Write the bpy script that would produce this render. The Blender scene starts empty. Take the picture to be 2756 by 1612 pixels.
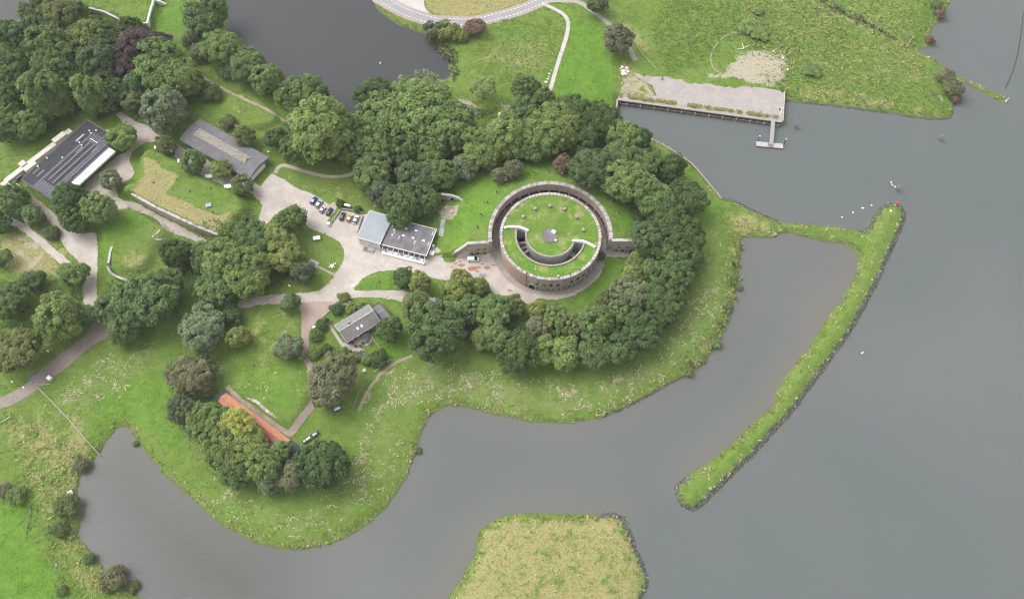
import bpy, bmesh, math, random
import numpy as np
from mathutils import Vector, Matrix, geometry as mgeo

random.seed(7)
RNG = np.random.default_rng(7)
scene = bpy.context.scene
COL = scene.collection
R = math.radians

# ------------------------------------------------------------------ camera
CAM_H, TILT, FPX = 302.0, 26.5, 2200.0           # height, tilt from straight down, focal length in photo pixels
cam_d = bpy.data.cameras.new('Camera')
cam = bpy.data.objects.new('Camera', cam_d)
COL.objects.link(cam)
cam.location = (0, 0, CAM_H)
cam.rotation_euler = (R(TILT), 0, 0)
cam_d.sensor_width = 36.0
cam_d.lens = FPX / 2756.0 * 36.0
cam_d.clip_start = 1.0
cam_d.clip_end = 9000.0
scene.camera = cam

# ------------------------------------------------------------------ light (overcast day)
SUN_EL, SUN_AZ = 52.0, 150.0                     # azimuth counter-clockwise from +X: light comes from upper left
world = bpy.data.worlds.new('World')
scene.world = world
world.use_nodes = True
wn = world.node_tree
bg = wn.nodes['Background']
sky = wn.nodes.new('ShaderNodeTexSky')
sky.sky_type = 'NISHITA'
sky.sun_disc = False
sky.sun_elevation = R(SUN_EL)
sky.sun_rotation = R(90.0 - SUN_AZ)
sky.air_density = 1.0
sky.dust_density = 4.0
sky.ozone_density = 1.0
hs = wn.nodes.new('ShaderNodeHueSaturation')     # cloud cover: a nearly colourless sky
hs.inputs['Saturation'].default_value = 0.12
wn.links.new(sky.outputs[0], hs.inputs['Color'])
wn.links.new(hs.outputs[0], bg.inputs['Color'])
bg.inputs['Strength'].default_value = 0.15
sun_d = bpy.data.lights.new('sun', 'SUN')
sun_d.energy = 0.6
sun_d.angle = R(50)
sun_d.color = (1.0, 0.965, 0.92)
sun = bpy.data.objects.new('sun', sun_d)
COL.objects.link(sun)
sd = Vector((math.cos(R(SUN_EL)) * math.cos(R(SUN_AZ)), math.cos(R(SUN_EL)) * math.sin(R(SUN_AZ)), math.sin(R(SUN_EL))))
sun.rotation_euler = sd.to_track_quat('Z', 'Y').to_euler()
sun.location = (-100, 200, 250)
scene.view_settings.view_transform = 'Standard'
scene.view_settings.look = 'None'
scene.view_settings.exposure = 1.12
scene.view_settings.gamma = 1.0
scene.cycles.filter_width = 1.15
scene.cycles.denoising_prefilter = 'ACCURATE'

# ------------------------------------------------------------------ photo pixel -> place on the ground
CA, SA = math.cos(R(TILT)), math.sin(R(TILT))
GZ = 2.5                                          # general ground level (water is 0)

def up(px, py, z=GZ):
    u = (px - 1378.0) / FPX
    v = (806.0 - py) / FPX
    t = (CAM_H - z) / (CA - v * SA)
    return Vector((u * t, (v * CA + SA) * t, z))

def mpp(px, py, z=GZ):                            # metres per photo pixel there
    v = (806.0 - py) / FPX
    return (CAM_H - z) / (CA - v * SA) / FPX

def zc(ox, oy, s):
    return lambda *pts: [(ox + x / s, oy + y / s) for x, y in pts]

DD = zc(0, 0, 1 / 1.09365)
Q1, Q2, Q3, Q4 = zc(0, 0, 3.6), zc(0, 300, 3.6), zc(650, 400, 3.6), zc(1200, 400, 3.6)
Q5, Q6, Q7, Q8 = zc(0, 700, 3.6), zc(400, 950, 3.6), zc(700, 700, 3.6), zc(1600, 0, 3.6)
QA, QB, QC, QD = zc(600, 0, 3.6), zc(1100, 0, 3.6), zc(2056, 0, 3.6), zc(1900, 400, 3.6)
QE, QF, QG, QH = zc(1300, 700, 3.6), zc(1100, 1212, 3.6), zc(0, 1000, 1686 / 700), zc(1750, 900, 2064 / 700)
QT = zc(1320, 640, 6.3)

def W2(pts, z=GZ):
    return [tuple(up(x, y, z)[:2]) for x, y in pts]

def smooth(pts, closed=True, n=4):
    P = [np.array(p, float) for p in pts]
    m = len(P)
    out = []
    rng = range(m) if closed else range(m - 1)
    for i in rng:
        if closed:
            a, b, c, d = P[i - 1], P[i], P[(i + 1) % m], P[(i + 2) % m]
        else:
            a, b, c, d = P[max(i - 1, 0)], P[i], P[i + 1], P[min(i + 2, m - 1)]
        for k in range(n):
            t = k / n
            out.append(tuple(0.5 * ((2 * b) + (c - a) * t + (2 * a - 5 * b + 4 * c - d) * t * t + (3 * b - a - 3 * c + d) * t ** 3)))
    if not closed:
        out.append(tuple(P[-1]))
    return out

# ------------------------------------------------------------------ noise and distance fields
_perm = RNG.random((256, 256))

def vnoise(x, y):
    xi = np.floor(x).astype(int); yi = np.floor(y).astype(int)
    fx = x - xi; fy = y - yi
    fx = fx * fx * (3 - 2 * fx); fy = fy * fy * (3 - 2 * fy)
    g = lambda a, b: _perm[a & 255, b & 255]
    return (g(xi, yi) * (1 - fx) + g(xi + 1, yi) * fx) * (1 - fy) + (g(xi, yi + 1) * (1 - fx) + g(xi + 1, yi + 1) * fx) * fy

def fbm(x, y, o=3):
    s = 0; a = 0.5; n = 0
    for i in range(o):
        s = s + a * vnoise(x * 2 ** i + 17.3 * i, y * 2 ** i + 5.1 * i); n += a; a *= 0.5
    return s / n

CS = 1.2
X0, X1, Y0, Y1 = -300.0, 300.0, 12.0, 360.0
cxs = np.arange(X0, X1 + CS, CS); cys = np.arange(Y0, Y1 + CS, CS)
CXG, CYG = np.meshgrid(cxs, cys)

def sdf(poly, gx=None, gy=None):
    gx = CXG if gx is None else gx; gy = CYG if gy is None else gy
    P = np.array(poly, float)
    d2 = np.full(gx.shape, 1e18); ins = np.zeros(gx.shape, bool)
    for i in range(len(P)):
        ax, ay = P[i - 1]; bx, by = P[i]
        ex, ey = bx - ax, by - ay
        L = ex * ex + ey * ey + 1e-12
        t = np.clip(((gx - ax) * ex + (gy - ay) * ey) / L, 0, 1)
        dx = gx - ax - t * ex; dy = gy - ay - t * ey
        d2 = np.minimum(d2, dx * dx + dy * dy)
        if ay != by:
            c = ((ay > gy) != (by > gy)) & (gx < (bx - ax) * (gy - ay) / (by - ay) + ax)
            ins ^= c
    d = np.sqrt(d2)
    return np.where(ins, d, -d)

def line_d(pts, gx=None, gy=None):
    gx = CXG if gx is None else gx; gy = CYG if gy is None else gy
    d2 = np.full(gx.shape, 1e18)
    for (ax, ay), (bx, by) in zip(pts[:-1], pts[1:]):
        ex, ey = bx - ax, by - ay
        t = np.clip(((gx - ax) * ex + (gy - ay) * ey) / (ex * ex + ey * ey + 1e-12), 0, 1)
        d2 = np.minimum(d2, (gx - ax - t * ex) ** 2 + (gy - ay - t * ey) ** 2)
    return np.sqrt(d2)

def bil(field, x, y):
    fx = np.clip((np.asarray(x, float) - X0) / CS, 0, len(cxs) - 1.001); fy = np.clip((np.asarray(y, float) - Y0) / CS, 0, len(cys) - 1.001)
    i = fx.astype(int); j = fy.astype(int); fx = fx - i; fy = fy - j
    return (field[j, i] * (1 - fx) + field[j, i + 1] * fx) * (1 - fy) + (field[j + 1, i] * (1 - fx) + field[j + 1, i + 1] * fx) * fy

def sstep(a, b, x):
    t = np.clip((x - a) / (b - a), 0, 1)
    return t * t * (3 - 2 * t)

# ------------------------------------------------------------------ shorelines (traced where the water meets the land)
main_shore = (
    [(2556, -60), (2556, 0)] + QC((1760, 80), (1720, 180), (1650, 250), (1600, 330), (1620, 440), (1570, 470), (1480, 490), (1540, 540), (1680, 600), (1750, 680),
       (1900, 752), (2000, 800), (2150, 870), (2345, 972), (2330, 995), (2200, 940), (2050, 860), (1900, 800), (1900, 930), (1840, 1010), (1820, 1100), (1790, 1145), (1720, 1158),
       (1560, 1150), (1330, 1115), (1100, 1080), (900, 1055), (700, 1030), (400, 1000), (205, 985), (195, 1170))
    + Q8((1822, 1185), (1500, 1140), (1000, 1075), (500, 1003), (228, 968), (205, 1130), (190, 1200))
    + DD((1545, 315), (1600, 340), (1640, 360), (1700, 400), (1740, 445), (1775, 488), (1800, 492), (1840, 512), (1890, 535), (1920, 548), (1960, 553), (2010, 556), (2060, 560), (2110, 570),
         (2130, 565), (2148, 538), (2167, 512), (2190, 500), (2215, 508), (2226, 532), (2216, 565), (2190, 625), (2160, 692), (2126, 756))
    + QH((1575, 0), (1500, 102), (1420, 212), (1340, 330), (1260, 424), (1200, 512), (1140, 592), (1080, 664), (1040, 712), (960, 794), (880, 884), (800, 972), (700, 1064), (600, 1164), (500, 1264), (430, 1334), (360, 1386), (300, 1388), (250, 1352), (212, 1292), (198, 1230), (232, 1172), (320, 1112))
    + DD((1740, 1140), (1800, 1095), (1850, 1045), (1900, 1000),
         (1910, 982), (1907, 968), (1925, 940), (1950, 905), (1990, 860), (2010, 830), (2040, 777), (2070, 747), (2080, 722), (2105, 682), (2111, 652), (2110, 627), (2095, 608), (2065, 598),
         (2010, 590), (1960, 578), (1915, 574), (1905, 585), (1870, 583), (1826, 585), (1822, 620), (1818, 660), (1812, 700), (1805, 745), (1790, 790), (1765, 840), (1735, 885), (1700, 915),
         (1650, 942), (1600, 970), (1540, 1000), (1480, 1025), (1430, 1035), (1380, 1039), (1320, 1036), (1260, 1028), (1200, 1015), (1150, 1000), (1110, 998), (1075, 1010), (1050, 1035),
         (1035, 1070), (1020, 1120), (1000, 1170), (970, 1220), (930, 1265), (880, 1302), (830, 1330), (770, 1345), (710, 1350), (650, 1338), (600, 1320), (550, 1290), (500, 1250), (450, 1205),
         (400, 1160), (360, 1110), (335, 1075), (315, 1052), (290, 1052), (265, 1080), (245, 1112), (220, 1145), (202, 1165), (190, 1200), (192, 1230), (198, 1260), (195, 1290), (190, 1320),
         (215, 1350), (240, 1380), (260, 1410), (300, 1440), (345, 1474), (380, 1520), (440, 1600)))
main_poly = smooth(W2(main_shore, 0.0), False, 3) + [(-150, -40), (-3000, -200), (-3000, 3000), (250, 3000)]
pond_poly = smooth(W2(DD((556, -25), (560, 40), (552, 80), (585, 120), (640, 158), (690, 198), (740, 225), (800, 252), (835, 272), (870, 282), (890, 272), (905, 240), (960, 212), (1010, 195), (1060, 195),
                         (1098, 198), (1112, 182), (1105, 165), (1112, 150), (1095, 135), (1080, 117), (1060, 100), (1048, 84), (1010, 72), (980, 60), (950, 40), (930, 20), (905, -25), (880, -60), (570, -60)), 0.0), True, 3)
corner_poly = smooth(W2(DD((-60, -60), (72, -60), (76, 0), (62, 30), (42, 56), (0, 64), (-60, 70)), 0.0), True, 3)
left_poly = smooth(W2(DD((-60, 215), (0, 228), (7, 250), (13, 300), (4, 322), (-60, 330)), 0.0), True, 3)
isle_poly = smooth(W2(DD((1070, 1540), (1100, 1476), (1132, 1430), (1165, 1372), (1176, 1342), (1174, 1320), (1200, 1290), (1240, 1270), (1290, 1264), (1400, 1267), (1480, 1268), (1510, 1266), (1535, 1281), (1556, 1330),
                         (1576, 1380), (1590, 1420), (1586, 1450), (1560, 1510), (1530, 1580)), 0.0), True, 3)
dM, dP, dC0, dC1, dI = sdf(main_poly), sdf(pond_poly), sdf(corner_poly), sdf(left_poly), sdf(isle_poly)
LAND = np.maximum(np.minimum(np.minimum(dM, -dP), np.minimum(-dC0, -dC1)), dI)
LAND = LAND + (fbm(CXG / 3.1, CYG / 3.1, 2) - 0.5) * 1.1 * np.exp(-np.abs(LAND) / 6)

# ------------------------------------------------------------------ terrain heights
TC = up(1481.5, 633.5, 12.8)                       # axis of the round tower
TX, TY = TC.x, TC.y
RY = TY + 1.3                                        # the ring wall is not quite concentric
T_R, RING_I, RING_O, TOP_Z, RING_Z = 20.6, 24.3, 25.6, 13.0, 12.3

H = np.where(LAND > 0, 0.12 + GZ * (1 - np.exp(-LAND / 5.5)), np.maximum(-3.0, 0.12 + LAND * 0.30))
H = H + np.where(LAND > 3, (fbm(CXG / 9, CYG / 9, 3) - 0.5) * 0.22, 0)

def mound(poly_px, z, slope, base=None):
    """raise the ground to height z inside the traced outline, falling away with the given slope width"""
    global H
    d = sdf(smooth(W2(poly_px, z), True, 3))
    k = sstep(-slope, 0.4, d)
    H = np.maximum(H, H * (1 - k) + z * k)

M1_TOP = Q2((1262, 775), (1330, 690), (1390, 560), (1385, 450), (1450, 370), (1600, 430), (1800, 560), (2000, 690), (2250, 800), (2330, 930), (2240, 1020), (2112, 1185))
mound(M1_TOP, 7.6, 5.0)
mound(Q2((1050, 985), (1180, 960), (1300, 985), (1450, 1050), (1540, 1120), (1560, 1180), (1470, 1250), (1400, 1420), (1300, 1500), (1160, 1480), (1085, 1420), (1075, 1300), (1030, 1200)), 5.2, 5.0)
mound(Q6((860, 330), (1000, 240), (1250, 200), (1450, 230), (1520, 330), (1480, 450), (1380, 620), (1230, 590), (1060, 470)), 5.0, 5.5)
mound(Q1((880, -60), (860, 60), (1000, 110), (1150, 180), (1400, 220), (1480, 0), (1500, -80)), 6.5, 2.0)
mound(Q1((2160, 1110), (2230, 960), (2420, 930), (2650, 1090), (2600, 1180), (2350, 1210)), 4.6, 3.0)
mound(Q7((960, 280), (1060, 190), (1300, 150), (1700, 190), (1820, 260), (1750, 340), (1500, 290)), 3.6, 3.0)
mound(Q7((20, 560), (180, 480), (330, 520), (360, 760), (330, 960), (60, 990), (-60, 800)), 3.6, 4.0)
mound(Q3((1930, 560), (2120, 540), (2090, 690), (1960, 690)), 6.2, 6)
# glacis rising to the top of the ring wall on the far side of the tower
rr = np.hypot(CXG - TX, CYG - RY)
WING_L = [up(1218, 688), up(1318, 683)]
WING_R = [up(1640, 678), up(1722, 678)]
def glacis(x, y, h):
    rr = np.hypot(x - TX, y - RY)
    wy = np.where(x < TX, np.interp(x, [WING_L[0].x, WING_L[1].x], [WING_L[0].y, WING_L[1].y]), np.interp(x, [WING_R[0].x, WING_R[1].x], [WING_R[0].y, WING_R[1].y]))
    gl = np.interp(rr, [0, 26, 33, 44, 56, 66, 70], [RING_Z - .1, RING_Z - .15, 10.2, 6.8, 4.2, 2.5, -5])
    gl = np.where(x < TX, np.minimum(gl, np.interp(x - (TX - 25), [-45, -26, -16, -5.5, 0], [-5, 2.5, 5.5, RING_Z - .3, RING_Z])), gl)
    near = rr < 46
    h = np.where((y < wy) & near & (y > wy - 12), np.minimum(h, GZ), h)
    return np.where(y >= wy, np.maximum(h, gl), h)
H = glacis(CXG, CYG, H)
H = np.where((rr < 24.9), GZ, H)
PF = [up(*q, 7.8) for q in Q2((1262, 775), (1350, 838), (1500, 922), (1700, 1015), (1900, 1108), (2112, 1187))]
CUT1 = [tuple(q[:2]) for q in PF] + W2(Q2((2130, 1260), (1960, 1290), (1700, 1180), (1450, 1040), (1300, 960), (1200, 900), (1180, 830)))
# level cuts in front of retaining walls
for c, z in ((CUT1, GZ), (W2(Q3((1900, 490), (1960, 500), (2110, 545), (2170, 560), (2120, 600), (1900, 600)), 5.6), 5.6)):
    d = sdf(c)
    H = np.where(d > -0.2, np.minimum(H, z), H)

FLAT_W = Q2((1130, 20), (1300, 95), (1400, 125), (1545, 230), (1530, 290), (1340, 350), (1255, 470), (1302, 600), (1150, 720), (1135, 790), (1100, 965), (850, 960), (800, 770), (1000, 555), (1240, 380), (1320, 280), (1190, 110))
kf = sstep(-1.5, 0.3, sdf(W2(FLAT_W)))
H = H * (1 - kf) + GZ * kf

def hgt(x, y):
    return float(bil(H, x, y))

def gp(px, py, it=4):
    """place on the ground seen at a photo pixel"""
    z = GZ
    for _ in range(it):
        p = up(px, py, z)
        z = hgt(p.x, p.y)
    return up(px, py, z)
# ------------------------------------------------------------------ materials
def mat(name, col, rough=0.8, metal=0.0, noise=None, bump=0.0, scale=1.0, col2=None, detail=4, spec=0.3):
    m = bpy.data.materials.new(name); m.use_nodes = True
    nt = m.node_tree; b = nt.nodes['Principled BSDF']
    b.inputs['Roughness'].default_value = rough; b.inputs['Metallic'].default_value = metal
    b.inputs['Specular IOR Level'].default_value = spec
    c = (*col, 1)
    b.inputs['Base Color'].default_value = c
    if col2 is not None:
        tc = nt.nodes.new('ShaderNodeNewGeometry')
        n = nt.nodes.new('ShaderNodeTexNoise'); n.inputs['Scale'].default_value = scale; n.inputs['Detail'].default_value = detail; n.inputs['Roughness'].default_value = 0.65
        nt.links.new(tc.outputs['Position'], n.inputs['Vector'])
        r = nt.nodes.new('ShaderNodeValToRGB')
        r.color_ramp.elements[0].position = 0.36; r.color_ramp.elements[1].position = 0.66
        r.color_ramp.elements[0].color = c; r.color_ramp.elements[1].color = (*col2, 1)
        nt.links.new(n.outputs['Fac'], r.inputs['Fac']); nt.links.new(r.outputs[0], b.inputs['Base Color'])
        if bump:
            bp = nt.nodes.new('ShaderNodeBump'); bp.inputs['Strength'].default_value = bump; bp.inputs['Distance'].default_value = 0.1
            nt.links.new(n.outputs['Fac'], bp.inputs['Height']); nt.links.new(bp.outputs[0], b.inputs['Normal'])
    return m

class NT:
    """small helper to write node graphs"""
    def __init__(s, name, rough=0.9):
        s.m = bpy.data.materials.new(name); s.m.use_nodes = True; s.t = s.m.node_tree
        s.b = s.t.nodes['Principled BSDF']; s.b.inputs['Roughness'].default_value = rough; s.b.inputs['Specular IOR Level'].default_value = 0.2
        s.pos = s.t.nodes.new('ShaderNodeNewGeometry').outputs['Position']
    def put(s, v, sock):
        if isinstance(v, (int, float)): sock.default_value = v
        elif isinstance(v, tuple): sock.default_value = (*v, 1) if len(v) == 3 else v
        else: s.t.links.new(v, sock)
    def noise(s, scale, detail=3, rough=0.6, dist=0.0, vec=None, color=False):
        n = s.t.nodes.new('ShaderNodeTexNoise'); n.inputs['Scale'].default_value = scale; n.inputs['Detail'].default_value = detail
        n.inputs['Roughness'].default_value = rough; n.inputs['Distortion'].default_value = dist
        s.t.links.new(vec or s.pos, n.inputs['Vector']); return n.outputs['Color' if color else 'Fac']
    def mapv(s, scale=(1, 1, 1), rot=0.0, vec=None):
        n = s.t.nodes.new('ShaderNodeMapping'); n.inputs['Scale'].default_value = scale; n.inputs['Rotation'].default_value = (0, 0, rot)
        s.t.links.new(vec or s.pos, n.inputs['Vector']); return n.outputs[0]
    def attr(s, name):
        n = s.t.nodes.new('ShaderNodeAttribute'); n.attribute_name = name; return n.outputs['Fac']
    def math(s, op, a, b=0.0, clamp=False):
        n = s.t.nodes.new('ShaderNodeMath'); n.operation = op; n.use_clamp = clamp
        s.put(a, n.inputs[0]); s.put(b, n.inputs[1]); return n.outputs[0]
    def rng(s, v, a, b, c=0.0, d=1.0, smooth=True):
        n = s.t.nodes.new('ShaderNodeMapRange'); n.interpolation_type = 'SMOOTHSTEP' if smooth else 'LINEAR'
        s.put(v, n.inputs[0])
        for i, x in enumerate((a, b, c, d)): n.inputs[i + 1].default_value = x
        return n.outputs[0]
    def mix(s, f, a, b, mode='MIX'):
        n = s.t.nodes.new('ShaderNodeMix'); n.data_type = 'RGBA'; n.blend_type = mode
        s.put(f, n.inputs[0]); s.put(a, n.inputs[6]); s.put(b, n.inputs[7]); return n.outputs[2]
    def bump(s, h, strength, dist):
        n = s.t.nodes.new('ShaderNodeBump'); n.inputs['Strength'].default_value = strength; n.inputs['Distance'].default_value = dist
        s.t.links.new(h, n.inputs['Height']); s.t.links.new(n.outputs[0], s.b.inputs['Normal'])
    def out(s, c):
        s.put(c, s.b.inputs['Base Color']); return s.m

def ground_material():
    g = NT('meadow', 0.95)
    big = g.noise(0.035, 3, 0.6); mid = g.noise(0.22, 4, 0.65, 0.6); fine = g.noise(1.5, 3, 0.7); tiny = g.noise(4.0, 2, 0.7)
    c = g.mix(g.rng(mid, 0.32, 0.68), (0.086, 0.163, 0.020), (0.150, 0.243, 0.042))
    c = g.mix(g.rng(big, 0.42, 0.62, 0, 0.5), c, (0.165, 0.222, 0.056))
    lush = g.mix(g.rng(mid, 0.3, 0.7), (0.078, 0.195, 0.014), (0.135, 0.268, 0.027))
    c = g.mix(g.attr('lush'), c, lush)
    dryc = g.mix(g.rng(fine, 0.35, 0.65), (0.27, 0.24, 0.095), (0.40, 0.345, 0.175))
    dry = g.rng(g.math('ADD', g.attr('dry'), g.math('MULTIPLY', g.math('SUBTRACT', mid, 0.5), 1.3)), 0.32, 0.62)
    c = g.mix(g.math('MULTIPLY', dry, g.rng(g.attr('dry'), 0.02, 0.3)), c, dryc)
    # mown hay lying in short streaks
    v = g.mapv((0.55, 0.8, 1)); s1 = g.noise(1.05, 3, 0.62, 1.6, v)
    big2 = g.noise(0.11, 2, 0.5)
    hay = g.rng(g.math('ADD', s1, g.math('MULTIPLY', g.math('SUBTRACT', g.math('ADD', g.attr('straw'), g.math('MULTIPLY', big2, 0.7)), 1.0), 0.55)), 0.55, 0.66)
    c = g.mix(g.math('MULTIPLY', hay, g.rng(g.attr('straw'), 0.03, 0.3, 0, 0.28)), c, (0.32, 0.30, 0.16))
    # rank weeds, darker tussocks
    weed = g.rng(g.noise(0.42, 4, 0.7, 0.8), 0.52, 0.66)
    c = g.mix(g.math('MULTIPLY', weed, g.attr('rough')), c, (0.066, 0.108, 0.022))
    dirtc = g.mix(g.rng(fine, 0.35, 0.7), (0.37, 0.305, 0.245), (0.56, 0.485, 0.425))
    dirt = g.rng(g.math('ADD', g.attr('dirt'), g.math('MULTIPLY', g.math('SUBTRACT', mid, 0.5), 1.5)), 0.38, 0.62)
    c = g.mix(g.math('MULTIPLY', dirt, g.rng(g.attr('dirt'), 0.02, 0.25)), c, dirtc)
    # bare mud below the waterline
    c = g.mix(g.attr('mud'), c, (0.12, 0.105, 0.075))
    c = g.mix(g.rng(tiny, 0.3, 0.7, 0.70, 1.0), (0.03, 0.05, 0.010), c)
    c = g.mix(g.rng(fine, 0.35, 0.7, 0.0, 0.35), c, (0.20, 0.25, 0.07))
    g.bump(g.math('ADD', g.math('MULTIPLY', fine, 0.7), g.math('MULTIPLY', tiny, 0.4)), 1.0, 0.45)
    return g.out(c)

def gravel_material(name, a, b, grit=2.2, stain=(0.33, 0.27, 0.22), st=0.35, lo=0.52, hi=0.72):
    g = NT(name, 0.95)
    n1 = g.noise(0.25, 5, 0.65, 0.5); n2 = g.noise(grit, 3, 0.7); n3 = g.noise(0.09, 3, 0.55)
    c = g.mix(g.rng(n1, 0.3, 0.7), a, b)
    c = g.mix(g.rng(n2, 0.3, 0.7, 0.0, 0.35), c, tuple(x * 0.72 for x in a))
    c = g.mix(g.rng(n3, lo, hi, 0.0, st), c, stain)
    g.bump(n2, 0.35, 0.1)
    return g.out(c)

def water_material():
    g = NT('water', 0.22)
    g.b.inputs['Specular IOR Level'].default_value = 0.10
    big = g.noise(0.006, 3, 0.5, 0.4); n2 = g.noise(0.03, 3, 0.5)
    c = g.mix(g.rng(big, 0.38, 0.62), (0.100, 0.113, 0.112), (0.117, 0.125, 0.126))
    c = g.mix(g.rng(n2, 0.4, 0.7, 0.0, 0.3), c, (0.110, 0.123, 0.118))
    c = g.mix(g.attr('shallow'), c, (0.140, 0.128, 0.112))
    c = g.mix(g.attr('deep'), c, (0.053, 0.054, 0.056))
    c = g.mix(g.attr('green'), c, (0.080, 0.078, 0.068))
    v = g.mapv((0.45, 1.0, 1), 0.5)
    r1 = g.noise(0.9, 3, 0.6, 0.3, v); r2 = g.noise(3.0, 2, 0.6, 0.0, v)
    g.bump(g.math('ADD', r1, g.math('MULTIPLY', r2, 0.5)), 0.40, 0.25)
    return g.out(c)

def leaf_material():
    g = NT('leaves', 0.75)
    oi = g.t.nodes.new('ShaderNodeObjectInfo')
    v = g.attr('tone')
    c = g.mix(1.0, oi.outputs['Color'], g.rng(v, 0, 1, 0.62, 1.42, False), 'MULTIPLY')
    # each clump a little warmer or cooler
    h = g.t.nodes.new('ShaderNodeHueSaturation')
    g.t.links.new(g.rng(g.attr('hue'), 0, 1, 0.487, 0.526, False), h.inputs['Hue']); g.t.links.new(c, h.inputs['Color'])
    g.b.inputs['Specular IOR Level'].default_value = 0.12
    g.out(h.outputs[0])
    tr = g.t.nodes.new('ShaderNodeBsdfTranslucent'); g.t.links.new(h.outputs[0], tr.inputs['Color'])
    mx = g.t.nodes.new('ShaderNodeMixShader'); mx.inputs[0].default_value = 0.22
    g.t.links.new(g.b.outputs[0], mx.inputs[1]); g.t.links.new(tr.outputs[0], mx.inputs[2])
    g.t.links.new(mx.outputs[0], g.t.nodes['Material Output'].inputs['Surface'])
    return g.m

M = {}
M['ground'] = ground_material()
M['gravel'] = gravel_material('pale_gravel', (0.385, 0.34, 0.305), (0.49, 0.44, 0.40), 2.2, (0.33, 0.28, 0.235), 0.65, 0.48, 0.68)
M['gravel_dull'] = gravel_material('grey_gravel', (0.335, 0.295, 0.25), (0.425, 0.375, 0.325), 2.5, (0.27, 0.23, 0.19), 0.5)
M['passage'] = gravel_material('dull_paving', (0.27, 0.24, 0.20), (0.35, 0.315, 0.27), 2.5)  # darker and browner than the yard gravel
M['brickroad'] = gravel_material('clinker_paving', (0.23, 0.188, 0.165), (0.28, 0.235, 0.208), 3.5, (0.22, 0.17, 0.15), 0.3)
M['redpath'] = gravel_material('red_grit_path', (0.30, 0.23, 0.195), (0.37, 0.295, 0.255), 3.0)
M['quay'] = gravel_material('quay_concrete', (0.30, 0.27, 0.257), (0.36, 0.327, 0.313), 1.8, (0.27, 0.24, 0.17), 0.75, 0.53, 0.66)
M['asphalt'] = gravel_material('road_asphalt', (0.26, 0.256, 0.264), (0.30, 0.296, 0.304), 3.0, (0.26, 0.25, 0.26), 0.3)
M['redlane'] = gravel_material('red_cycle_lane', (0.33, 0.25, 0.225), (0.38, 0.30, 0.27), 3.0)
M['palepave'] = gravel_material('pale_paving', (0.42, 0.385, 0.365), (0.49, 0.455, 0.435), 3.0)
M['dirtpath'] = gravel_material('trodden_earth', (0.27, 0.21, 0.155), (0.38, 0.31, 0.25), 2.5)
M['spill'] = gravel_material('red_brick_rubble', (0.32, 0.155, 0.095), (0.40, 0.22, 0.15), 3.0)
M['water'] = water_material()
M['leaf'] = leaf_material()
M['bark'] = mat('bark', (0.09, 0.07, 0.05), 0.95, col2=(0.15, 0.12, 0.09), scale=3)
M['hay'] = mat('hay', (0.36, 0.30, 0.165), 0.9, col2=(0.52, 0.45, 0.29), scale=2)
M['tuft'] = leaf_material(); M['tuft'].name = 'grass_tufts'
M['rock'] = mat('rip_rap_stone', (0.10, 0.095, 0.095), 0.9, col2=(0.26, 0.25, 0.25), scale=1.6)
M['white_line'] = mat('road_paint', (0.75, 0.75, 0.73), 0.7, col2=(0.6, 0.6, 0.58), scale=3)

# ------------------------------------------------------------------ object helpers
def tag(o, label=None, cat=None, group=None, kind=None):
    if label: o['label'] = label
    if cat: o['category'] = cat
    if group: o['group'] = group
    if kind: o['kind'] = kind
    return o

def mesh_np(name, verts, faces, mat_=None, smooth_=False):
    me = bpy.data.meshes.new(name)
    if isinstance(verts, np.ndarray):
        n = len(verts); k = faces.shape[1]; f = len(faces)
        me.vertices.add(n); me.vertices.foreach_set('co', verts.astype(np.float32).ravel())
        me.loops.add(f * k); me.loops.foreach_set('vertex_index', faces.astype(np.int32).ravel())
        me.polygons.add(f); me.polygons.foreach_set('loop_start', np.arange(0, f * k, k, dtype=np.int32))
        me.polygons.foreach_set('loop_total', np.full(f, k, np.int32))
        me.update(calc_edges=True)
    else:
        me.from_pydata(verts, [], faces); me.update()
    if mat_: me.materials.append(mat_)
    if smooth_: me.polygons.foreach_set('use_smooth', np.ones(len(me.polygons), bool))
    return me

def link(name, me, parent=None):
    o = bpy.data.objects.new(name, me); COL.objects.link(o)
    if parent is not None: o.parent = parent
    return o

def empty(name, loc=(0, 0, 0), rz=0.0):
    o = bpy.data.objects.new(name, None); COL.objects.link(o)
    o.location = loc; o.rotation_euler = (0, 0, rz); o.empty_display_size = 0.5
    return o

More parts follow.
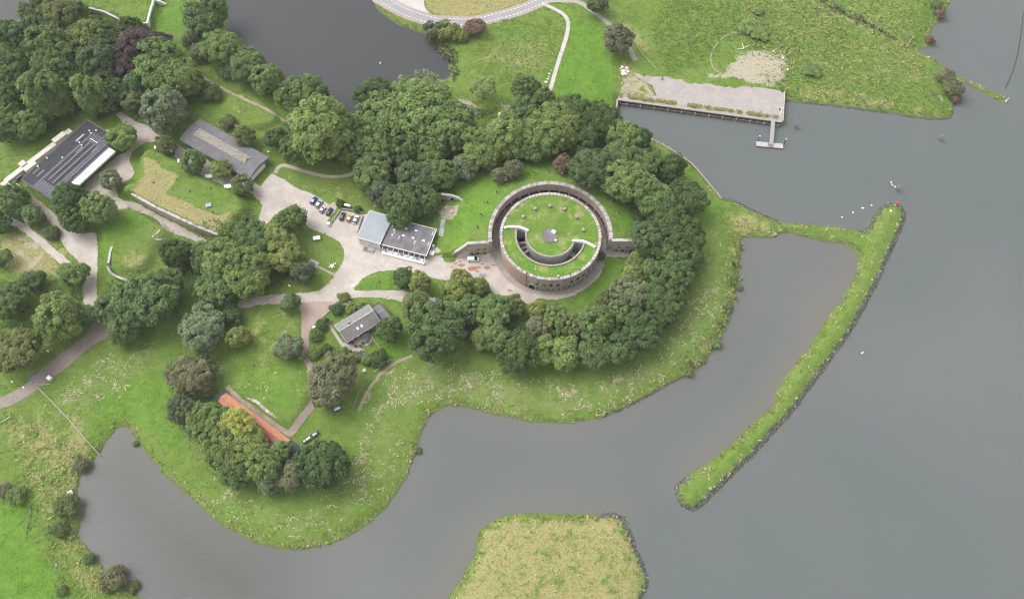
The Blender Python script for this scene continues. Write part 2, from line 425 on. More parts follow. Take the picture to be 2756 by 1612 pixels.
class MB:
    """gathers shapes into one mesh"""
    def __init__(s): s.v = []; s.f = []
    def add(s, v, f):
        n = len(s.v); s.v += [tuple(p) for p in v]; s.f += [tuple(i + n for i in q) for q in f]; return s
    def box(s, x0, x1, y0, y1, z0, z1, bev=0.0):
        if bev <= 0:
            v = [(x0, y0, z0), (x1, y0, z0), (x1, y1, z0), (x0, y1, z0), (x0, y0, z1), (x1, y0, z1), (x1, y1, z1), (x0, y1, z1)]
            return s.add(v, [(3, 2, 1, 0), (4, 5, 6, 7), (0, 1, 5, 4), (1, 2, 6, 5), (2, 3, 7, 6), (3, 0, 4, 7)])
        b = bev
        lo = [(x0, y0, z0), (x1, y0, z0), (x1, y1, z0), (x0, y1, z0)]
        m = [(x0, y0, z1 - b), (x1, y0, z1 - b), (x1, y1, z1 - b), (x0, y1, z1 - b)]
        t = [(x0 + b, y0 + b, z1), (x1 - b, y0 + b, z1), (x1 - b, y1 - b, z1), (x0 + b, y1 - b, z1)]
        f = [(3, 2, 1, 0), (8, 9, 10, 11)]
        for k in range(4):
            j = (k + 1) % 4; f += [(k, j, 4 + j, 4 + k), (4 + k, 4 + j, 8 + j, 8 + k)]
        return s.add(lo + m + t, f)
    def tube(s, p0, p1, r0, r1=None, n=8, cap=True):
        r1 = r0 if r1 is None else r1
        p0 = Vector(p0); p1 = Vector(p1); d = (p1 - p0)
        q = d.to_track_quat('Z', 'Y')
        v = []
        for p, r in ((p0, r0), (p1, r1)):
            for k in range(n):
                a = 2 * math.pi * k / n
                v.append(p + q @ Vector((r * math.cos(a), r * math.sin(a), 0)))
        f = [(k, (k + 1) % n, n + (k + 1) % n, n + k) for k in range(n)]
        if cap: f += [tuple(range(n - 1, -1, -1)), tuple(range(n, 2 * n))]
        return s.add(v, f)
    def lathe(s, prof, n=16, c=(0, 0), cap=True):
        v = []; f = []
        for r, z in prof:
            for k in range(n):
                a = 2 * math.pi * k / n; v.append((c[0] + r * math.cos(a), c[1] + r * math.sin(a), z))
        for i in range(len(prof) - 1):
            for k in range(n):
                j = (k + 1) % n; f.append((i * n + k, i * n + j, (i + 1) * n + j, (i + 1) * n + k))
        if cap: f += [tuple(range(n - 1, -1, -1)), tuple(range((len(prof) - 1) * n, len(prof) * n))]
        return s.add(v, f)
    def prism(s, poly, z0, z1):
        n = len(poly)
        a = sum(poly[i - 1][0] * poly[i][1] - poly[i][0] * poly[i - 1][1] for i in range(n))
        if a < 0: poly = poly[::-1]
        v = [(x, y, z0) for x, y in poly] + [(x, y, z1) for x, y in poly]
        f = [tuple(range(n - 1, -1, -1)), tuple(range(n, 2 * n))] + [(k, (k + 1) % n, n + (k + 1) % n, n + k) for k in range(n)]
        return s.add(v, f)
    def wall(s, pts, th, zb, zt, closed=False):
        """a wall of thickness th along a line; zb / zt numbers or lists per point"""
        P = [Vector((p[0], p[1])) for p in pts]; n = len(P)
        zb = [zb] * n if not isinstance(zb, (list, tuple)) else zb; zt = [zt] * n if not isinstance(zt, (list, tuple)) else zt
        v = []
        for i in range(n):
            a = P[max(i - 1, 0)]; b = P[min(i + 1, n - 1)]; d = (b - a).normalized(); nn = Vector((-d.y, d.x)) * th / 2
            for q, z in ((P[i] + nn, zb[i]), (P[i] - nn, zb[i]), (P[i] - nn, zt[i]), (P[i] + nn, zt[i])): v.append((q.x, q.y, z))
        f = [(0, 1, 2, 3), tuple(4 * (n - 1) + k for k in (3, 2, 1, 0))]
        for i in range(n - 1):
            for k in range(4):
                j = (k + 1) % 4; f.append((4 * i + k, 4 * i + 4 + k, 4 * i + 4 + j, 4 * i + j))
        return s.add(v, f)
    def build(s, name, mat_, parent=None, smooth_=False):
        me = bpy.data.meshes.new(name); me.from_pydata(s.v, [], s.f); me.update()
        bm = bmesh.new(); bm.from_mesh(me); bmesh.ops.recalc_face_normals(bm, faces=bm.faces); bm.to_mesh(me); bm.free()
        me.materials.append(mat_)
        if smooth_: me.polygons.foreach_set('use_smooth', np.ones(len(me.polygons), bool))
        return link(name, me, parent)

# ------------------------------------------------------------------ the ground: one sheet
FS = 0.7
fx = np.arange(X0 + 4, X1 - 4, FS); fy = np.arange(Y0 + 4, Y1 - 4, FS)
outer = np.array([30, 90, 250, 700, 2000, 4500.])
gx = np.concatenate([fx[0] - outer[::-1], fx, fx[-1] + outer]); gy = np.concatenate([fy[0] - outer[::-1], fy, fy[-1] + outer])
GX, GY = np.meshgrid(gx, gy)
GH = bil(H, GX, GY)
GL = bil(LAND, GX, GY)
GH = GH + np.where(GL > 1.0, (fbm(GX / 1.7, GY / 1.7, 2) - 0.5) * 0.06, 0)
wlo = (GX > -200) & (GX < 120) & (GY > 60) & (GY < 330)
gsel = np.where(wlo)
sx_, sy_ = GX[gsel], GY[gsel]
fh = GH[gsel]
fh = glacis(sx_, sy_, fh)
dm = sdf(smooth(W2(M1_TOP, 7.6), True, 3), sx_, sy_); fh = np.where(dm > -0.1, np.maximum(fh, 7.55 + 0.25 * (fbm(sx_ / 6, sy_ / 6, 2) - .5)), fh)
dcut = sdf(CUT1, sx_, sy_); fh = np.where(dcut > 0, np.minimum(fh, GZ - .02), fh)
GH[gsel] = fh
inner_hole = np.hypot(GX - TX, GY - RY) < 25.1
GH = np.where(inner_hole, GZ - 0.05, GH)
ny, nx = GX.shape
idx = np.arange(nx * ny).reshape(ny, nx)
quads = np.stack([idx[:-1, :-1], idx[:-1, 1:], idx[1:, 1:], idx[1:, :-1]], -1).reshape(-1, 4)
hf = GH.ravel()
keep = (hf[quads] > -1.6).any(1)
me = mesh_np('ground', np.stack([GX.ravel(), GY.ravel(), hf], 1), quads[keep], M['ground'], True)
ground = tag(link('ground', me), kind='structure')

def zone(layers, soft=3.0, z=GZ):
    """0..1 field from traced outlines [(outline, value)]"""
    f = np.zeros(CXG.shape)
    for poly, val in layers:
        d = sdf(W2(poly, z))
        f = np.maximum(f, sstep(-soft, soft, d) * val)
    return f

belt_out = np.minimum(sstep(0.5, 3.5, LAND), 1)
bank_line = smooth(W2(DD((120, 990), (250, 900), (400, 880), (470, 1040), (540, 1190), (700, 1270), (860, 1230), (930, 1050), (980, 900), (1150, 905), (1300, 935), (1500, 930), (1650, 830), (1740, 700), (1760, 560))), False, 3)
bank_far = line_d(bank_line)
straw = zone([(DD((1020, 880), (1250, 930), (1450, 945), (1600, 890), (1700, 760), (1745, 600), (1800, 600), (1790, 740), (1720, 860), (1600, 950), (1450, 1020), (1250, 1010), (1100, 980), (960, 1010), (930, 950)), 0.95),
              (DD((930, 960), (1000, 1040), (960, 1180), (860, 1280), (720, 1320), (600, 1290), (480, 1190), (560, 1190), (700, 1270), (830, 1220), (880, 1090)), 0.8),
              (DD((110, 1000), (250, 880), (380, 850), (440, 900), (300, 960), (180, 1040)), 0.85),
              (DD((600, 925), (720, 920), (750, 960), (690, 975), (600, 960)), 0.7),
              (DD((1790, 560), (1930, 550), (2110, 600), (2190, 520), (2210, 600), (2000, 880), (1700, 1210), (1690, 1180), (1960, 890), (2100, 650), (1880, 570)), 0.35)], 3)
dry = zone([(DD((1060, 1540), (1100, 1474), (1165, 1372), (1172, 1318), (1240, 1268), (1400, 1262), (1520, 1266), (1560, 1330), (1596, 1420), (1560, 1540)), 0.58),
            (DD((1830, 590), (1790, 790), (1730, 890), (1600, 985), (1440, 1036), (1440, 1020), (1590, 960), (1700, 880), (1770, 780), (1800, 600)), 0.5),
            (QD((200, 600), (600, 640), (640, 800), (330, 850), (230, 800)), 0.55),
            (QB((140, -40), (150, 60), (200, 130), (300, 165), (500, 175), (700, 165), (900, 110), (1080, 50), (1250, -30)), 0.8),
            (DD((20, 1000), (200, 1030), (240, 1110), (170, 1230), (190, 1350), (300, 1470), (200, 1470), (100, 1280), (60, 1180), (0, 1080)), 0.46),
            (QC((-250, -60), (1500, -60), (1450, 380), (1700, 760), (1000, 900), (100, 850), (-200, 400)), 0.30),
            (Q6((960, 60), (1300, 0), (1450, 60), (1250, 140), (1000, 150)), 0.4),
            (Q7((-100, 480), (330, 480), (380, 800), (360, 960), (-100, 950)), 0.35),
            (Q3((420, 250), (700, 380), (900, 520), (1200, 560), (1330, 470), (1100, 330), (700, 260)), 0.35),
            (QB((560, 600), (850, 430), (1300, 350), (1450, 500), (1200, 700), (800, 640)), 0.40),
            (QC((200, 850), (600, 800), (1200, 930), (1700, 1050), (1700, 1110), (1000, 1040), (400, 980)), 0.45),
            (QC((380, 60), (700, 180), (620, 240), (500, 200)), 0.5), (QC((430, 10), (560, 60), (1090, 330), (1380, 440), (1370, 465), (1000, 310), (500, 60)), 0.8),
            (Q8((220, 120), (420, 300), (560, 480), (480, 560), (300, 330)), 0.55), (Q8((240, 560), (340, 600), (560, 780), (620, 950), (380, 960), (240, 900)), 0.6),
            (Q2((0, 1260), (120, 1150), (350, 1250), (560, 1440), (560, 1600), (100, 1560), (0, 1480)), 0.8), (Q2((400, 1100), (520, 1230), (700, 1380), (780, 1440), (640, 1440), (420, 1260)), 0.55)], 4)
dry = np.maximum(dry, zone([(Q2((1290, 770), (1400, 620), (1390, 440), (1500, 470), (1580, 560), (1750, 620), (1690, 680), (1600, 800), (1760, 860), (1900, 930), (2100, 1010), (2240, 960), (2200, 1030), (2110, 1175), (1700, 990), (1350, 820)), 1.0)], 0.8, 7.6))
dry = np.maximum(dry, zone([(Q2((1120, 1400), (1300, 1330), (1450, 1400), (1380, 1560), (1180, 1540)), 0.5)], 3, 5.2))
dry = np.maximum(dry, 0.42 * sstep(3.5, 1.0, LAND) * (LAND > 0))
lush = zone([(QB((1480, 130), (1900, 250), (1990, 560), (2000, 960), (1900, 1180), (1400, 900), (1560, 400)), 1.0),
             (DD((-60, 1240), (60, 1230), (110, 1380), (200, 1500), (-60, 1520)), 1.0), (Q4((1540, 1080), (1760, 1040), (1700, 1250), (1400, 1460), (1150, 1500), (1300, 1420), (1480, 1280)), 1.0),
             (Q7((930, 290), (1100, 190), (1350, 200), (1820, 340), (1560, 300)), 0.9), (Q7((1100, 760), (1300, 800), (1450, 900), (1300, 980), (1150, 860)), 0.9),
             (Q4((60, 420), (560, 260), (1000, 210), (1500, 330), (1900, 620), (1880, 900), (1640, 880), (1560, 560), (1020, 330), (600, 440), (410, 880), (250, 890), (60, 1030), (0, 900)), 0.9),
             (Q1((1480, 60), (1780, 60), (1700, 300), (1470, 280)), 0.8), (Q2((930, 1200), (1180, 960), (1500, 1080), (1300, 1250), (1080, 1440), (930, 1440)), 0.75),
             (Q6((830, 200), (960, 0), (950, 180), (1500, 140), (1560, 330), (1350, 600), (1200, 560), (1000, 350)), 0.6),
             (DD((250, 960), (420, 900), (440, 1060), (480, 1180), (360, 1060), (300, 1030), (230, 1080)), 0.7),
             (DD((1760, 600), (1790, 600), (1780, 720), (1740, 810), (1640, 900), (1500, 990), (1440, 1020), (1600, 930), (1720, 800), (1755, 700)), 0.7),
             (DD((1620, 360), (1680, 400), (1740, 470), (1770, 520), (1730, 560), (1690, 480)), 0.9)], 3)
rough = zone([(QC((-200, -100), (1700, -100), (1560, 440), (1480, 500), (1750, 760), (1800, 1100), (1000, 1060), (200, 980), (0, 860)), 0.55),
              (Q8((700, 0), (2300, 0), (2500, 300), (2400, 900), (1900, 800), (1400, 400), (1250, 400), (1120, 600), (700, 720), (560, 300)), 0.8),
              (QC((500, 0), (760, 80), (1200, 300), (1400, 400), (1340, 430), (1000, 290), (620, 80)), 1.0),
              (QB((560, 620), (900, 100), (1500, 200), (1400, 700), (1000, 900)), 0.35), (DD((0, 1000), (200, 1100), (190, 1300), (330, 1480), (150, 1480), (60, 1250)), 0.6),
              (DD((1780, 540), (1840, 540), (1830, 600), (1800, 800), (1600, 980), (1400, 1030), (1590, 950), (1770, 780)), 0.4)], 3)
dirt = zone([(Q8((1270, 730), (1310, 610), (1480, 510), (1620, 480), (1860, 540), (1870, 700), (1720, 840), (1500, 800)), 1.0)], 5)
dirt = np.maximum(dirt, zone([(Q8((1080, 700), (1280, 700), (1290, 780), (1100, 750)), .6), (Q8((240, 740), (480, 730), (600, 900), (560, 970), (240, 930)), 0.55),
             (Q3((1880, 600), (1990, 545), (2110, 560), (2090, 690), (1950, 690)), 0.0), (QB((380, 960), (560, 950), (760, 1080), (640, 1130), (560, 1080)), 0.7),
             (QB((880, 1000), (1060, 1020), (1040, 1080), (900, 1060)), 0.8), (Q2((300, 1260), (400, 1280), (360, 1360), (300, 1340)), 0.8), (Q2((60, 1240), (200, 1200), (420, 1330), (520, 1500), (300, 1540), (80, 1460)), .42),
             (Q3((360, 240), (520, 290), (720, 390), (680, 400), (440, 300)), 0.6), (Q5((400, 770), (600, 800), (560, 880), (400, 950)), 0.5),
             (Q6((600, 0), (760, 0), (740, 200), (660, 330), (620, 300)), 0.42), (Q6((790, 0), (880, 60), (820, 320), (760, 340)), 0.42),
             (Q7((1000, 1400), (1120, 1150), (1460, 930), (1470, 945), (1140, 1180), (1030, 1400)), 0.7), (Q6((1880, 890), (2050, 520), (2120, 260), (2140, 280), (2070, 530), (1900, 900)), 0.55),
             (Q1((2230, 1050), (2380, 1040), (2360, 1190), (2240, 1150)), 0.35), (QC((1700, 880), (1760, 960), (1740, 980), (1690, 930)), 0.8)], 2))
dirt = np.maximum(dirt, zone([(Q3((1880, 600), (1990, 545), (2110, 560), (2090, 690), (1950, 690)), 0.8)], 1.2, 5.6))
mud = sstep(0.6, -0.3, LAND)
for nm, f in (('straw', straw * belt_out), ('dry', dry * sstep(0.1, 1.2, LAND)), ('lush', lush), ('rough', rough), ('dirt', dirt), ('mud', mud)):
    a = me.attributes.new(nm, 'FLOAT', 'POINT'); a.data.foreach_set('value', bil(f, GX, GY).astype(np.float32).ravel())

# ------------------------------------------------------------------ water
wx = np.concatenate([[-4800, -2000, -900, -450], np.arange(X0 + 6, X1 - 6, 2.0), [450, 900, 2000, 4800]]); wy = np.concatenate([[-4800, -2000, -700, -200, -60], np.arange(Y0 + 6, Y1 - 6, 2.0), [500, 900, 2000, 4800]])
WX, WY = np.meshgrid(wx, wy); ny, nx = WX.shape
idx = np.arange(nx * ny).reshape(ny, nx)
quads = np.stack([idx[:-1, :-1], idx[:-1, 1:], idx[1:, 1:], idx[1:, :-1]], -1).reshape(-1, 4)
wl = bil(LAND, WX, WY)
keep = (wl.ravel()[quads] < 4).any(1)
me = mesh_np('water', np.stack([WX.ravel(), WY.ravel(), np.zeros(WX.size)], 1), quads[keep], M['water'], True)
water = tag(link('water', me), kind='structure')
inner_bay = zone([(DD((1820, 590), (2120, 600), (2110, 690), (1910, 990), (1700, 1170), (1540, 1280), (1400, 1290), (1180, 1330), (1100, 1474), (700, 1474), (1000, 1200), (1100, 1000), (1500, 1030), (1780, 830)), 1.0)], 8, 0)
sh = np.exp(np.minimum(LAND, 0) / 7.0) * 0.55 * inner_bay + np.exp(np.minimum(LAND, 0) / 3.0) * 0.25
sh = np.clip(sh + zone([(DD((1940, 700), (2111, 625), (2105, 690), (2010, 850), (1890, 1010), (1720, 1160), (1690, 1150), (1840, 1000), (1950, 850)), 0.42), (DD((1080, 1500), (1190, 1300), (1150, 1300), (1010, 1474)), 0.45)], 12, 0), 0, 1)
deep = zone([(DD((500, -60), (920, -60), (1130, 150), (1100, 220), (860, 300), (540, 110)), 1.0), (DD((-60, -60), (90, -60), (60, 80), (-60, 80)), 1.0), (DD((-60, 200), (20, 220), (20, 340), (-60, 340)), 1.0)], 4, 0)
green = zone([(DD((180, 1150), (330, 1040), (450, 1200), (700, 1360), (700, 1600), (400, 1500)), 1.0)], 30, 0)
for nm, f in (('shallow', sh * (1 - deep)), ('deep', deep), ('green', green)):
    a = me.attributes.new(nm, 'FLOAT', 'POINT'); a.data.foreach_set('value', bil(f, WX, WY).astype(np.float32).ravel())

# ------------------------------------------------------------------ roads, yards and paths: sheets laid over the ground
def jitter(poly, amp, step=0.8):
    out = []
    n = len(poly)
    for i in range(n):
        a = Vector(poly[i - 1]); b = Vector(poly[i]); k = max(1, int((b - a).length / step))
        for j in range(k):
            p = a.lerp(b, (j + 0.0) / k)
            ox = (fbm(np.array(p.x / 1.3 + 40), np.array(p.y / 1.3 + 9), 2) - 0.5) * 2 * amp; oy = (fbm(np.array(p.x / 1.3 + 140), np.array(p.y / 1.3 + 91), 2) - 0.5) * 2 * amp
            out.append((p.x + float(ox), p.y + float(oy)))
    return out

EXCL = np.zeros(CXG.shape)
def exclude(poly):
    P = np.array(poly); x0, y0 = P.min(0) - 2; x1, y1 = P.max(0) + 2
    i0, i1 = np.searchsorted(cxs, [x0, x1]); j0, j1 = np.searchsorted(cys, [y0, y1])
    if i1 <= i0 or j1 <= j0: return
    d = sdf(poly, CXG[j0:j1, i0:i1], CYG[j0:j1, i0:i1])
    EXCL[j0:j1, i0:i1] = np.maximum(EXCL[j0:j1, i0:i1], d > 0.25)

def sheet(name, outline, mat_, off, rag=0.35, cell=2.0, world=False, smooth_n=3, flat=None, kind='structure', parent=None):
    poly = outline if world else [tuple(gp(x, y)[:2]) for x, y in outline]
    if smooth_n: poly = smooth(poly, True, smooth_n)
    exclude(poly)
    if rag: poly = jitter(poly, rag)
    P = np.array(poly)
    x0, y0 = P.min(0); x1, y1 = P.max(0)
    ax, ay = np.meshgrid(np.arange(x0, x1, cell), np.arange(y0, y1, cell))
    ins = sdf(poly, ax, ay) > cell * 0.35
    pts = [Vector(p) for p in poly] + [Vector((a, b)) for a, b in zip(ax[ins], ay[ins])]
    n = len(poly)
    v, e, f, *_ = mgeo.delaunay_2d_cdt(pts, [(i, (i + 1) % n) for i in range(n)], [list(range(n))], 1, 1e-4)
    vz = [(p.x, p.y, (hgt(p.x, p.y) if flat is None else flat) + off) for p in v]
    m_ = mesh_np(name, vz, [tuple(q) for q in f], mat_)
    bm = bmesh.new(); bm.from_mesh(m_); bmesh.ops.recalc_face_normals(bm, faces=bm.faces)
    if sum(fc.normal.z for fc in bm.faces) < 0: bmesh.ops.reverse_faces(bm, faces=bm.faces)
    bm.to_mesh(m_); bm.free()
    o = link(name, m_, parent)
    if kind: o['kind'] = kind
    return o

def ribbon_poly(pts_px, width, sm=4, ext=0):
    c = smooth([tuple(gp(x, y)[:2]) for x, y in pts_px], False, sm)
    L, Rr = [], []
    for i in range(len(c)):
        a = Vector(c[max(i - 1, 0)]); b = Vector(c[min(i + 1, len(c) - 1)]); d = (b - a).normalized(); n = Vector((-d.y, d.x)) * width / 2
        L.append((c[i][0] + n.x, c[i][1] + n.y)); Rr.append((c[i][0] - n.x, c[i][1] - n.y))
    return L + Rr[::-1]

def ribbon(name, pts, width, mat_, off, rag=0.2):
    return sheet(name, ribbon_poly(pts, width), mat_, off, rag, 2.0, True, 0)

yard = (Q3((320, 250), (430, 310), (520, 380), (680, 440), (800, 510), (850, 540), (895, 515), (925, 560), (880, 640), (838, 700), (832, 742), (875, 725), (945, 620), (968, 588), (1200, 640), (1500, 700), (1830, 800), (1860, 960), (1900, 950), (1912, 985), (1945, 1010), (1958, 1090), (2030, 1110), (2090, 1082), (2102, 1046), (2410, 1020))
        + Q4((430, 900), (600, 850), (900, 800), (1300, 800), (1560, 880), (1590, 1000)) + QT((2090, 235), (2360, 250), (2350, 330), (2010, 322), (1955, 350), (1925, 480), (1850, 640), (1740, 760), (1600, 870), (1420, 970), (1200, 1030), (1040, 1050), (880, 1040), (785, 1035), (722, 1140), (600, 1110), (500, 1040), (300, 995), (100, 965), (0, 900))
        + Q7((2260, 320), (2180, 220), (2060, 180), (1830, 205), (1650, 165), (1500, 120), (1340, 103), (1200, 103), (1120, 118), (1040, 155), (970, 205), (925, 255), (922, 298), (1100, 296), (1250, 292), (1440, 308), (1620, 345), (1830, 430), (1640, 480), (1390, 405), (1200, 368), (1000, 360), (890, 372), (745, 402), (560, 405), (370, 412), (180, 428), (0, 435), (-200, 470), (-200, 400), (0, 352), (250, 322), (430, 316), (560, 296), (640, 242), (700, 172), (722, 132), (795, 50))
        + Q3((960, 1140), (996, 1060), (990, 980), (955, 915), (880, 868), (780, 815), (650, 770), (560, 640), (330, 640), (250, 738), (160, 690), (205, 560), (150, 470), (100, 425), (60, 370), (120, 350), (165, 385), (225, 315), (280, 250)))
sheet('gravel_yard', yard, M['gravel'], 0.06, 0.45, smooth_n=2)
west = Q2((1130, 20), (1200, 20), (1300, 95), (1400, 125), (1480, 170), (1545, 230), (1530, 290), (1430, 300), (1340, 350), (1290, 390), (1255, 470), (1302, 600), (1240, 670), (1150, 720), (1135, 790), (1185, 860), (1330, 890), (1500, 985), (1700, 1085), (1900, 1195), (2010, 1240), (1970, 1290), (1830, 1230), (1650, 1170), (1580, 1130), (1555, 1085), (1450, 1012), (1200, 942), (1100, 965), (850, 960), (800, 770), (880, 650), (1000, 555), (1130, 440), (1240, 380), (1320, 280), (1295, 170), (1190, 110))
sheet('gravel_forecourt', west, M['gravel_dull'], 0.09, 0.45, smooth_n=2)
sheet('gravel_strip', Q2((1540, 250), (1690, 300), (1800, 375), (1990, 465), (2150, 555), (2310, 650), (2470, 690), (2560, 780), (2500, 860), (2420, 780), (2250, 745), (2110, 690), (1990, 640), (1850, 560), (1720, 480), (1660, 400), (1560, 320)), M['gravel_dull'], 0.08, 0.4, smooth_n=2)
passage = [(TX + 24.4 * math.cos(a), RY + 24.4 * math.sin(a)) for a in np.linspace(0, 2 * math.pi, 90, endpoint=False)]
sheet('moat_passage', passage, M['passage'], 0.09, 0, 2.5, True, 0, GZ)
ribbon('gravel_path', Q3((322, 240), (345, 200), (372, 172), (410, 165), (480, 180), (620, 225), (760, 260), (900, 275), (1000, 265), (1130, 230)), 1.7, M['gravel_dull'], 0.09)
ribbon('cart_track', Q2((-60, 1010), (60, 1050), (180, 1095), (300, 1180), (420, 1285), (600, 1440), (760, 1560)), 3.2, M['gravel'], 0.08, 0.45)
ribbon('lane', Q2((190, 770), (330, 880), (430, 960), (520, 1050), (640, 1190), (740, 1310), (840, 1430)), 3.4, M['gravel_dull'], 0.09, 0.35)
sheet('lane_junction', Q2((560, 1150), (800, 1185), (935, 1190), (945, 1440)) + Q5((940, 200), (945, 420), (1000, 570), (940, 660), (880, 560), (820, 440), (795, 250), (790, 60), (640, -110)), M['gravel'], 0.10, 0.35, smooth_n=2)
sheet('clinker_road', Q5((945, 560), (1060, 660), (1076, 730), (890, 832), (700, 1000), (500, 1145), (320, 1285), (160, 1385), (0, 1445), (-200, 1520), (-200, 1400), (0, 1330), (230, 1220), (400, 1060), (560, 930), (820, 740), (880, 640)), M['brickroad'], 0.11, 0.15, smooth_n=2)
sheet('red_path', Q7((370, 412), (745, 402), (720, 452), (620, 542), (510, 642), (475, 722), (473, 850), (490, 980), (525, 1080), (560, 1160), (520, 1180), (470, 1090), (438, 1000), (408, 940), (400, 780), (400, 600), (388, 470)), M['redpath'], 0.09, 0.2, smooth_n=2)
ribbon('garden_path', Q6((1560, 160), (1640, 300), (1640, 420), (1590, 500), (1480, 640), (1370, 790)), 2.7, M['redpath'], 0.10, 0.3)
ribbon('earth_path', Q6((760, 320), (860, 430), (1050, 570), (1200, 680), (1390, 800)), 1.8, M['dirtpath'], 0.08, 0.3)
ribbon('pond_path', Q1((1820, 620), (1890, 695), (1990, 770), (2100, 830), (2250, 910), (2400, 980), (2540, 1040), (2650, 1100), (2720, 1150), (2850, 1230)), 1.3, M['dirtpath'], 0.09, 0.45)
ribbon('bank_track', Q7((960, 1450), (1050, 1260), (1180, 1090), (1330, 985), (1480, 925)), 1.2, M['dirtpath'], 0.08, 0.4)
sheet('monument_path', [tuple(gp(x, y)[:2]) for x, y in Q3((735, 1130), (905, 1215), (890, 1232), (722, 1146))], M['redpath'], 0.09, 0.1, 1.5, True, 0)
# public road at the top
road_c = QA((1440, -60), (1560, 0), (1680, 75), (1850, 150), (2050, 205)) + QB((330, 207), (500, 216), (640, 208), (800, 178), (1000, 126), (1180, 60), (1290, 10), (1400, -50))
road = ribbon('asphalt_road', road_c, 4.6, M['asphalt'], 0.10, 0)
sheet('red_verge', ribbon_poly(road_c, 7.2), M['redlane'], 0.07, 0.15, 2.0, True, 0)
dash = MB()
cl = smooth([tuple(gp(x, y)[:2]) for x, y in road_c], False, 8)
acc = 0.0
for side in (-1.75, 1.75):
    acc = 0.0
    for i in range(len(cl) - 1):
        a = Vector(cl[i]); b = Vector(cl[i + 1]); d = b - a; L = d.length
        if L < 1e-6: continue
        d /= L; n = Vector((-d.y, d.x))
        s = -acc % 2.0
        while s < L:
            p = a + d * s + n * side; q = p + d * 1.1
            z = hgt(p.x, p.y) + 0.125
            w = n * 0.16
            dash.add([(p.x - w.x, p.y - w.y, z), (q.x - w.x, q.y - w.y, z), (q.x + w.x, q.y + w.y, z), (p.x + w.x, p.y + w.y, z)], [(0, 1, 2, 3)])
            s += 2.0
        acc += L
tag(dash.build('edge_markings', M['white_line'], road), kind='stuff')
sheet('pale_lay_by', QA((1640, -60), (1930, -60), (1945, 40), (1990, 120), (2090, 185), (2050, 178), (1850, 118), (1700, 55)), M['palepave'], 0.05, 0.1, smooth_n=2)
ribbon('footpath', QB((1290, 35), (1400, 85), (1480, 130), (1530, 180), (1545, 250), (1530, 350), (1500, 450), (1460, 570), (1420, 700), (1390, 810), (1365, 900), (1330, 1000)), 1.9, M['palepave'], 0.11, 0.08)
ribbon('sand_path', Q8((1235, 715), (1180, 690), (1138, 640), (1125, 560), (1150, 480), (1210, 400), (1290, 340), (1380, 318), (1480, 345), (1600, 395)), 0.6, M['dirtpath'], 0.09, .25)
ribbon('quay_lane', QB((1250, 25), (1400, 5), (1600, 15), (1690, 45), (1760, 95), (1850, 165), (1950, 245), (2060, 380), (2140, 480), (2200, 590)), 2.6, M['quay'], 0.09, 0.2)
# ------------------------------------------------------------------ trees
def unit(v): return v / (np.linalg.norm(v, axis=-1, keepdims=True) + 1e-9)

def crown_mesh(name, r, rz, npuff, puff_r, nleaf, leaf, seed, zmin=-0.5, cone=0.0, lumpy=0.3, up_bias=0.0):
    g = np.random.default_rng(seed)
    i = np.arange(npuff) + 0.5
    zz = 1 - (1 - zmin) * i / npuff
    ph = i * 2.399963 + g.random() * 6
    q = np.sqrt(np.maximum(0, 1 - zz ** 2))
    d = np.stack([q * np.cos(ph), q * np.sin(ph), zz], 1); d = unit(d + g.normal(0, 0.16, d.shape))
    # uneven outline: a few slow swellings over the crown
    k = unit(g.normal(size=(5, 3))); sw = 1 + lumpy * np.sin(d @ k.T * 2.6 + g.random(5) * 6).mean(1) * 1.7
    rad = sw * (0.72 + 0.24 * g.random(npuff))
    P = d * rad[:, None] * np.array([r, r, rz])
    if cone: P[:, :2] *= (1 - cone * np.clip(P[:, 2:3] / rz * 0.5 + 0.5, 0, 1))
    inner = g.random(npuff) < 0.16
    P[inner] *= 0.6
    pr = puff_r * (0.5 + 1.0 * g.random(npuff) ** 1.3)
    ptone = g.random(npuff); phue = g.random(npuff)
    L = unit(g.normal(size=(npuff, nleaf, 3)))
    out = unit(P + np.array([0, 0, 0.3 * rz]))[:, None, :]
    flip = (L * out).sum(-1, keepdims=True) < -0.25
    L = np.where(flip, -L, L)
    pos = P[:, None, :] + L * (pr[:, None, None] * (0.55 + 0.62 * g.random((npuff, nleaf, 1)))) * np.array([1, 1, 0.85 + up_bias])
    nrm = unit(L * 0.55 + out * 0.3 + np.array([0, 0, 0.45]) + g.normal(0, 0.36, L.shape)).reshape(-1, 3)
    pos = pos.reshape(-1, 3)
    n = len(pos)
    a = unit(np.cross(nrm, unit(g.normal(size=(n, 3))))); b = np.cross(nrm, a)
    s = leaf * (0.55 + 0.8 * g.random((n, 1)))
    asp = 0.55 + 0.35 * g.random((n, 1))
    bend = nrm * s * 0.25 * (g.random((n, 1)) - 0.6)
    V = np.stack([pos - a * s * 0.5, pos - b * s * asp * 0.5 + bend, pos + a * s * 0.5, pos + b * s * asp * 0.5 + bend], 1).reshape(-1, 3)
    F = np.arange(4 * n).reshape(n, 4)
    me = mesh_np(name, V, F, M['leaf'])
    tone = np.clip(0.55 * np.repeat(ptone, nleaf) + 0.45 * g.random(n), 0, 1); hue = 0.6 * np.repeat(phue, nleaf) + 0.4 * g.random(n)
    for nm, val in (('tone', tone), ('hue', hue)):
        at = me.attributes.new(nm, 'FLOAT', 'FACE'); at.data.foreach_set('value', val.astype(np.float32))
    return me

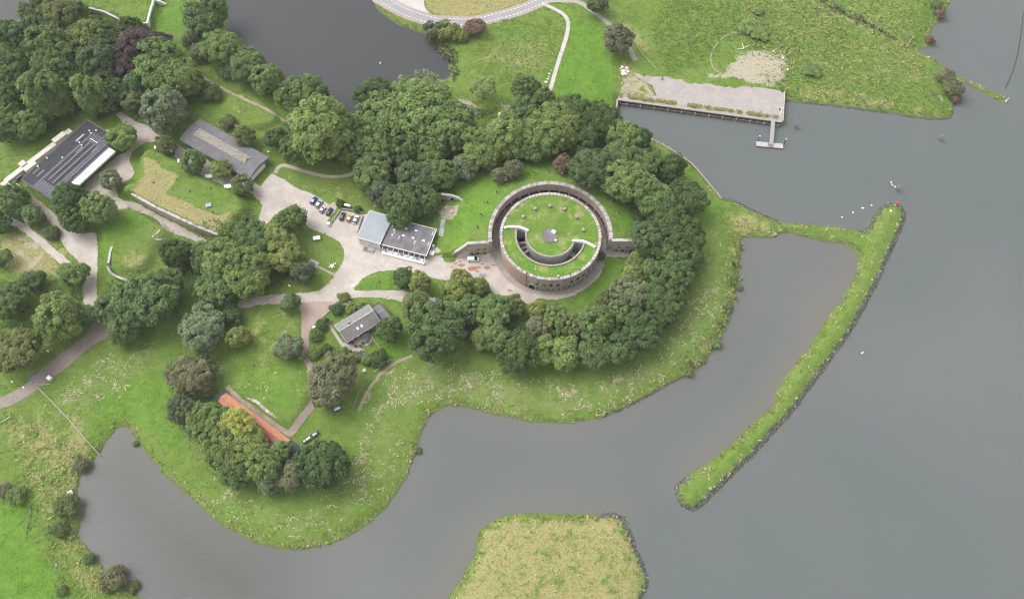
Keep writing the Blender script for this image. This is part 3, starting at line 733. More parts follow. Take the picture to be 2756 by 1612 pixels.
def trunk_mesh(name, h, r, spread, seed):
    g = random.Random(seed); mb = MB()
    mb.lathe([(r * 1.5, -0.4), (r * 1.1, 0.4), (r * 0.9, h * 0.5), (r * 0.7, h)], 8)
    for k in range(6):
        a = k * 1.05 + g.random() * 0.6; z0 = h * (0.55 + 0.4 * g.random()); l = spread * (0.5 + 0.35 * g.random())
        m1 = (math.cos(a) * l * 0.45, math.sin(a) * l * 0.45, z0 + l * 0.5)
        mb.tube((0, 0, z0), m1, r * 0.5, r * 0.33, 6, False); mb.tube(m1, (math.cos(a + .2) * l, math.sin(a + .2) * l, z0 + l * 1.05), r * 0.33, r * 0.1, 6, False)
    mb.tube((0, 0, h), (0.2, 0.1, h + spread * 0.8), r * 0.7, r * 0.15, 6, False)
    me = bpy.data.meshes.new(name); me.from_pydata(mb.v, [], mb.f); me.update(); me.materials.append(M['bark'])
    return me

CROWN = {
    'L': [(8.5, 7.2, crown_mesh('crown_large', 8.5, 7.2, 190, 1.35, 84, 0.82, s)) for s in (1, 2, 3, 4)],
    'M': [(5.5, 5.0, crown_mesh('crown_medium', 5.5, 5.0, 110, 1.1, 84, 0.70, s)) for s in (11, 12, 13, 14)],
    'S': [(2.8, 2.6, crown_mesh('crown_small', 2.8, 2.6, 46, 0.8, 80, 0.52, s)) for s in (21, 22, 23)],
    'P': [(6.0, 7.6, crown_mesh('crown_upright', 6.0, 7.6, 150, 1.15, 95, 0.72, s, -0.7, 0.28, 0.4, 0.5)) for s in (31, 32)],
    'W': [(4.0, 3.2, crown_mesh('crown_feathery', 4.0, 3.2, 60, 0.95, 110, 0.55, s, -0.5, 0, 0.35, 0.3)) for s in (41, 42)],
    'T': [(6.5, 5.8, crown_mesh('crown_thin', 6.5, 5.8, 62, 1.25, 60, 0.6, s, -0.4, 0, 0.3)) for s in (51, 52)],
    'B': [(2.0, 1.3, crown_mesh('crown_bush', 2.0, 1.3, 26, 0.75, 110, 0.42, s, -0.1, 0, 0.3)) for s in (61, 62, 63)],
}
TRUNK = {'L': (4.5, trunk_mesh('trunk_large', 4.5, 0.45, 5.5, 1)), 'M': (3.2, trunk_mesh('trunk_medium', 3.2, 0.30, 3.6, 2)), 'S': (1.7, trunk_mesh('trunk_small', 1.7, 0.16, 1.8, 3)), 'P': (3.5, trunk_mesh('trunk_upright', 3.5, 0.35, 4.0, 4)),
         'W': (1.8, trunk_mesh('trunk_feathery', 1.8, 0.2, 2.5, 5)), 'T': (4.5, trunk_mesh('trunk_thin', 4.5, 0.35, 5.0, 6)), 'B': (0.4, trunk_mesh('stem_bush', 0.4, 0.08, 1.1, 7))}
TINT = {'g': (.100, .142, .050), 'b': (.130, .178, .056), 'd': (.070, .104, .036), 'o': (.114, .138, .052), 'y': (.24, .25, .06), 'p': (.078, .058, .064), 'n': (.132, .132, .070), 'w': (.125, .152, .078),
        'l': (.170, .215, .080), 't': (.084, .120, .050), 'k': (.152, .182, .054), 'r': (.160, .112, .076), 'u': (.088, .104, .054)}
_tn = [0]

def tree(x, y, rpx, kind, tint, label, name='broadleaf_tree', cat='tree', group=None, tall=1.0):
    _tn[0] += 1
    g = random.Random(_tn[0] * 13 + 5)
    rw = rpx * mpp(x, y, 10)
    if kind == 'R': kind = 'L' if rw > 6.6 else ('M' if rw > 3.6 else 'S')
    cr, crz, cme = g.choice(CROWN[kind]); th, tme = TRUNK[kind]
    s = rw / (cr * 1.045)
    sv = s * tall * (0.92 + 0.16 * g.random())
    zc_ = GZ + th * s + crz * sv * 0.62
    p = up(x, y, zc_)
    for _ in range(3):
        zg = hgt(p.x, p.y); zc_ = zg + th * s + crz * sv * 0.62; p = up(x, y, zc_)
    t = empty(name, (p.x, p.y, max(zg, 0.05) - 0.05))
    tag(t, label, cat, group)
    a = link('trunk' if kind != 'B' else 'stem', tme, t); a.scale = (s, s, s); a.rotation_euler = (0, 0, g.random() * 6.28)
    c = link('crown' if kind != 'B' else 'foliage', cme, t); c.location = (0, 0, th * s + crz * sv * 0.62)
    c.scale = (s * (0.95 + .12 * g.random()), s * (0.95 + .12 * g.random()), sv); c.rotation_euler = (0, 0, g.random() * 6.28)
    col = TINT[tint]; v = 0.88 + 0.24 * g.random(); w = 0.94 + 0.12 * g.random()
    v *= 1.27; c.color = (col[0] * v * w, col[1] * v, col[2] * v / w, 1)
    return t

TREES = [
 # wood at upper left
 (118, 6, 38, 'R', 'd', 'dark green tree cut by top edge beside the corner pond'), (158, 44, 50, 'R', 'o', 'olive tree at the wood edge left of the curved bunker wall'),
 (95, 62, 34, 'R', 't', 'blue-green tree behind the corner pond bank'), (62, 30, 22, 'R', 'w', 'grey-green bush-like tree right on the corner pond bank'), (208, 16, 20, 'R', 'w', 'small greyish tree in front of the curved bunker wall'),
 (236, 102, 50, 'R', 'k', 'yellowish olive tree just below the curved bunker wall'), (292, 96, 34, 'R', 'd', 'dark tree between the yellowish olive one and the purple one'), (352, 76, 32, 'R', 'd', 'dark tree covering the near end of the white bunker'),
 (132, 122, 58, 'R', 'g', 'broad mid-green tree in the middle of the upper-left wood'), (146, 182, 58, 'R', 'g', 'rounded dark-olive tree directly above the two feathery poplars'), (16, 88, 30, 'R', 'd', 'dark tree at the left frame edge below the corner pond'),
 (56, 86, 30, 'R', 't', 'dark bluish tree second from the left edge below the corner pond'), (30, 190, 54, 'R', 'd', 'large dark tree against the left edge above the lawn'), (34, 250, 42, 'R', 'd', 'dark tree at left edge below the large dark one'),
 (82, 182, 26, 'R', 'k', 'small yellow-olive tree squeezed between dark trees of the left wood'), (266, 166, 58, 'R', 't', 'blue-green tree left of the purple tree'), (296, 118, 34, 'R', 't', 'small blue-green tree touching the purple tree top left'),
 (266, 212, 44, 'R', 't', 'blue-green tree right behind the feathery poplar pair'), (202, 150, 44, 'R', 'g', 'mid-green tree in the shaded gap of the upper-left wood'), (205, 210, 40, 'R', 'd', 'dark tree between the two poplar tops'),
 (440, 182, 66, 'R', 'b', 'big bright green tree below the purple one'), (482, 214, 54, 'R', 'b', 'bright green tree leaning over the pond path head'), (442, 292, 62, 'R', 'w', 'large greyish green tree above the grey shed roof corner'),
 (356, 272, 32, 'R', 'o', 'olive tree beside the track into the wood'), (314, 250, 34, 'R', 'd', 'dark tree standing at the head of the gravel track'), (372, 226, 38, 'R', 'g', 'mid-green tree below the purple one near the track'),
 (24, 296, 32, 'R', 'b', 'bright tree at left edge beside the poplar foot'), (18, 348, 38, 'R', 'g', 'green tree at left edge left of the concrete rampart'), (60, 360, 26, 'R', 'u', 'dull tree between poplar and concrete rampart'), (84, 334, 38, 'R', 'b', 'bright low tree at the foot of the larger poplar'),
 (332, 374, 36, 'R', 'b', 'bright green tree at the end of the solar roof hall'), (446, 392, 28, 'R', 'o', 'olive tree nearest to the shed among four by the gravel strip'), (518, 438, 34, 'R', 'g', 'largest green tree on the gravel strip before the shed'),
 (592, 456, 25, 'R', 'k', 'yellow-green small tree on the gravel strip between slanted boards'), (653, 500, 29, 'R', 'o', 'olive tree at the shed corner by the car yard'), (299, 486, 28, 'R', 'w', 'pale small tree alone in the forecourt before the white canopy'),
 (186, 540, 50, 'R', 'd', 'dark tree covering the lower corner of the solar roof'), (194, 590, 40, 'R', 'd', 'dark round tree below the solar roof beside the lane'), (264, 566, 42, 'R', 'b', 'light green tree on the bend of the forecourt'),
 (28, 540, 44, 'R', 'g', 'bushy green tree at the left edge below the rampart end'), (10, 606, 26, 'R', 'g', 'tree cut by the left edge beside the cart track'), (84, 578, 28, 'R', 'o', 'low olive tree between the lane and the cart track'),
 # pond side
 (556, 46, 58, 'R', 'g', 'big green tree on the pond bank beside the white bunker lawn'), (597, 132, 50, 'R', 'b', 'bright green tree standing at the pond edge above the path'), (664, 176, 46, 'R', 'g', 'mid-green tree on the pond bank, third from the bunker lawn'),
 (720, 212, 45, 'R', 'b', 'bright tree on the pond bank between two darker ones'), (826, 256, 58, 'R', 'g', 'wide green tree where the pond bank meets the big wood'), (762, 262, 24, 'R', 'k', 'small yellowish tree between two bank trees'),
 (1003, 250, 48, 'R', 'd', 'dark green tree jutting into the pond above the wood'), (742, 368, 30, 'R', 't', 'dark bluish round tree right of the shed roof'), (656, 366, 28, 'R', 'o', 'scrubby tree overlapping the shed eaves'),
 (1660, 104, 37, 'R', 'n', 'brownish oval tree standing alone beside the quay lane'), (1606, 12, 26, 'R', 'u', 'dark tree at top edge beside the quay lane'), (1412, 240, 36, 'R', 'g', 'green tree at the lower end of the footpath field'),
 # wood north of the tower
 (866, 350, 90, 'R', 'b', 'very broad bright green tree at the left end of the big wood'), (800, 400, 44, 'R', 'g', 'green tree under the broad one beside the curved gravel path'), (1040, 322, 70, 'R', 'b', 'bright domed tree in the big wood nearest the pond inlet'), (1140, 308, 70, 'R', 'b', 'bright domed tree at the crest of the big wood'),
 (1214, 340, 66, 'R', 'b', 'bright tree at the right end of the domed pair in the big wood'), (1016, 392, 50, 'R', 'g', 'pointed green tree in front of the domed wood crest'), (1004, 460, 50, 'R', 'g', 'dense green tree over the car yard bank'),
 (950, 402, 40, 'R', 'g', 'green tree between the broad left tree and the pointed one'), (1095, 400, 48, 'R', 'g', 'mid-green tree in the middle of the big wood'), (1165, 410, 46, 'R', 'b', 'lighter tree in the middle of the big wood'), (1250, 448, 32, 'R', 'w', 'greyish conical tree at the wood edge above the bunker doorway'),
 (1130, 472, 50, 'R', 't', 'bluish tree above the dark flat roof'), (1094, 540, 52, 'R', 'd', 'dark tree overhanging the dark flat roof from behind'), (1150, 540, 42, 'R', 'g', 'green tree overhanging the roof corner by the stairs'), (1076, 580, 34, 'R', 'g', 'low tree touching the garage roof corner'), (1036, 520, 38, 'R', 'u', 'dull dark tree behind the garage'),
 (1196, 470, 40, 'R', 'g', 'green tree just left of the bunker doorway'), (1300, 400, 52, 'R', 'b', 'bright tree in the wood straight above the ring wall left side'), (1360, 366, 62, 'R', 'b', 'bright broad tree above the ring wall, left of the tallest one'), (1440, 372, 56, 'R', 'b', 'bright tree directly above the ring wall crown'),
 (1490, 350, 66, 'R', 'b', 'tallest bright tree above the ring wall'), (1414, 300, 42, 'R', 'g', 'tree at the foot of the footpath where it enters the wood'), (1464, 276, 38, 'R', 'd', 'dark tree at the end of the footpath'), (1534, 302, 52, 'R', 'd', 'dark tree on the meadow edge of the wood'),
 (1620, 326, 48, 'R', 'd', 'dark tree at the wood edge above the harbour wall'), (1678, 366, 44, 'R', 'b', 'bright tree between two dark ones by the harbour wall'), (1722, 378, 32, 'R', 'd', 'dark tree nearest the harbour waterline'), (1560, 376, 46, 'R', 'd', 'dark tree right of the tallest bright one'),
 (1588, 452, 50, 'R', 't', 'blue-green tree overhanging the lawn right of the ring wall crown'), (1664, 430, 50, 'R', 'g', 'green tree in the right wood facing the harbour'), (1690, 492, 60, 'R', 'b', 'broad bright tree in the wood right of the ring wall'), (1760, 528, 60, 'R', 'b', 'broad bright tree next to the dark outer row of the right wood'),
 (1726, 440, 44, 'R', 'g', 'mid-green tree behind the broad bright pair'), (1808, 446, 38, 'R', 'd', 'dark tree on the outer slope nearest the harbour mouth'), (1848, 534, 48, 'R', 'd', 'dark outer tree, upper one of the long dark row'), (1790, 580, 46, 'R', 'g', 'green tree below the broad bright pair'),
 (1382, 458, 26, 'R', 'n', 'brownish low tree on the lawn edge above the ring wall'), (1344, 470, 22, 'R', 'n', 'small brown tree left of the brownish one above the ring wall'), (1514, 440, 24, 'R', 'r', 'russet shrubby tree behind the white post'),
 # east and south belt
 (1744, 640, 42, 'R', 't', 'grey-green tree at the end of the right wing wall'), (1834, 632, 54, 'R', 'd', 'very dark tree in the outer row level with the tower centre'), (1852, 696, 46, 'R', 'd', 'very dark outermost tree facing the enclosed bay'), (1790, 690, 40, 'R', 'g', 'green tree between the yellow edge and the dark outer row'),
 (1730, 664, 26, 'R', 'k', 'yellowing small tree just below the right wing wall'), (1714, 700, 24, 'R', 'k', 'yellowing small tree, second below the right wing wall'), (1756, 728, 36, 'R', 'g', 'green tree behind the yellowing row'), (1814, 740, 50, 'R', 'd', 'dark tree in the outer row, right of the yellowing row'),
 (1700, 740, 27, 'R', 'k', 'yellow-tinged tree, third below the right wing wall'), (1694, 788, 46, 'R', 'w', 'pale grey-green tree standing out on the inner side of the belt'), (1786, 798, 54, 'R', 'd', 'dark tree in the outer row below the yellowing row'), (1794, 852, 36, 'R', 'd', 'small dark tree at the lower corner of the outer row'),
 (1630, 808, 26, 'R', 'o', 'olive tree at the lawn edge below the tower right side'), (1726, 888, 54, 'R', 'd', 'dark dome at the corner where the belt turns left'), (1668, 850, 40, 'R', 'g', 'green tree behind the corner dome'), (1604, 868, 56, 'R', 'g', 'broad green tree in the belt below the tower right side'),
 (1602, 944, 48, 'R', 'g', 'green tree on the outer belt edge, left of the corner dome'), (1662, 944, 44, 'R', 'd', 'dark tree on the outer belt edge touching the corner dome'), (1540, 872, 40, 'R', 'o', 'olive-green tree inside the belt below the tower front'), (1502, 862, 38, 'R', 'g', 'green tree at the inner belt edge below the tower front'),
 (1522, 956, 46, 'R', 'b', 'bright outer belt tree below the tower front'), (1466, 946, 42, 'R', 'b', 'bright outer belt tree beside the dark dome'), (1450, 836, 28, 'R', 'k', 'yellow-olive tree where the lawn meets the gravel below the tower'), (1444, 884, 34, 'R', 'n', 'brown-tinged tree inside the lower belt'),
 (1398, 946, 54, 'R', 'd', 'dark dome on the outer lower belt'), (1338, 908, 40, 'R', 'g', 'green tree left of the dark dome on the lower belt'), (1384, 824, 30, 'R', 'o', 'olive tree beside the gravel curve below the tower'), (1330, 838, 46, 'R', 'b', 'bright tree in the belt left of the olive one'),
 (1290, 912, 28, 'R', 'k', 'narrow yellowish tree between the two dark masses of the belt'), (1262, 830, 36, 'R', 'g', 'green tree behind the large dark dome'), (1172, 896, 72, 'R', 'd', 'largest dark dome at the left end of the belt'), (1212, 844, 44, 'R', 'g', 'green tree on the shoulder of the largest dark dome'),
 (1120, 828, 42, 'R', 'o', 'olive round tree at the left tip of the belt'), (1050, 884, 32, 'R', 'd', 'dark green tree beside the house end wall'), (1090, 752, 28, 'R', 'd', 'dark half of the tree pair on the grass island'), (1130, 760, 30, 'R', 'k', 'yellowish half of the tree pair on the grass island'),
 (1248, 756, 33, 'R', 'k', 'yellow-olive tree nearest the picnic bench by the tower'), (1290, 770, 26, 'R', 'k', 'small yellow-olive tree at the gravel edge by the tower'), (1228, 786, 34, 'R', 'k', 'yellow-olive tree on the island tip, lowest of three'),
 # middle
 (781, 588, 40, 'R', 'g', 'single round tree between the car yard and the grass circle'), (678, 640, 50, 'R', 'g', 'green tree in the central clump nearest the car yard'), (742, 640, 42, 'R', 'k', 'yellow-green tree of the central clump nearest the slanted board'), (764, 690, 42, 'R', 'k', 'yellow-green tree of the central clump above the dark shadow gap'),
 (808, 732, 32, 'R', 'u', 'dark small tree of the central clump beside the grass circle'), (612, 700, 62, 'R', 'b', 'broad bright tree in the middle of the central clump'), (672, 740, 60, 'R', 'b', 'broad bright tree at the lower side of the central clump'), (560, 690, 44, 'R', 'g', 'green tree of the central clump touching the retaining wall path'),
 (470, 680, 44, 'R', 'd', 'dark tree at the end of the long retaining wall'), (590, 770, 50, 'R', 'g', 'green tree of the central clump over the lower road'), (388, 806, 74, 'R', 'g', 'huge green tree over the road fork'), (310, 830, 50, 'R', 'g', 'green tree joined to the huge one on its road side'), (450, 770, 46, 'R', 'g', 'green tree joined to the huge one on its upper right'), (330, 880, 46, 'R', 'g', 'lower crown of the fork group above the straw meadow'),
 (544, 884, 58, 'R', 'w', 'grey-green dome below the lower road'), (622, 846, 24, 'R', 'd', 'dark small tree between the grey-green dome and the field'), (640, 908, 30, 'R', 'k', 'yellow-green tree at the field edge beside the grey-green dome'), (781, 818, 26, 'R', 'g', 'small green tree at the corner of the red path'),
 # left
 (82, 756, 30, 'R', 't', 'dark bluish tree in the dry clearing'), (190, 740, 36, 'R', 'b', 'green tree between the dry clearing and the lane'), (30, 806, 46, 'R', 'g', 'green tree at left edge below the dry clearing'), (156, 852, 66, 'R', 'b', 'big bright tree left of the clinker road'), (236, 846, 32, 'R', 'g', 'green tree hanging over the clinker road'),
 (50, 944, 58, 'R', 'o', 'brownish-olive dome beside the clinker road at lower left'), (8, 694, 22, 'R', 'g', 'tree cut by the left edge at the dry clearing'),
 # lower
 (508, 1010, 52, 'R', 'n', 'brownish tree with yellow top beside the straw meadow'), (542, 980, 30, 'R', 'u', 'dark brown tree behind the brownish one'), (490, 1108, 42, 'R', 'u', 'dark brown dome at the left of the orange-roofed building'), (556, 1040, 24, 'R', 'n', 'brown tree at the upper end of the orange roof'),
 (894, 1030, 66, 'R', 'n', 'large brown-flecked tree beside the garden'), (556, 1136, 52, 'R', 'b', 'green tree at the left of the yellow tree by the orange roof'), (635, 1152, 50, 'R', 'y', 'yellow-leaved tree beside the orange roof'), (600, 1205, 54, 'R', 'b', 'green tree below the yellow-leaved one'),
 (666, 1206, 52, 'R', 'k', 'yellow-green tree below the yellow-leaved one, nearer the black roof end'), (712, 1256, 54, 'R', 'b', 'green tree at the bank below the orange-roofed building'), (748, 1216, 34, 'R', 'b', 'green tree hiding the lower eaves of the orange roof'), (872, 1250, 62, 'R', 'd', 'dark green dome at the right end of the lower grove'),
 (790, 1288, 40, 'R', 'n', 'brownish tree between the dark dome and the green grove'), (726, 1300, 34, 'R', 'w', 'pale green tree at the lowest edge of the grove'), (636, 1262, 42, 'R', 'g', 'green tree on the left lower edge of the grove'),
]
for x, y, r, k, c, lab in TREES:
    tree(x, y, r, k, c, lab)
SPECIAL = [
 (118, 262, 54, 'P', 'b', 'larger feathery poplar above the solar roof hall', 'poplar_tree'), (244, 258, 46, 'P', 'b', 'smaller feathery poplar right of the larger one', 'poplar_tree'),
 (358, 120, 54, 'R', 'p', 'dark purple copper beech, upper crown above the big bright tree', 'copper_beech_tree'), (342, 172, 42, 'R', 'p', 'dark purple copper beech, lower crown beside the blue-green tree', 'copper_beech_tree'), (426, 122, 34, 'R', 'p', 'dark purple copper beech peeping out right of the others', 'copper_beech_tree'),
 (1083, 236, 30, 'T', 'l', 'thin pale tree at the pond inlet next to the dark one', 'birch_tree'), (1150, 244, 50, 'T', 'l', 'pale see-through tree on the pond shore', 'birch_tree'), (1302, 234, 34, 'T', 'l', 'thin pale tree on the field below the bushes', 'birch_tree'), (1190, 250, 30, 'T', 'l', 'pale sparse tree right of the see-through one', 'birch_tree'),
 (775, 934, 34, 'W', 'w', 'grey feathery willow on the field left of the red path', 'willow_tree'), (511, 108, 20, 'W', 'w', 'grey willow bush on the bunker lawn edge', 'willow_tree'), (536, 140, 24, 'W', 'w', 'grey willow bush below the bank, nearer the path', 'willow_tree'), (612, 186, 22, 'W', 'w', 'grey willow under the mid-green bank tree', 'willow_tree')]
for x, y, r, k, c, lab, nm in SPECIAL:
    tree(x, y, r, k, c, lab, nm)
BUSH = [
 (139, 625, 20, 'u', 'dark bush on the dry strip between lane and cart track'), (569, 250, 26, 'o', 'olive bush beside the pond path bend'), (610, 330, 20, 'o', 'bush below the small stone terrace wall'), (1172, 84, 26, 'u', 'dark bush below the asphalt road at the pond corner'), (1210, 86, 28, 'k', 'yellow-olive bush below the asphalt road'), (1242, 98, 18, 'k', 'bright small bush at the right of the pond corner bushes'),
 (1275, 76, 27, 'r', 'russet bush touching the asphalt road'), (2530, 38, 15, 'r', 'russet bush on the upper right shore near the top edge'), (2503, 108, 13, 'r', 'russet bush on the shore at the small inlet'), (2520, 12, 14, 'o', 'olive bush on the shore at the top edge'), (2545, 205, 24, 'n', 'brown-olive bush at the tip of the right meadow, upper one'), (2562, 240, 24, 'n', 'brown-olive bush at the tip of the right meadow, lower one'), (2574, 262, 15, 'r', 'russet bush at the water on the meadow tip'),
 (218, 1246, 20, 'n', 'brownish bush on the left bay shore under the beam fence end'), (178, 1362, 30, 'o', 'grey-olive bush on the left bay shore below the pale stone'), (158, 1420, 24, 'g', 'green bush on the left bay shore, second below the pale stone'), (42, 1336, 26, 'b', 'bright bush at the left edge field'), (10, 1316, 20, 'n', 'brown bush cut by the left edge'), (300, 1560, 34, 'n', 'brown-green bush at the bottom shore'), (358, 1578, 16, 'o', 'small bush on the bottom shore at the water'), (240, 1500, 16, 'g', 'small green bush on the bottom left shore'),
 (925, 800, 16, 'k', 'bright bush in the house front garden'), (905, 830, 18, 'd', 'dark hedge bush in the garden corner by the red path'), (945, 828, 14, 'b', 'yellow-green bush between house and front hedge'), (975, 826, 14, 'g', 'bush at the house eaves on the road side'), (870, 872, 18, 'd', 'dark bush in the garden along the red path, upper'), (850, 905, 16, 'g', 'green bush in the garden along the red path, middle'), (846, 948, 18, 'b', 'bright bush in the garden along the red path, lower'), (880, 940, 15, 'd', 'dark bush at the garden seat'), (925, 950, 15, 'g', 'bush left of the patio'), (955, 962, 15, 'b', 'bright bush below the patio'), (1020, 968, 22, 'd', 'dark garden bush at the fence corner'), (990, 970, 14, 'b', 'light bush right of the round patio'), (1022, 945, 10, 'k', 'yellow bush on the garden fence'),
 (916, 546, 12, 'd', 'dark scrub left of the white tank'), (962, 566, 10, 'd', 'dark scrub right of the white tank'), (1345, 470, 12, 'o', 'low olive scrub on the lawn by the brown trees'), (1616, 690, 12, 'g', 'small shrub at the right wing wall foot'), (2040, 30, 14, 'd', 'weed clump in the right meadow, upper'), (2010, 72, 22, 'd', 'dark weed clump above the bare sand patch'), (2045, 92, 24, 'd', 'long dark weed clump right above the sand patch'), (2186, 190, 22, 'b', 'bright weed clump right of the sand patch'),
 (1990, 775, 12, 'd', 'dark reed clump on the enclosed bay shore, upper'), (1962, 825, 14, 'g', 'green reed clump on the enclosed bay shore, lower'), (1930, 925, 16, 'g', 'green shore clump at the bay curve'), (1855, 1000, 16, 'g', 'green shore clump below the belt corner'), (1890, 968, 12, 'g', 'small shore clump between two larger ones'), (1122, 1210, 14, 'g', 'green shore clump on the lower meadow point'), (365, 1195, 10, 'g', 'small clump on the left bay right shore'), (165, 1590, 14, 'o', 'bush at the bottom left edge')]
for x, y, r, c, lab in BUSH:
    tree(x, y, r * (.75 if 'shore' in lab and 'clump' in lab else 1), 'B', 'b' if ('weed' in lab or 'clump' in lab) else c, lab, 'shrub', 'shrub', None, 0.45 if 'weed' in lab else 1.0)
# ------------------------------------------------------------------ building materials
M['brick'] = mat('weathered_brick', (0.30, 0.25, 0.22), 0.9, col2=(0.43, 0.375, 0.335), scale=0.55, bump=0.3, detail=6)
M['brick_red'] = mat('orange_brick', (0.37, 0.25, 0.20), 0.9, col2=(0.33, 0.255, 0.215), scale=0.9, bump=0.3, detail=6)
M['brick_dark'] = mat('dark_brick', (0.15, 0.12, 0.11), 0.9, col2=(0.22, 0.18, 0.165), scale=0.9, bump=0.3, detail=6)
M['coping'] = mat('coping_stone', (0.33, 0.30, 0.285), 0.85, col2=(0.46, 0.43, 0.41), scale=0.8, detail=5)
M['coping2'] = mat('mossy_coping', (0.23, 0.205, 0.18), 0.85, col2=(0.34, 0.31, 0.29), scale=0.8, detail=5)
M['white'] = mat('white_paint', (0.78, 0.77, 0.75), 0.6, col2=(0.70, 0.69, 0.67), scale=0.7)
M['whiteclean'] = mat('clean_white', (0.82, 0.82, 0.82), 0.5)
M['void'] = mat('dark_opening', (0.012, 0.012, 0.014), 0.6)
M['glass'] = mat('window_glass', (0.03, 0.035, 0.045), 0.15, spec=0.6)
M['concrete'] = mat('pale_concrete', (0.46, 0.42, 0.37), 0.9, col2=(0.56, 0.52, 0.47), scale=0.7, detail=6)
M['concrete_grey'] = mat('grey_concrete', (0.30, 0.29, 0.28), 0.9, col2=(0.40, 0.39, 0.375), scale=0.9, detail=6)
M['bitumen'] = mat('bitumen_roof', (0.030, 0.030, 0.035), 0.85, col2=(0.046, 0.046, 0.052), scale=0.35, detail=6)
M['bitumen_old'] = mat('weathered_bitumen', (0.105, 0.10, 0.105), 0.85, col2=(0.19, 0.18, 0.185), scale=0.28, detail=7)
M['metal_roof'] = mat('zinc_sheet_roof', (0.245, 0.27, 0.295), 0.6, 0.0, col2=(0.285, 0.31, 0.335), scale=0.25, detail=4)
M['shed_roof'] = mat('grey_roof_felt', (0.115, 0.113, 0.12), 0.85, col2=(0.165, 0.16, 0.168), scale=0.35, detail=6)
M['corrug'] = mat('weathered_fibre_sheet', (0.21, 0.185, 0.155), 0.85, col2=(0.34, 0.31, 0.27), scale=0.9, detail=5)
M['slate'] = mat('slate_roof', (0.15, 0.145, 0.145), 0.8, col2=(0.23, 0.22, 0.21), scale=1.2, detail=6)
M['tile'] = mat('orange_tiles', (0.40, 0.165, 0.10), 0.8, col2=(0.50, 0.235, 0.155), scale=0.7, detail=6)
M['tile_dark'] = mat('dark_red_boards', (0.30, 0.085, 0.05), 0.8, col2=(0.24, 0.07, 0.045), scale=1.2)
M['tar'] = mat('black_tarred_boards', (0.045, 0.045, 0.05), 0.8, col2=(0.08, 0.078, 0.085), scale=1.2)
M['panel'] = mat('solar_cell', (0.012, 0.016, 0.036), 0.35, spec=0.3, col2=(0.02, 0.026, 0.05), scale=0.6)
M['alu'] = mat('aluminium', (0.115, 0.12, 0.145), 0.5, 0.0)
M['steel'] = mat('galvanised_steel', (0.33, 0.34, 0.36), 0.5, 0.3, col2=(0.40, 0.41, 0.43), scale=1.5)
M['deck'] = mat('grey_deck_planks', (0.30, 0.31, 0.33), 0.8, col2=(0.42, 0.43, 0.45), scale=1.4)
M['timber'] = mat('weathered_timber', (0.17, 0.14, 0.115), 0.9, col2=(0.28, 0.24, 0.20), scale=2.0)
M['timber_dark'] = mat('wet_timber', (0.045, 0.04, 0.036), 0.85, col2=(0.08, 0.07, 0.06), scale=2.0)
M['rust'] = mat('rusty_steel', (0.20, 0.11, 0.085), 0.8, col2=(0.27, 0.17, 0.14), scale=2.0)
M['green_paint'] = mat('faded_green_paint', (0.14, 0.20, 0.17), 0.7, col2=(0.19, 0.25, 0.22), scale=1.2)
M['red_paint'] = mat('red_paint', (0.55, 0.03, 0.03), 0.5)
M['door_red'] = mat('dark_red_door', (0.20, 0.035, 0.03), 0.6)
M['blue_paint'] = mat('blue_plastic', (0.03, 0.07, 0.25), 0.5)
M['teal'] = mat('teal_tarp', (0.14, 0.25, 0.25), 0.7, col2=(0.18, 0.30, 0.29), scale=1.0)
M['stone_pale'] = mat('pale_boulder', (0.55, 0.50, 0.43), 0.9, col2=(0.68, 0.63, 0.57), scale=1.4)
M['stone_dark'] = mat('dark_boulder', (0.05, 0.05, 0.052), 0.9, col2=(0.12, 0.12, 0.12), scale=1.4)
M['roof_grass'] = M['ground']

def shared(mb, name, mat_):
    me = bpy.data.meshes.new(name); me.from_pydata(mb.v, [], mb.f); me.update()
    bm = bmesh.new(); bm.from_mesh(me); bmesh.ops.recalc_face_normals(bm, faces=bm.faces); bm.to_mesh(me); bm.free()
    me.materials.append(mat_); return me

def arc_seg(r0, r1, a0, a1, z0, z1, n=1):
    mb = MB()
    for k in range(n):
        b0 = a0 + (a1 - a0) * k / n; b1 = a0 + (a1 - a0) * (k + 1) / n
        p = [(r0 * math.cos(b0), r0 * math.sin(b0)), (r1 * math.cos(b0), r1 * math.sin(b0)), (r1 * math.cos(b1), r1 * math.sin(b1)), (r0 * math.cos(b1), r0 * math.sin(b1))]
        v = [(x, y, z0) for x, y in p] + [(x, y, z1) for x, y in p]
        f = [(0, 3, 2, 1), (4, 5, 6, 7), (0, 1, 5, 4), (2, 3, 7, 6), (1, 2, 6, 5), (3, 0, 4, 7)]
        if k > 0: f.remove((0, 1, 5, 4))
        if k < n - 1: f.remove((2, 3, 7, 6))
        mb.add(v, f)
    return mb

def opening(w, h, arch=0.0, depth=0.12):
    """outline (y,z) of a door or window with an arched head"""
    pts = [(-w / 2, 0), (w / 2, 0), (w / 2, h - arch)]
    if arch:
        for k in range(1, 6):
            a = math.pi * k / 6; pts.append((w / 2 * math.cos(a), h - arch + arch * math.sin(a)))
    pts.append((-w / 2, h - arch))
    return pts

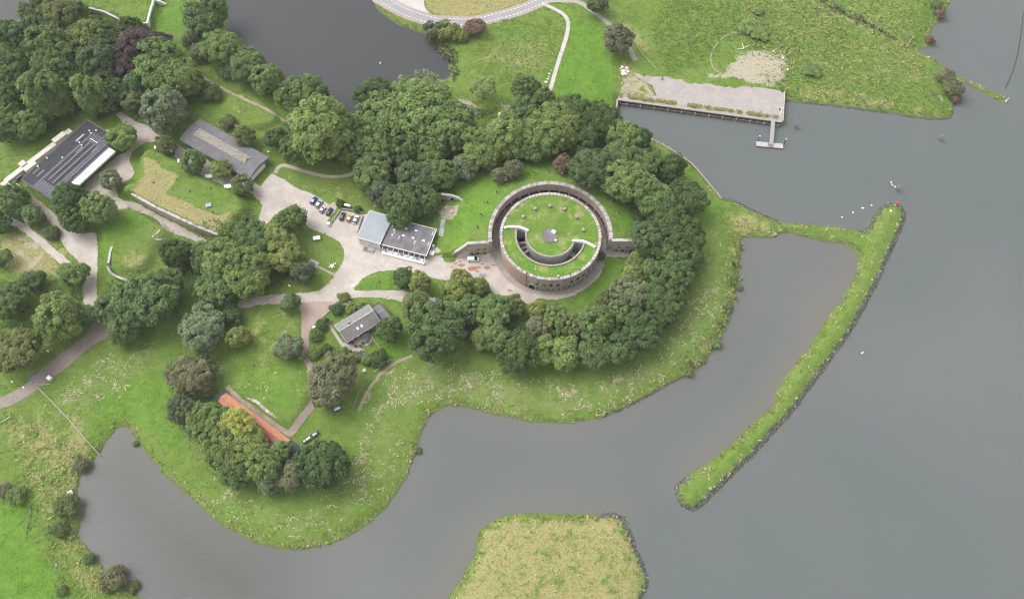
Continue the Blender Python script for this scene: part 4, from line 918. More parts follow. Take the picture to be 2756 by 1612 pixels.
def wall_opening(parent, loc, rz, w, h, arch=0.0, name='window', fill=None, surround=None, sub='pane', sw=0.14):
    """a stone surround standing proud of the wall with the dark pane set back in it; local +X looks out of the wall"""
    o = opening(w, h, arch); mb = MB(); n = len(o)
    c = (0, h / 2)
    big = [((y - c[0]) * (1 + 2 * sw / w) + c[0], (z - c[1]) * (1 + 2 * sw / h) + c[1]) for y, z in o]
    v = [(0.09, y, z) for y, z in o] + [(0.09, y, z) for y, z in big] + [(-0.1, y, z) for y, z in big] + [(-0.1, y, z) for y, z in o]
    f = []
    for k in range(n):
        j = (k + 1) % n
        f += [(k, j, n + j, n + k), (n + k, n + j, 2 * n + j, 2 * n + k), (k, 3 * n + k, 3 * n + j, j)]
    mb.add(v, f)
    a = mb.build(name, surround or M['coping2'], parent); a.location = loc; a.rotation_euler = (0, 0, rz)
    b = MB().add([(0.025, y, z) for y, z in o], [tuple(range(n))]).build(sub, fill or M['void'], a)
    return a

# ------------------------------------------------------------------ the round tower
tower = empty('round_tower', (TX, TY, GZ))
tag(tower, 'round brick fort tower with grass roof and crescent-shaped courtyard', 'tower')
TT = TOP_Z - GZ
MB().lathe([(20.95, -0.3), (20.9, 0.5), (20.75, 4.2), (20.6, TT - 0.35)], 120, cap=False).build('drum_wall', M['brick'], tower, True)
arc_seg(20.4, 21.02, R(205), R(241.5), 0.3, TT - 1.2, 24).build('orange_brick_panel', M['brick_red'], tower)
NC = 84
cm = shared(arc_seg(19.75, 20.95, 0.004, 2 * math.pi / NC - 0.004, TT - 0.35, TT + 0.02, 2), 'coping_stone', M['coping'])
cm2 = shared(arc_seg(19.75, 20.9, 0.004, 2 * math.pi / NC - 0.004, TT - 0.35, TT - 0.03, 2), 'coping_stone', M['coping2'])
for k in range(NC):
    o = link('coping_stone', cm if RNG.random() < 0.7 else cm2, tower); o.rotation_euler = (0, 0, 2 * math.pi * k / NC); o.location = (0, 0, (RNG.random() - 0.5) * 0.04)
# grass roof with the crescent left open
A0, A1 = R(167), R(345.5)
rs = [0.0, 1.5, 3.0, 5.0, 7.0, 9.0, 9.75, 10.4, 13.9, 14.55, 15.5, 16.8, 18.0, 19.0, 19.8]
na = 240
vv, ff, av = [], [], []
for i, r in enumerate(rs):
    for k in range(na):
        a = 2 * math.pi * k / na
        x, y = r * math.cos(a), r * math.sin(a)
        vv.append((x, y, TT - 0.12 + 0.16 * (float(fbm(np.array(x / 2.5 + 31), np.array(y / 2.5 + 77), 2)) - 0.5) - (0.25 if r > 14 and A0 < a < A1 else 0)))
for i in range(len(rs) - 1):
    for k in range(na):
        a = 2 * math.pi * (k + 0.5) / na
        if 9.7 < (rs[i] + rs[i + 1]) / 2 < 14.56 and A0 < a < A1: continue
        j = (k + 1) % na
        ff.append((i * na + k, (i + 1) * na + k, (i + 1) * na + j, i * na + j))
mg = mesh_np('roof_lawn', vv, ff, M['ground'], True)
at = mg.attributes.new('lush', 'FLOAT', 'POINT'); at.data.foreach_set('value', np.array([0.35 if p[1] > -2 else 0.8 for p in vv], np.float32))
at = mg.attributes.new('dry', 'FLOAT', 'POINT'); at.data.foreach_set('value', np.array([0.12 + 0.36 * float(vnoise(np.array(p[0] / 3 + 9), np.array(p[1] / 3 + 3))) for p in vv], np.float32))
link('roof_lawn', mg, tower)
ct = MB(); n = 60
for r in (10.35, 13.95):
    v = []
    for k in range(n + 1):
        a = A0 + (A1 - A0) * k / n
        v += [(r * math.cos(a), r * math.sin(a), 0.6), (r * math.cos(a), r * math.sin(a), TT - 0.1)]
    ct.add(v, [(2 * k, 2 * k + 2, 2 * k + 3, 2 * k + 1) for k in range(n)])
for a in (A0, A1):
    ct.add([(10.35 * math.cos(a), 10.35 * math.sin(a), 0.6), (13.95 * math.cos(a), 13.95 * math.sin(a), 0.6), (13.95 * math.cos(a), 13.95 * math.sin(a), TT - .1), (10.35 * math.cos(a), 10.35 * math.sin(a), TT - .1)], [(0, 1, 2, 3)])
ct.build('court_wall', M['concrete_grey'], tower)
arc_seg(10.2, 14.1, A0, A1, 0.3, 0.65, 60).build('court_floor', M['passage'], tower)
ncc = 34
for r0, r1 in ((9.72, 10.4), (13.88, 14.6)):
    c_ = shared(arc_seg(r0, r1, 0.003, (A1 - A0) / ncc - 0.003, TT - 0.4, TT + 0.12, 2), 'court_coping_stone', M['coping2'])
    for k in range(ncc):
        o = link('court_coping_stone', c_, tower); o.rotation_euler = (0, 0, A0 + (A1 - A0) * k / ncc); o.location = (0, 0, (RNG.random() - 0.5) * 0.03)
for a, z in ((187, 6.8), (196, 5.6), (209, 6.6), (222, 4.2), (256, 3.4), (292, 3.6), (306, 4.4), (321, 6.4), (329, 5.2)):
    b = MB().box(10.3, 14.0, -0.55, 0.55, z - 0.9, z, 0.06).build('bridge_beam', M['timber'] if z > 5 else M['brick_dark'], tower); b.rotation_euler = (0, 0, R(a))
for a in (180, 233, 245, 270, 280, 300, 340):
    wall_opening(tower, (13.95 * math.cos(R(a)), 13.95 * math.sin(R(a)), 1.2), R(a) + math.pi, 1.3, 2.4, 0.6, 'court_window')
    wall_opening(tower, (10.35 * math.cos(R(a)), 10.35 * math.sin(R(a)), 2.0), R(a), 1.2, 2.0, 0.5, 'court_window')
wall_opening(tower, (12.1 * math.cos(A0), 12.1 * math.sin(A0), 0.7), A0 - math.pi / 2 + math.pi, 1.8, 3.0, 0.9, 'court_door')
# white parapets closing the two ends of the crescent
def tz(px, py):
    p = up(px, py, TOP_Z + 0.4); return (p.x - TX, p.y - TY)
for pts in (Q4((566, 764), (610, 756), (680, 758), (740, 770), (800, 794)), Q4((1222, 890), (1280, 892), (1335, 900), (1390, 922), (1448, 952))):
    c_ = smooth([tz(*p) for p in pts], False, 4)
    MB().wall(c_, 0.8, TT - 0.6, [TT + 0.55 + 0.25 * math.sin(3 * i / len(c_)) for i in range(len(c_))]).build('white_parapet', M['whiteclean'], tower)
disc_c = tz(*Q4((1007, 842))[0])
rd = MB().lathe([(3.25, TT - 0.3), (3.25, TT + 0.12), (3.1, TT + 0.2), (0.4, TT + 0.34)], 40, disc_c).build('roof_disc', M['bitumen_old'], tower)
b = MB().box(-0.85, 0.85, -0.7, 0.7, 0, 0.55, 0.08).build('hatch', M['whiteclean'], rd); x, y = tz(*Q4((1046, 806))[0]); b.location = (x, y, TT + 0.15); b.rotation_euler = (0, 0, R(-38))
x, y = tz(*Q4((1063, 890))[0]); MB().box(x - .4, x + .4, y - .35, y + .35, TT, TT + 0.8, 0.05).build('vent_box', M['whiteclean'], rd)
vb = shared(MB().box(-0.5, 0.5, -0.5, 0.5, -0.3, 0.95, 0.10).box(-0.6, 0.6, -0.6, 0.6, 0.96, 1.08, 0.05), 'roof_vent', M['coping2'])
for p in Q4((865, 582), (1008, 556), (1147, 586), (750, 660), (1265, 664), (1330, 788)):
    x, y = tz(*p); o = link('roof_vent', vb, tower); o.location = (x, y, TT - 0.1); o.rotation_euler = (0, 0, math.atan2(y, x))
st = shared(MB().lathe([(0.55, -0.2), (0.5, 0.5), (0.2, 0.8)], 12), 'bollard_vent', M['coping'])
for p in Q4((743, 508), (680, 556), (605, 641), (570, 712), (605, 1045)):
    x, y = tz(*p); o = link('bollard_vent', st, tower); o.location = (x, y, TT - 0.1)
x, y = tz(*Q4((1088, 1240))[0]); MB().box(x - .45, x + .45, y - .4, y + .4, TT - .2, TT + 1.1, 0.06).build('chimney', M['coping'], tower)
for p in Q4((735, 1175), (785, 1205), (1210, 1218), (1300, 1170)):
    x, y = tz(*p); MB().box(x - .2, x + .2, y - .2, y + .2, TT - .2, TT + 0.7, 0.04).build('small_chimney', M['void'], tower)
# windows, gate and pipes on the drum
for a in list(range(207, 336, 6)):
    if 244 < a < 253: continue
    wall_opening(tower, (20.86 * math.cos(R(a)), 20.86 * math.sin(R(a)), 1.6), R(a), 0.8, 1.0, 0.2, 'embrasure')
for a in list(range(214, 338, 8)):
    if 244 < a < 253 or 285 < a < 291: continue
    wall_opening(tower, (20.72 * math.cos(R(a)), 20.72 * math.sin(R(a)), 4.6), R(a), 1.25, 1.9, 0.6, 'window')
wall_opening(tower, (20.9 * math.cos(R(248.5)), 20.9 * math.sin(R(248.5)), 0.0), R(248.5), 2.6, 3.6, 1.3, 'gate', M['void'], M['concrete'], 'gate_leaf', 0.4)
wall_opening(tower, (20.75 * math.cos(R(248.5)), 20.75 * math.sin(R(248.5)), 6.0), R(248.5), 3.4, 2.4, 0.0, 'stone_panel', M['concrete_grey'], M['coping'], 'panel_field', 0.2)
for a in (284, 287.5, 307, 262, 243):
    MB().tube((21.0 * math.cos(R(a)), 21.0 * math.sin(R(a)), 0), (20.75 * math.cos(R(a)), 20.75 * math.sin(R(a)), TT - 0.5), 0.13, n=6).build('drainpipe', M['coping'], tower)
fp = up(*Q4((868, 1165))[0], TOP_Z)
pole = empty('flagpole', (fp.x, fp.y, TOP_Z - 0.35)); tag(pole, 'slim white flagpole on the tower roof lawn below the crescent courtyard', 'pole')
MB().lathe([(0.10, 0), (0.07, 3.4), (0.0, 3.6)], 8).build('mast', M['whiteclean'], pole); MB().box(-.3, .3, -.3, .3, -.1, .15).build('foot', M['coping'], pole)

# ------------------------------------------------------------------ ring wall and wings
aL = math.atan2(WING_L[1].y - RY, WING_L[1].x - TX); aR = math.atan2(WING_R[0].y - RY, WING_R[0].x - TX)
if aL < 0: aL += 2 * math.pi
ring = empty('ring_wall', (TX, RY, GZ)); tag(ring, 'curved brick gallery wall ringing the far side of the round tower', 'wall')
RT = RING_Z - GZ
arc_seg(RING_I, RING_O, aR, aL, -0.2, RT - 0.3, 110).build('wall', M['brick'], ring)
nr = 96
rm = [shared(arc_seg(RING_I - 0.12, RING_O + 0.15, 0.003, (aL - aR) / nr - 0.003, RT - 0.3, RT + h, 2), 'coping_stone', m) for h, m in ((0.1, M['coping']), (0.03, M['coping2']))]
for k in range(nr):
    o = link('coping_stone', rm[0 if RNG.random() < 0.65 else 1], ring); o.rotation_euler = (0, 0, aR + (aL - aR) * k / nr); o.location = (0, 0, (RNG.random() - .5) * .06)
k = 0
a = aR + 0.10
while a < aL - 0.10:
    k += 1
    if k % 4:
        wall_opening(ring, (RING_I * math.cos(a), RING_I * math.sin(a), 3.5), a + math.pi, 1.2, 1.8, 0.45, 'embrasure', None, M['brick_dark'])
    a += R(2.6)
MB().tube(((RING_I - .1) * math.cos(R(90)), (RING_I - .1) * math.sin(R(90)), 0), ((RING_I - .1) * math.cos(R(90)), (RING_I - .1) * math.sin(R(90)), RT - .4), 0.1, n=6).build('drainpipe', M['coping'], ring)

def retaining_wall(name, label, pts, th, zt, zb=None, coping=0.75, mat_=None, step=1.6, cm_=None):
    """pts: world (x,y) along the wall top; zt per point; returns the thing"""
    c = Vector((sum(p[0] for p in pts) / len(pts), sum(p[1] for p in pts) / len(pts)))
    zb = min(hgt(*c), min(zt)) if zb is None else zb
    t = empty(name, (c.x, c.y, zb)); tag(t, label, 'wall')
    L = [(p[0] - c.x, p[1] - c.y) for p in pts]
    MB().wall(L, th, -0.6, [z - zb - 0.16 for z in zt]).build('wall', mat_ or M['brick'], t)
    # coping: separate stones end to end
    acc = [0.0]
    for i in range(1, len(L)): acc.append(acc[-1] + math.hypot(L[i][0] - L[i - 1][0], L[i][1] - L[i - 1][1]))
    n_ = max(2, int(acc[-1] / step)); X = [p[0] for p in L]; Y = [p[1] for p in L]; Z = [z - zb for z in zt]
    for k in range(n_):
        s0, s1 = acc[-1] * k / n_ + 0.02, acc[-1] * (k + 1) / n_ - 0.02
        p0 = Vector((np.interp(s0, acc, X), np.interp(s0, acc, Y), np.interp(s0, acc, Z))); p1 = Vector((np.interp(s1, acc, X), np.interp(s1, acc, Y), np.interp(s1, acc, Z)))
        h = (random.random() - .5) * 0.05
        MB().wall([(p0.x, p0.y), (p1.x, p1.y)], th + 0.25, [p0.z - 0.16, p1.z - 0.16], [p0.z + 0.08 + h, p1.z + 0.08 + h]).build('coping_stone', cm_ or (M['coping'] if random.random() < coping else M['coping2']), t)
    return t, c, zb

def opening_at(t, c, zb, px, z0, face, w, h, arch=0.0, off=0.5, **kw):
    """window on a wall at the photo pixel; face = outward direction angle"""
    p = up(px[0], px[1], z0 + h / 2)
    return wall_opening(t, (p.x - c.x, p.y - c.y, z0 - zb), face, w, h, arch, **kw)

# left wing wall of the ring
pl = [up(1218, 681, 4.2), up(1232, 671, 6.5), up(1248, 661, 9.4), up(1262, 651, RING_Z), up(1290, 651, RING_Z), up(1317, 652, RING_Z)]
base_l = [WING_L[0].lerp(WING_L[1], k) for k in (0, .14, .30, .44, .72, 1.0)]
lw, lc, lz = retaining_wall('wing_wall', 'brick wing wall with small windows running left from the ring wall behind the white van', [(p.x, p.y) for p in base_l], 1.0, [4.6, 6.6, 9.4, RING_Z - .05, RING_Z - .05, RING_Z - .05], GZ)
fl = math.atan2(-(WING_L[1].x - WING_L[0].x), (WING_L[1].y - WING_L[0].y))
nrm = Vector((math.cos(fl), math.sin(fl)))
def on_wall(t, c, A, B, frac, z, face, w, h, arch=0, name='window'):
    p = A.lerp(B, frac); d = Vector((math.cos(face), math.sin(face)))
    return wall_opening(t, (p.x - c.x + d.x * 0.5, p.y - c.y + d.y * 0.5, z), face, w, h, arch, name)
for f_, z in ((0.36, 0.9), (0.44, 0.9), (0.51, 0.9), (0.68, 0.9), (0.86, 0.9), (0.70, 4.3), (0.88, 4.3)):
    on_wall(lw, lc, WING_L[0], WING_L[1], f_, z, fl, 1.1 if z < 2 else 0.9, 1.5 if z < 2 else 1.0, 0.25)
base_r = [WING_R[0].lerp(WING_R[1], k) for k in (0, .35, .7, 1.0)]
rw_, rc, rz_ = retaining_wall('wing_wall', 'brick wing wall running right from the ring wall into the trees', [(p.x, p.y) for p in base_r], 1.0, [RING_Z - .05, RING_Z - .05, RING_Z - .4, 9.8], GZ)
fr = math.atan2(-(WING_R[1].x - WING_R[0].x), (WING_R[1].y - WING_R[0].y))
for f_, z in ((0.2, 0.9), (0.42, 0.9), (0.70, 0.9), (0.85, 0.9), (0.26, 4.2), (0.55, 4.2)):
    on_wall(rw_, rc, WING_R[0], WING_R[1], f_, z, fr, 1.3 if z < 2 else 0.9, 1.7 if z < 2 else 0.9, 0.3)
# bunker doorway in the glacis
pb = [up(*p, 8.6) for p in Q3((1930, 440), (1990, 447), (2050, 456), (2110, 476), (2172, 505))]
bw, bc, bz = retaining_wall('bunker_front', 'small curved brick front with white-framed doorway in the grass slope left of the ring wall', [(p.x, p.y) for p in pb], 0.8, [8.7, 8.7, 8.7, 8.2, 6.8], 5.4)
wall_opening(bw, (pb[2].x - bc.x - .2, pb[2].y - bc.y - 0.45, 0.2), R(-85), 2.4, 2.2, 0.5, 'doorway', M['void'], M['white'], 'door', 0.15)

# ------------------------------------------------------------------ retaining walls of the earthworks
pf = PF
fw, fc, fz = retaining_wall('casemate_front', 'long brick retaining wall with dark doors along the dry-grass bunker mound', [(p.x, p.y) for p in pf], 0.9, [6.4, 7.75, 7.75, 7.75, 7.75, 7.3], GZ)
ff_ = math.atan2(-(pf[4].x - pf[1].x), (pf[4].y - pf[1].y))
for fx_, w in ((0.12, 1.4), (0.25, 1.1), (0.37, 1.8), (0.52, 1.8), (0.62, 1.0), (0.80, 1.8), (0.92, 1.2)):
    on_wall(fw, fc, pf[1], pf[4], fx_ * 1.1 - .05, 0.2 if w > 1.3 else 1.2, ff_, w, 2.3 if w > 1.3 else 1.2, 0.4, 'door' if w > 1.3 else 'window')
retaining_wall('retaining_wall', 'low white-capped wall at the edge of the small grass bunker', [tuple(up(*p, 5.4)[:2]) for p in Q2((1082, 1300), (1065, 1370), (1055, 1440), (1045, 1470))], 0.7, [5.2, 5.4, 5.4, 5.3], GZ)
retaining_wall('retaining_wall', 'grey curved wall at the lower corner of the small grass bunker', [tuple(up(*p, 4.9)[:2]) for p in Q5((1040, 60), (1060, 110), (1110, 150), (1190, 180), (1260, 200))], 0.7, [5.0, 4.9, 4.8, 4.6, 4.4], GZ, 0.3)
retaining_wall('retaining_wall', 'short angled brick doorway walls in the small grass bunker beside the gravel road', [tuple(up(*p, 5.2)[:2]) for p in Q2((1550, 1150), (1520, 1185), (1465, 1208), (1495, 1228), (1530, 1240), (1600, 1210))], 0.5, [5.3, 5.3, 5.2, 5.0, 4.6, 3.6], GZ)
retaining_wall('retaining_wall', 'long curved grey wall across the mound beside the orange-roofed building', [tuple(up(*p, 5.0)[:2]) for p in smooth(Q6((842, 348), (900, 390), (985, 440), (1060, 480), (1120, 540), (1200, 595), (1280, 625), (1355, 640)), False, 3)], 0.9, [3.4 + 1.7 * math.sin(math.pi * (i + 1) / 23) for i in range(22)], GZ, 0.6)
retaining_wall('terrace_wall', 'broken stone wall below the small lawn terrace behind the shed', [tuple(up(*p, 4.4)[:2]) for p in Q1((2148, 1130), (2200, 1165), (2260, 1205), (2330, 1240), (2385, 1262))], 0.7, [4.4, 4.5, 4.3, 4.0, 3.7], GZ, 0.5)
cw = [up(*p, 6.6) for p in Q1((862, 78), (920, 92), (1000, 112), (1080, 150), (1160, 190))]
ew, ec, ez = retaining_wall('bunker_front', 'curved grey bunker front with white coping at the top left', [(p.x, p.y) for p in cw], 0.8, [6.7] * 5, GZ, 1.0, M['concrete_grey'])
wall_opening(ew, (cw[2].x - ec.x + .1, cw[2].y - ec.y - .45, 0.6), R(-105), 2.6, 1.9, 0.0, 'doorway', M['void'], M['concrete_grey'], 'door')
ww = [up(*p, 6.5) for p in Q1((1486, -10), (1450, 115), (1422, 228))]
wb = empty('white_bunker', (ww[1].x, ww[1].y, GZ)); tag(wb, 'white-painted bunker wall with a stub wing beside the lawn at the top', 'bunker')
rel = lambda p: (p.x - ww[1].x, p.y - ww[1].y)
MB().wall([rel(p) for p in ww], 0.8, -0.5, 4.0).build('wall', M['whiteclean'], wb)
w0, w1 = up(*Q1((1525, 30))[0], GZ), up(*Q1((1612, 45))[0], GZ)
MB().wall([rel(up(*Q1((1500, 0))[0], 6.0)), rel(up(*Q1((1560, 15))[0], 5.0)), rel(up(*Q1((1608, 38))[0], 3.4))], 0.7, -0.5, [3.8, 2.4, 0.9]).build('wing', M['whiteclean'], wb)
MB().wall([rel(up(*Q1((1385, 226))[0], 6.5)), rel(ww[2])], 0.5, 0, 4.15).build('return_wall', M['whiteclean'], wb)
dirw = (ww[2] - ww[0]).normalized()
for k in (0.25, 0.62):
    p = ww[0].lerp(ww[2], k); wall_opening(wb, (p.x - ww[1].x + .42, p.y - ww[1].y, 1.2), math.atan2(dirw.x, -dirw.y), 0.8, 1.2, 0, 'window', None, M['whiteclean'])

# ------------------------------------------------------------------ houses, halls and sheds
def frame3(a, b, c, z):
    """right-handed ground frame: x along a->b, y towards c; all traced at height z"""
    A, B, C_ = up(*a, z), up(*b, z), up(*c, z)
    if (B - A).cross(C_ - A).z < 0: A, B = B, A
    d = (B - A); L = d.length; d.normalize(); n = Vector((-d.y, d.x, 0)); W = abs((C_ - A).dot(n))
    return A, math.atan2(d.y, d.x), L, W, d, n

# hall with the solar roof
ZH = 7.6
A, rz, L, W, dx, dy = frame3((57, 483), (236, 323), (133, 544), ZH)
# x runs along the roof, y from one long edge to the other
hall = empty('solar_hall', (A.x, A.y, GZ), rz); tag(hall, 'long black flat-roofed hall covered with rows of solar panels', 'building')
flip = (up(133, 544, ZH) - A).dot(dy) > 0
hz = ZH - GZ
def hl(px, py, z=ZH):
    p = up(px, py, z) - A; return p.dot(dx), p.dot(dy)
MB().box(0.1, L - .1, 0.1, W - .1, -0.3, hz - 0.35).build('wall', M['brick'], hall)
MB().box(0, L, 0, W, hz - 0.35, hz).build('roof', M['bitumen'], hall)
for x0, x1, y0, y1 in ((0, L, -0.05, 0.25), (0, L, W - .25, W + .05), (-.05, .25, 0.26, W - .26), (L - .25, L + .05, 0.26, W - .26)):
    MB().box(x0, x1, y0, y1, hz - 0.02, hz + 0.16).build('roof_edge', M['bitumen_old'], hall)
z6 = zc(0, 340, 6.7)
E0, E1 = hl(*z6((590, 1085))[0]), hl(*z6((895, 1300))[0])
nearside = E1[1] > E0[1]
pw, pp = 1.0, 1.16
pan = shared(MB().box(0, 1.0, 0, 1.02, 0.10, 0.14), 'solar_panel', M['panel']); M['pframe'] = mat('panel_frame', (.25, .27, .31), .5)
frm = shared(MB().box(-.045, 1.045, -.045, 1.065, 0.06, 0.098), 'panel_frame', M['pframe'])
pan_s = shared(MB().box(0, .82, 0, 0.8, 0.16, 0.20), 'solar_panel', M['panel']); frm_s = shared(MB().box(-.12, .94, -.04, 0.84, 0.10, 0.155), 'panel_frame', M['pframe'])
x_start = min(E0[0], E1[0]) + 0.1 if True else 0
ex0 = hl(*z6((1990, 300))[0])[0]
sgn = 1 if ex0 > E0[0] else -1
y_of = lambda f: E0[1] + (E1[1] - E0[1]) * f
ncol = int(abs(ex0 - E0[0]) / pp)
def put_panel(i, y, small=False):
    x = E0[0] + sgn * (0.3 + pp * i) - (0 if sgn > 0 else 1)
    f = link('solar_panel', pan_s if small else pan, hall); f.location = (x, y, hz)
    g_ = link('panel_frame', frm_s if small else frm, f)
rowf = [0.0, 0.125, 0.25, 0.375, 0.5, 0.625, 0.75, 0.875]
span = E1[1] - E0[1]
rh = abs(span) / 8.0
for i in range(ncol):
    endblk = i < 4 or i >= ncol - 4
    for j in range(8):
        y = E0[1] + math.copysign(rh * j, span) - (rh if span < 0 else 0) + 0.05
        if j in (0, 6, 7) or endblk:
            put_panel(i, y)
        elif j in (2, 4) and 4 < i < ncol - 4:
            put_panel(i, y + 0.1, True)
for q in (((1365, 270), (1520, 150)), ((590, 860), (720, 750)), ((660, 910), (800, 790)), ((1370, 480), (1490, 370)), ((1660, 470), (1790, 350))):
    a_, b_ = hl(*z6(q[0])[0]), hl(*z6(q[1])[0])
    xa, xb = sorted((a_[0], b_[0])); yc = (a_[1] + b_[1]) / 2
    MB().box(xa, xb, yc - .45, yc + .45, hz, hz + 0.09).build('roof_light', M['concrete_grey'] if q[0][0] in (1365,) else M['bitumen_old'], hall)
a_, b_ = hl(*z6((1300, 1085))[0]), hl(*z6((2040, 420))[0]); xa, xb = sorted((a_[0], b_[0])); yc = (a_[1] + b_[1]) / 2
MB().box(xa, xb, min(yc, W) - .2, yc + 1.5, hz - 1.0, hz - 0.15, 0.25).build('canopy', M['whiteclean'], hall)
for q in ((1735, 75), (1612, 80), (1432, 290), (845, 570), (680, 720), (1470, 340), (1640, 125), (1125, 565)):
    x, y = hl(*z6(q)[0], ZH + 0.5); MB().lathe([(0.26, hz), (0.26, hz + .5), (0.4, hz + .55), (0.1, hz + .8)], 10, (x, y)).build('vent_pipe', M['whiteclean'], hall)
x, y = hl(*z6((1700, 270))[0]); c_ = MB().box(-.12, .12, -2.2, 2.2, hz, hz + .35).build('cable_duct', M['whiteclean'], hall); c_.location = (x, y, 0)
for k in range(7):
    MB().box(xa + 2 + k * 4.6, xa + 4.2 + k * 4.6, W - .1, W + .02, 0.2, 2.7).build('door', M['green_paint'] if k % 2 else M['timber'], hall)
# concrete rampart along the hall
ZR = 5.4
A2, rz2, L2, W2_, dx2, dy2 = frame3(z6((150, 985))[0], z6((1010, 330))[0], z6((1000, 270))[0], ZR)
ramp = empty('concrete_rampart', (A2.x, A2.y, GZ), rz2); tag(ramp, 'pale concrete rampart wall with blocky cabins behind the solar hall', 'wall')
def rl(q, z=ZR):
    p = up(*z6(q)[0], z) - A2; return p.dot(dx2), p.dot(dy2)
MB().box(-1, L2 + 1, -0.2, W2_ + 0.6, -0.5, ZR - GZ).build('wall', M['concrete'], ramp)
for qa, qb, h in (((930, 250), (1190, 130), 4.4), ((400, 760), (660, 660), 4.6), ((345, 690), (450, 640), 3.6), ((0, 1030), (190, 1060), 4.2), ((1160, 100), (1300, 90), 3.4), ((150, 1100), (280, 1130), 3.0)):
    a_, b_ = rl(qa, GZ + h), rl(qb, GZ + h); x0, x1 = sorted((a_[0], b_[0])); y0, y1 = sorted((a_[1], b_[1]))
    if y1 - y0 < 2.6: y0, y1 = (y0 + y1) / 2 - 1.4, (y0 + y1) / 2 + 1.4
    if x1 - x0 < 2.6: x0, x1 = (x0 + x1) / 2 - 1.4, (x0 + x1) / 2 + 1.4
    MB().box(x0, x1, y0, y1, -0.3, h, 0.12).build('cabin', M['concrete'], ramp)
for q, m, lab in (((430, 860), 'teal', 'teal tarpaulin-covered crate beside the concrete rampart'), ((350, 935), 'blue_paint', 'blue storage crate between rampart and solar hall'), ((275, 1020), 'teal', 'teal crate near the cabin at the rampart end')):
    p = gp(*z6(q)[0]); cr = empty('storage_crate', (p.x, p.y, p.z), rz2); tag(cr, lab, 'crate'); MB().box(-1.1, 1.1, -.8, .8, 0, 1.3, 0.08).build('body', M[m], cr); MB().box(-1.15, 1.15, -.85, .85, 1.3, 1.4).build('lid', M['whiteclean'] if m == 'blue_paint' else M[m], cr)
sh_a = [gp(*z6(q)[0]) for q in ((310, 1110), (580, 1250), (540, 1300), (270, 1160))]
sc_ = sum(sh_a, Vector()) / 4; sl = empty('lean_to_shed', (sc_.x, sc_.y, sc_.z), rz2 + math.pi / 2); tag(sl, 'long low shed with grey-green roof at the lower end of the rampart', 'shed')
MB().box(-4.2, 4.2, -1.1, 1.1, 0, 2.1).build('wall', M['brick_red'], sl); MB().box(-4.4, 3.0, -1.3, 1.3, 2.1, 2.3).build('roof', M['teal'], sl); MB().box(3.05, 4.4, -1.3, 1.3, 2.1, 2.25).build('tile_roof', M['tile'], sl)

def gable(name, label, a, b, c, ze, rise, wallm, roofm, over=0.35, ridge_off=0.5, cat='house'):
    A, rz, L, W, dx, dy = frame3(a, b, c, ze)
    t = empty(name, (A.x, A.y, GZ), rz); tag(t, label, cat)
    h = ze - GZ
    hr = h + rise; yr = W * ridge_off
    i = 0.3
    v = [(i, i, -.3), (L - i, i, -.3), (L - i, W - i, -.3), (i, W - i, -.3), (i, i, h - .05), (L - i, i, h - .05), (L - i, W - i, h - .05), (i, W - i, h - .05), (i, yr, hr - .15), (L - i, yr, hr - .15)]
    MB().add(v, [(0, 1, 5, 4), (2, 3, 7, 6), (1, 2, 6, 9, 5), (3, 0, 4, 8, 7), (3, 2, 1, 0)]).build('wall', wallm, t)
    for s, (y0, y1) in (('roof_slope', (-over, yr)), ('roof_slope', (W + over, yr))):
        z0 = h - over * rise / max(abs(yr - y0) - over, .1)
        v = [(-.15, y0, z0), (L + .15, y0, z0), (L + .15, y1, hr), (-.15, y1, hr)]
        v2 = [(x, y, z + 0.16) for x, y, z in v]
        MB().add(v + v2, [(3, 2, 1, 0), (4, 5, 6, 7), (0, 1, 5, 4), (1, 2, 6, 5), (2, 3, 7, 6), (3, 0, 4, 7)]).build(s, roofm, t)
    def loc(px, py, z): p = up(px, py, z) - A; return p.dot(dx), p.dot(dy)
    return t, L, W, h, hr, yr, loc

# grey shed
zs = zc(440, 360, 7.37)
shed, L, W, h, hr, yr, sloc = gable('grey_shed', 'long shed with grey felt roof and corrugated strip along its ridge', (485, 375), (671, 481), (721, 424), 6.0, 1.5, M['brick'], M['shed_roof'], cat='shed')
ra, rb = sloc(*zs((600, 20))[0], 7.9), sloc(*zs((1690, 540))[0], 7.9)
ra = (ra[0] - 5.5, ra[1])
x0, x1 = sorted((sloc(*Q2((1905, 190))[0], 7.9)[0], rb[0]))
strip_w = 2.1
ncor = int((x1 - x0) / 0.62)
cg = MB()
for s in (-1, 1):
    pass
sh1 = []
for k in range(ncor + 1):
    pass
cor = shared(MB().add([(0, -strip_w, -0.58), (0.28, -strip_w, -0.46), (0.58, -strip_w, -0.58), (0, 0, 0.16), (0.28, 0, 0.28), (0.58, 0, 0.16), (0, strip_w, -0.58), (0.28, strip_w, -0.46), (0.58, strip_w, -0.58)],
             [(0, 1, 4, 3), (1, 2, 5, 4), (3, 4, 7, 6), (4, 5, 8, 7)]), 'corrugated_sheet', M['corrug'])
cor2 = cor.copy(); cor2.materials.clear(); cor2.materials.append(mat('pale_fibre_sheet', (.30, .275, .24), .85))
for k in range(ncor):
    o = link('corrugated_sheet', cor if random.random() < 0.85 else cor2, shed); o.location = (x0 + 0.6 * k, yr, hr + 0.42)
MB().box(x0 - .2, x0 + 0.6 * ncor + .1, yr - strip_w + .1, yr + strip_w - .1, hr - 0.9, hr - 0.15).build('lantern_base', M['white'], shed)
MB().box(L - .28, L + .02, 1.0, W - 3.2, 0.6, 3.1).build('end_door', M['whiteclean'], shed); MB().box(L - .28, L + .03, W - 2.9, W - .6, 0.1, 2.5).build('side_door', M['green_paint'], shed)
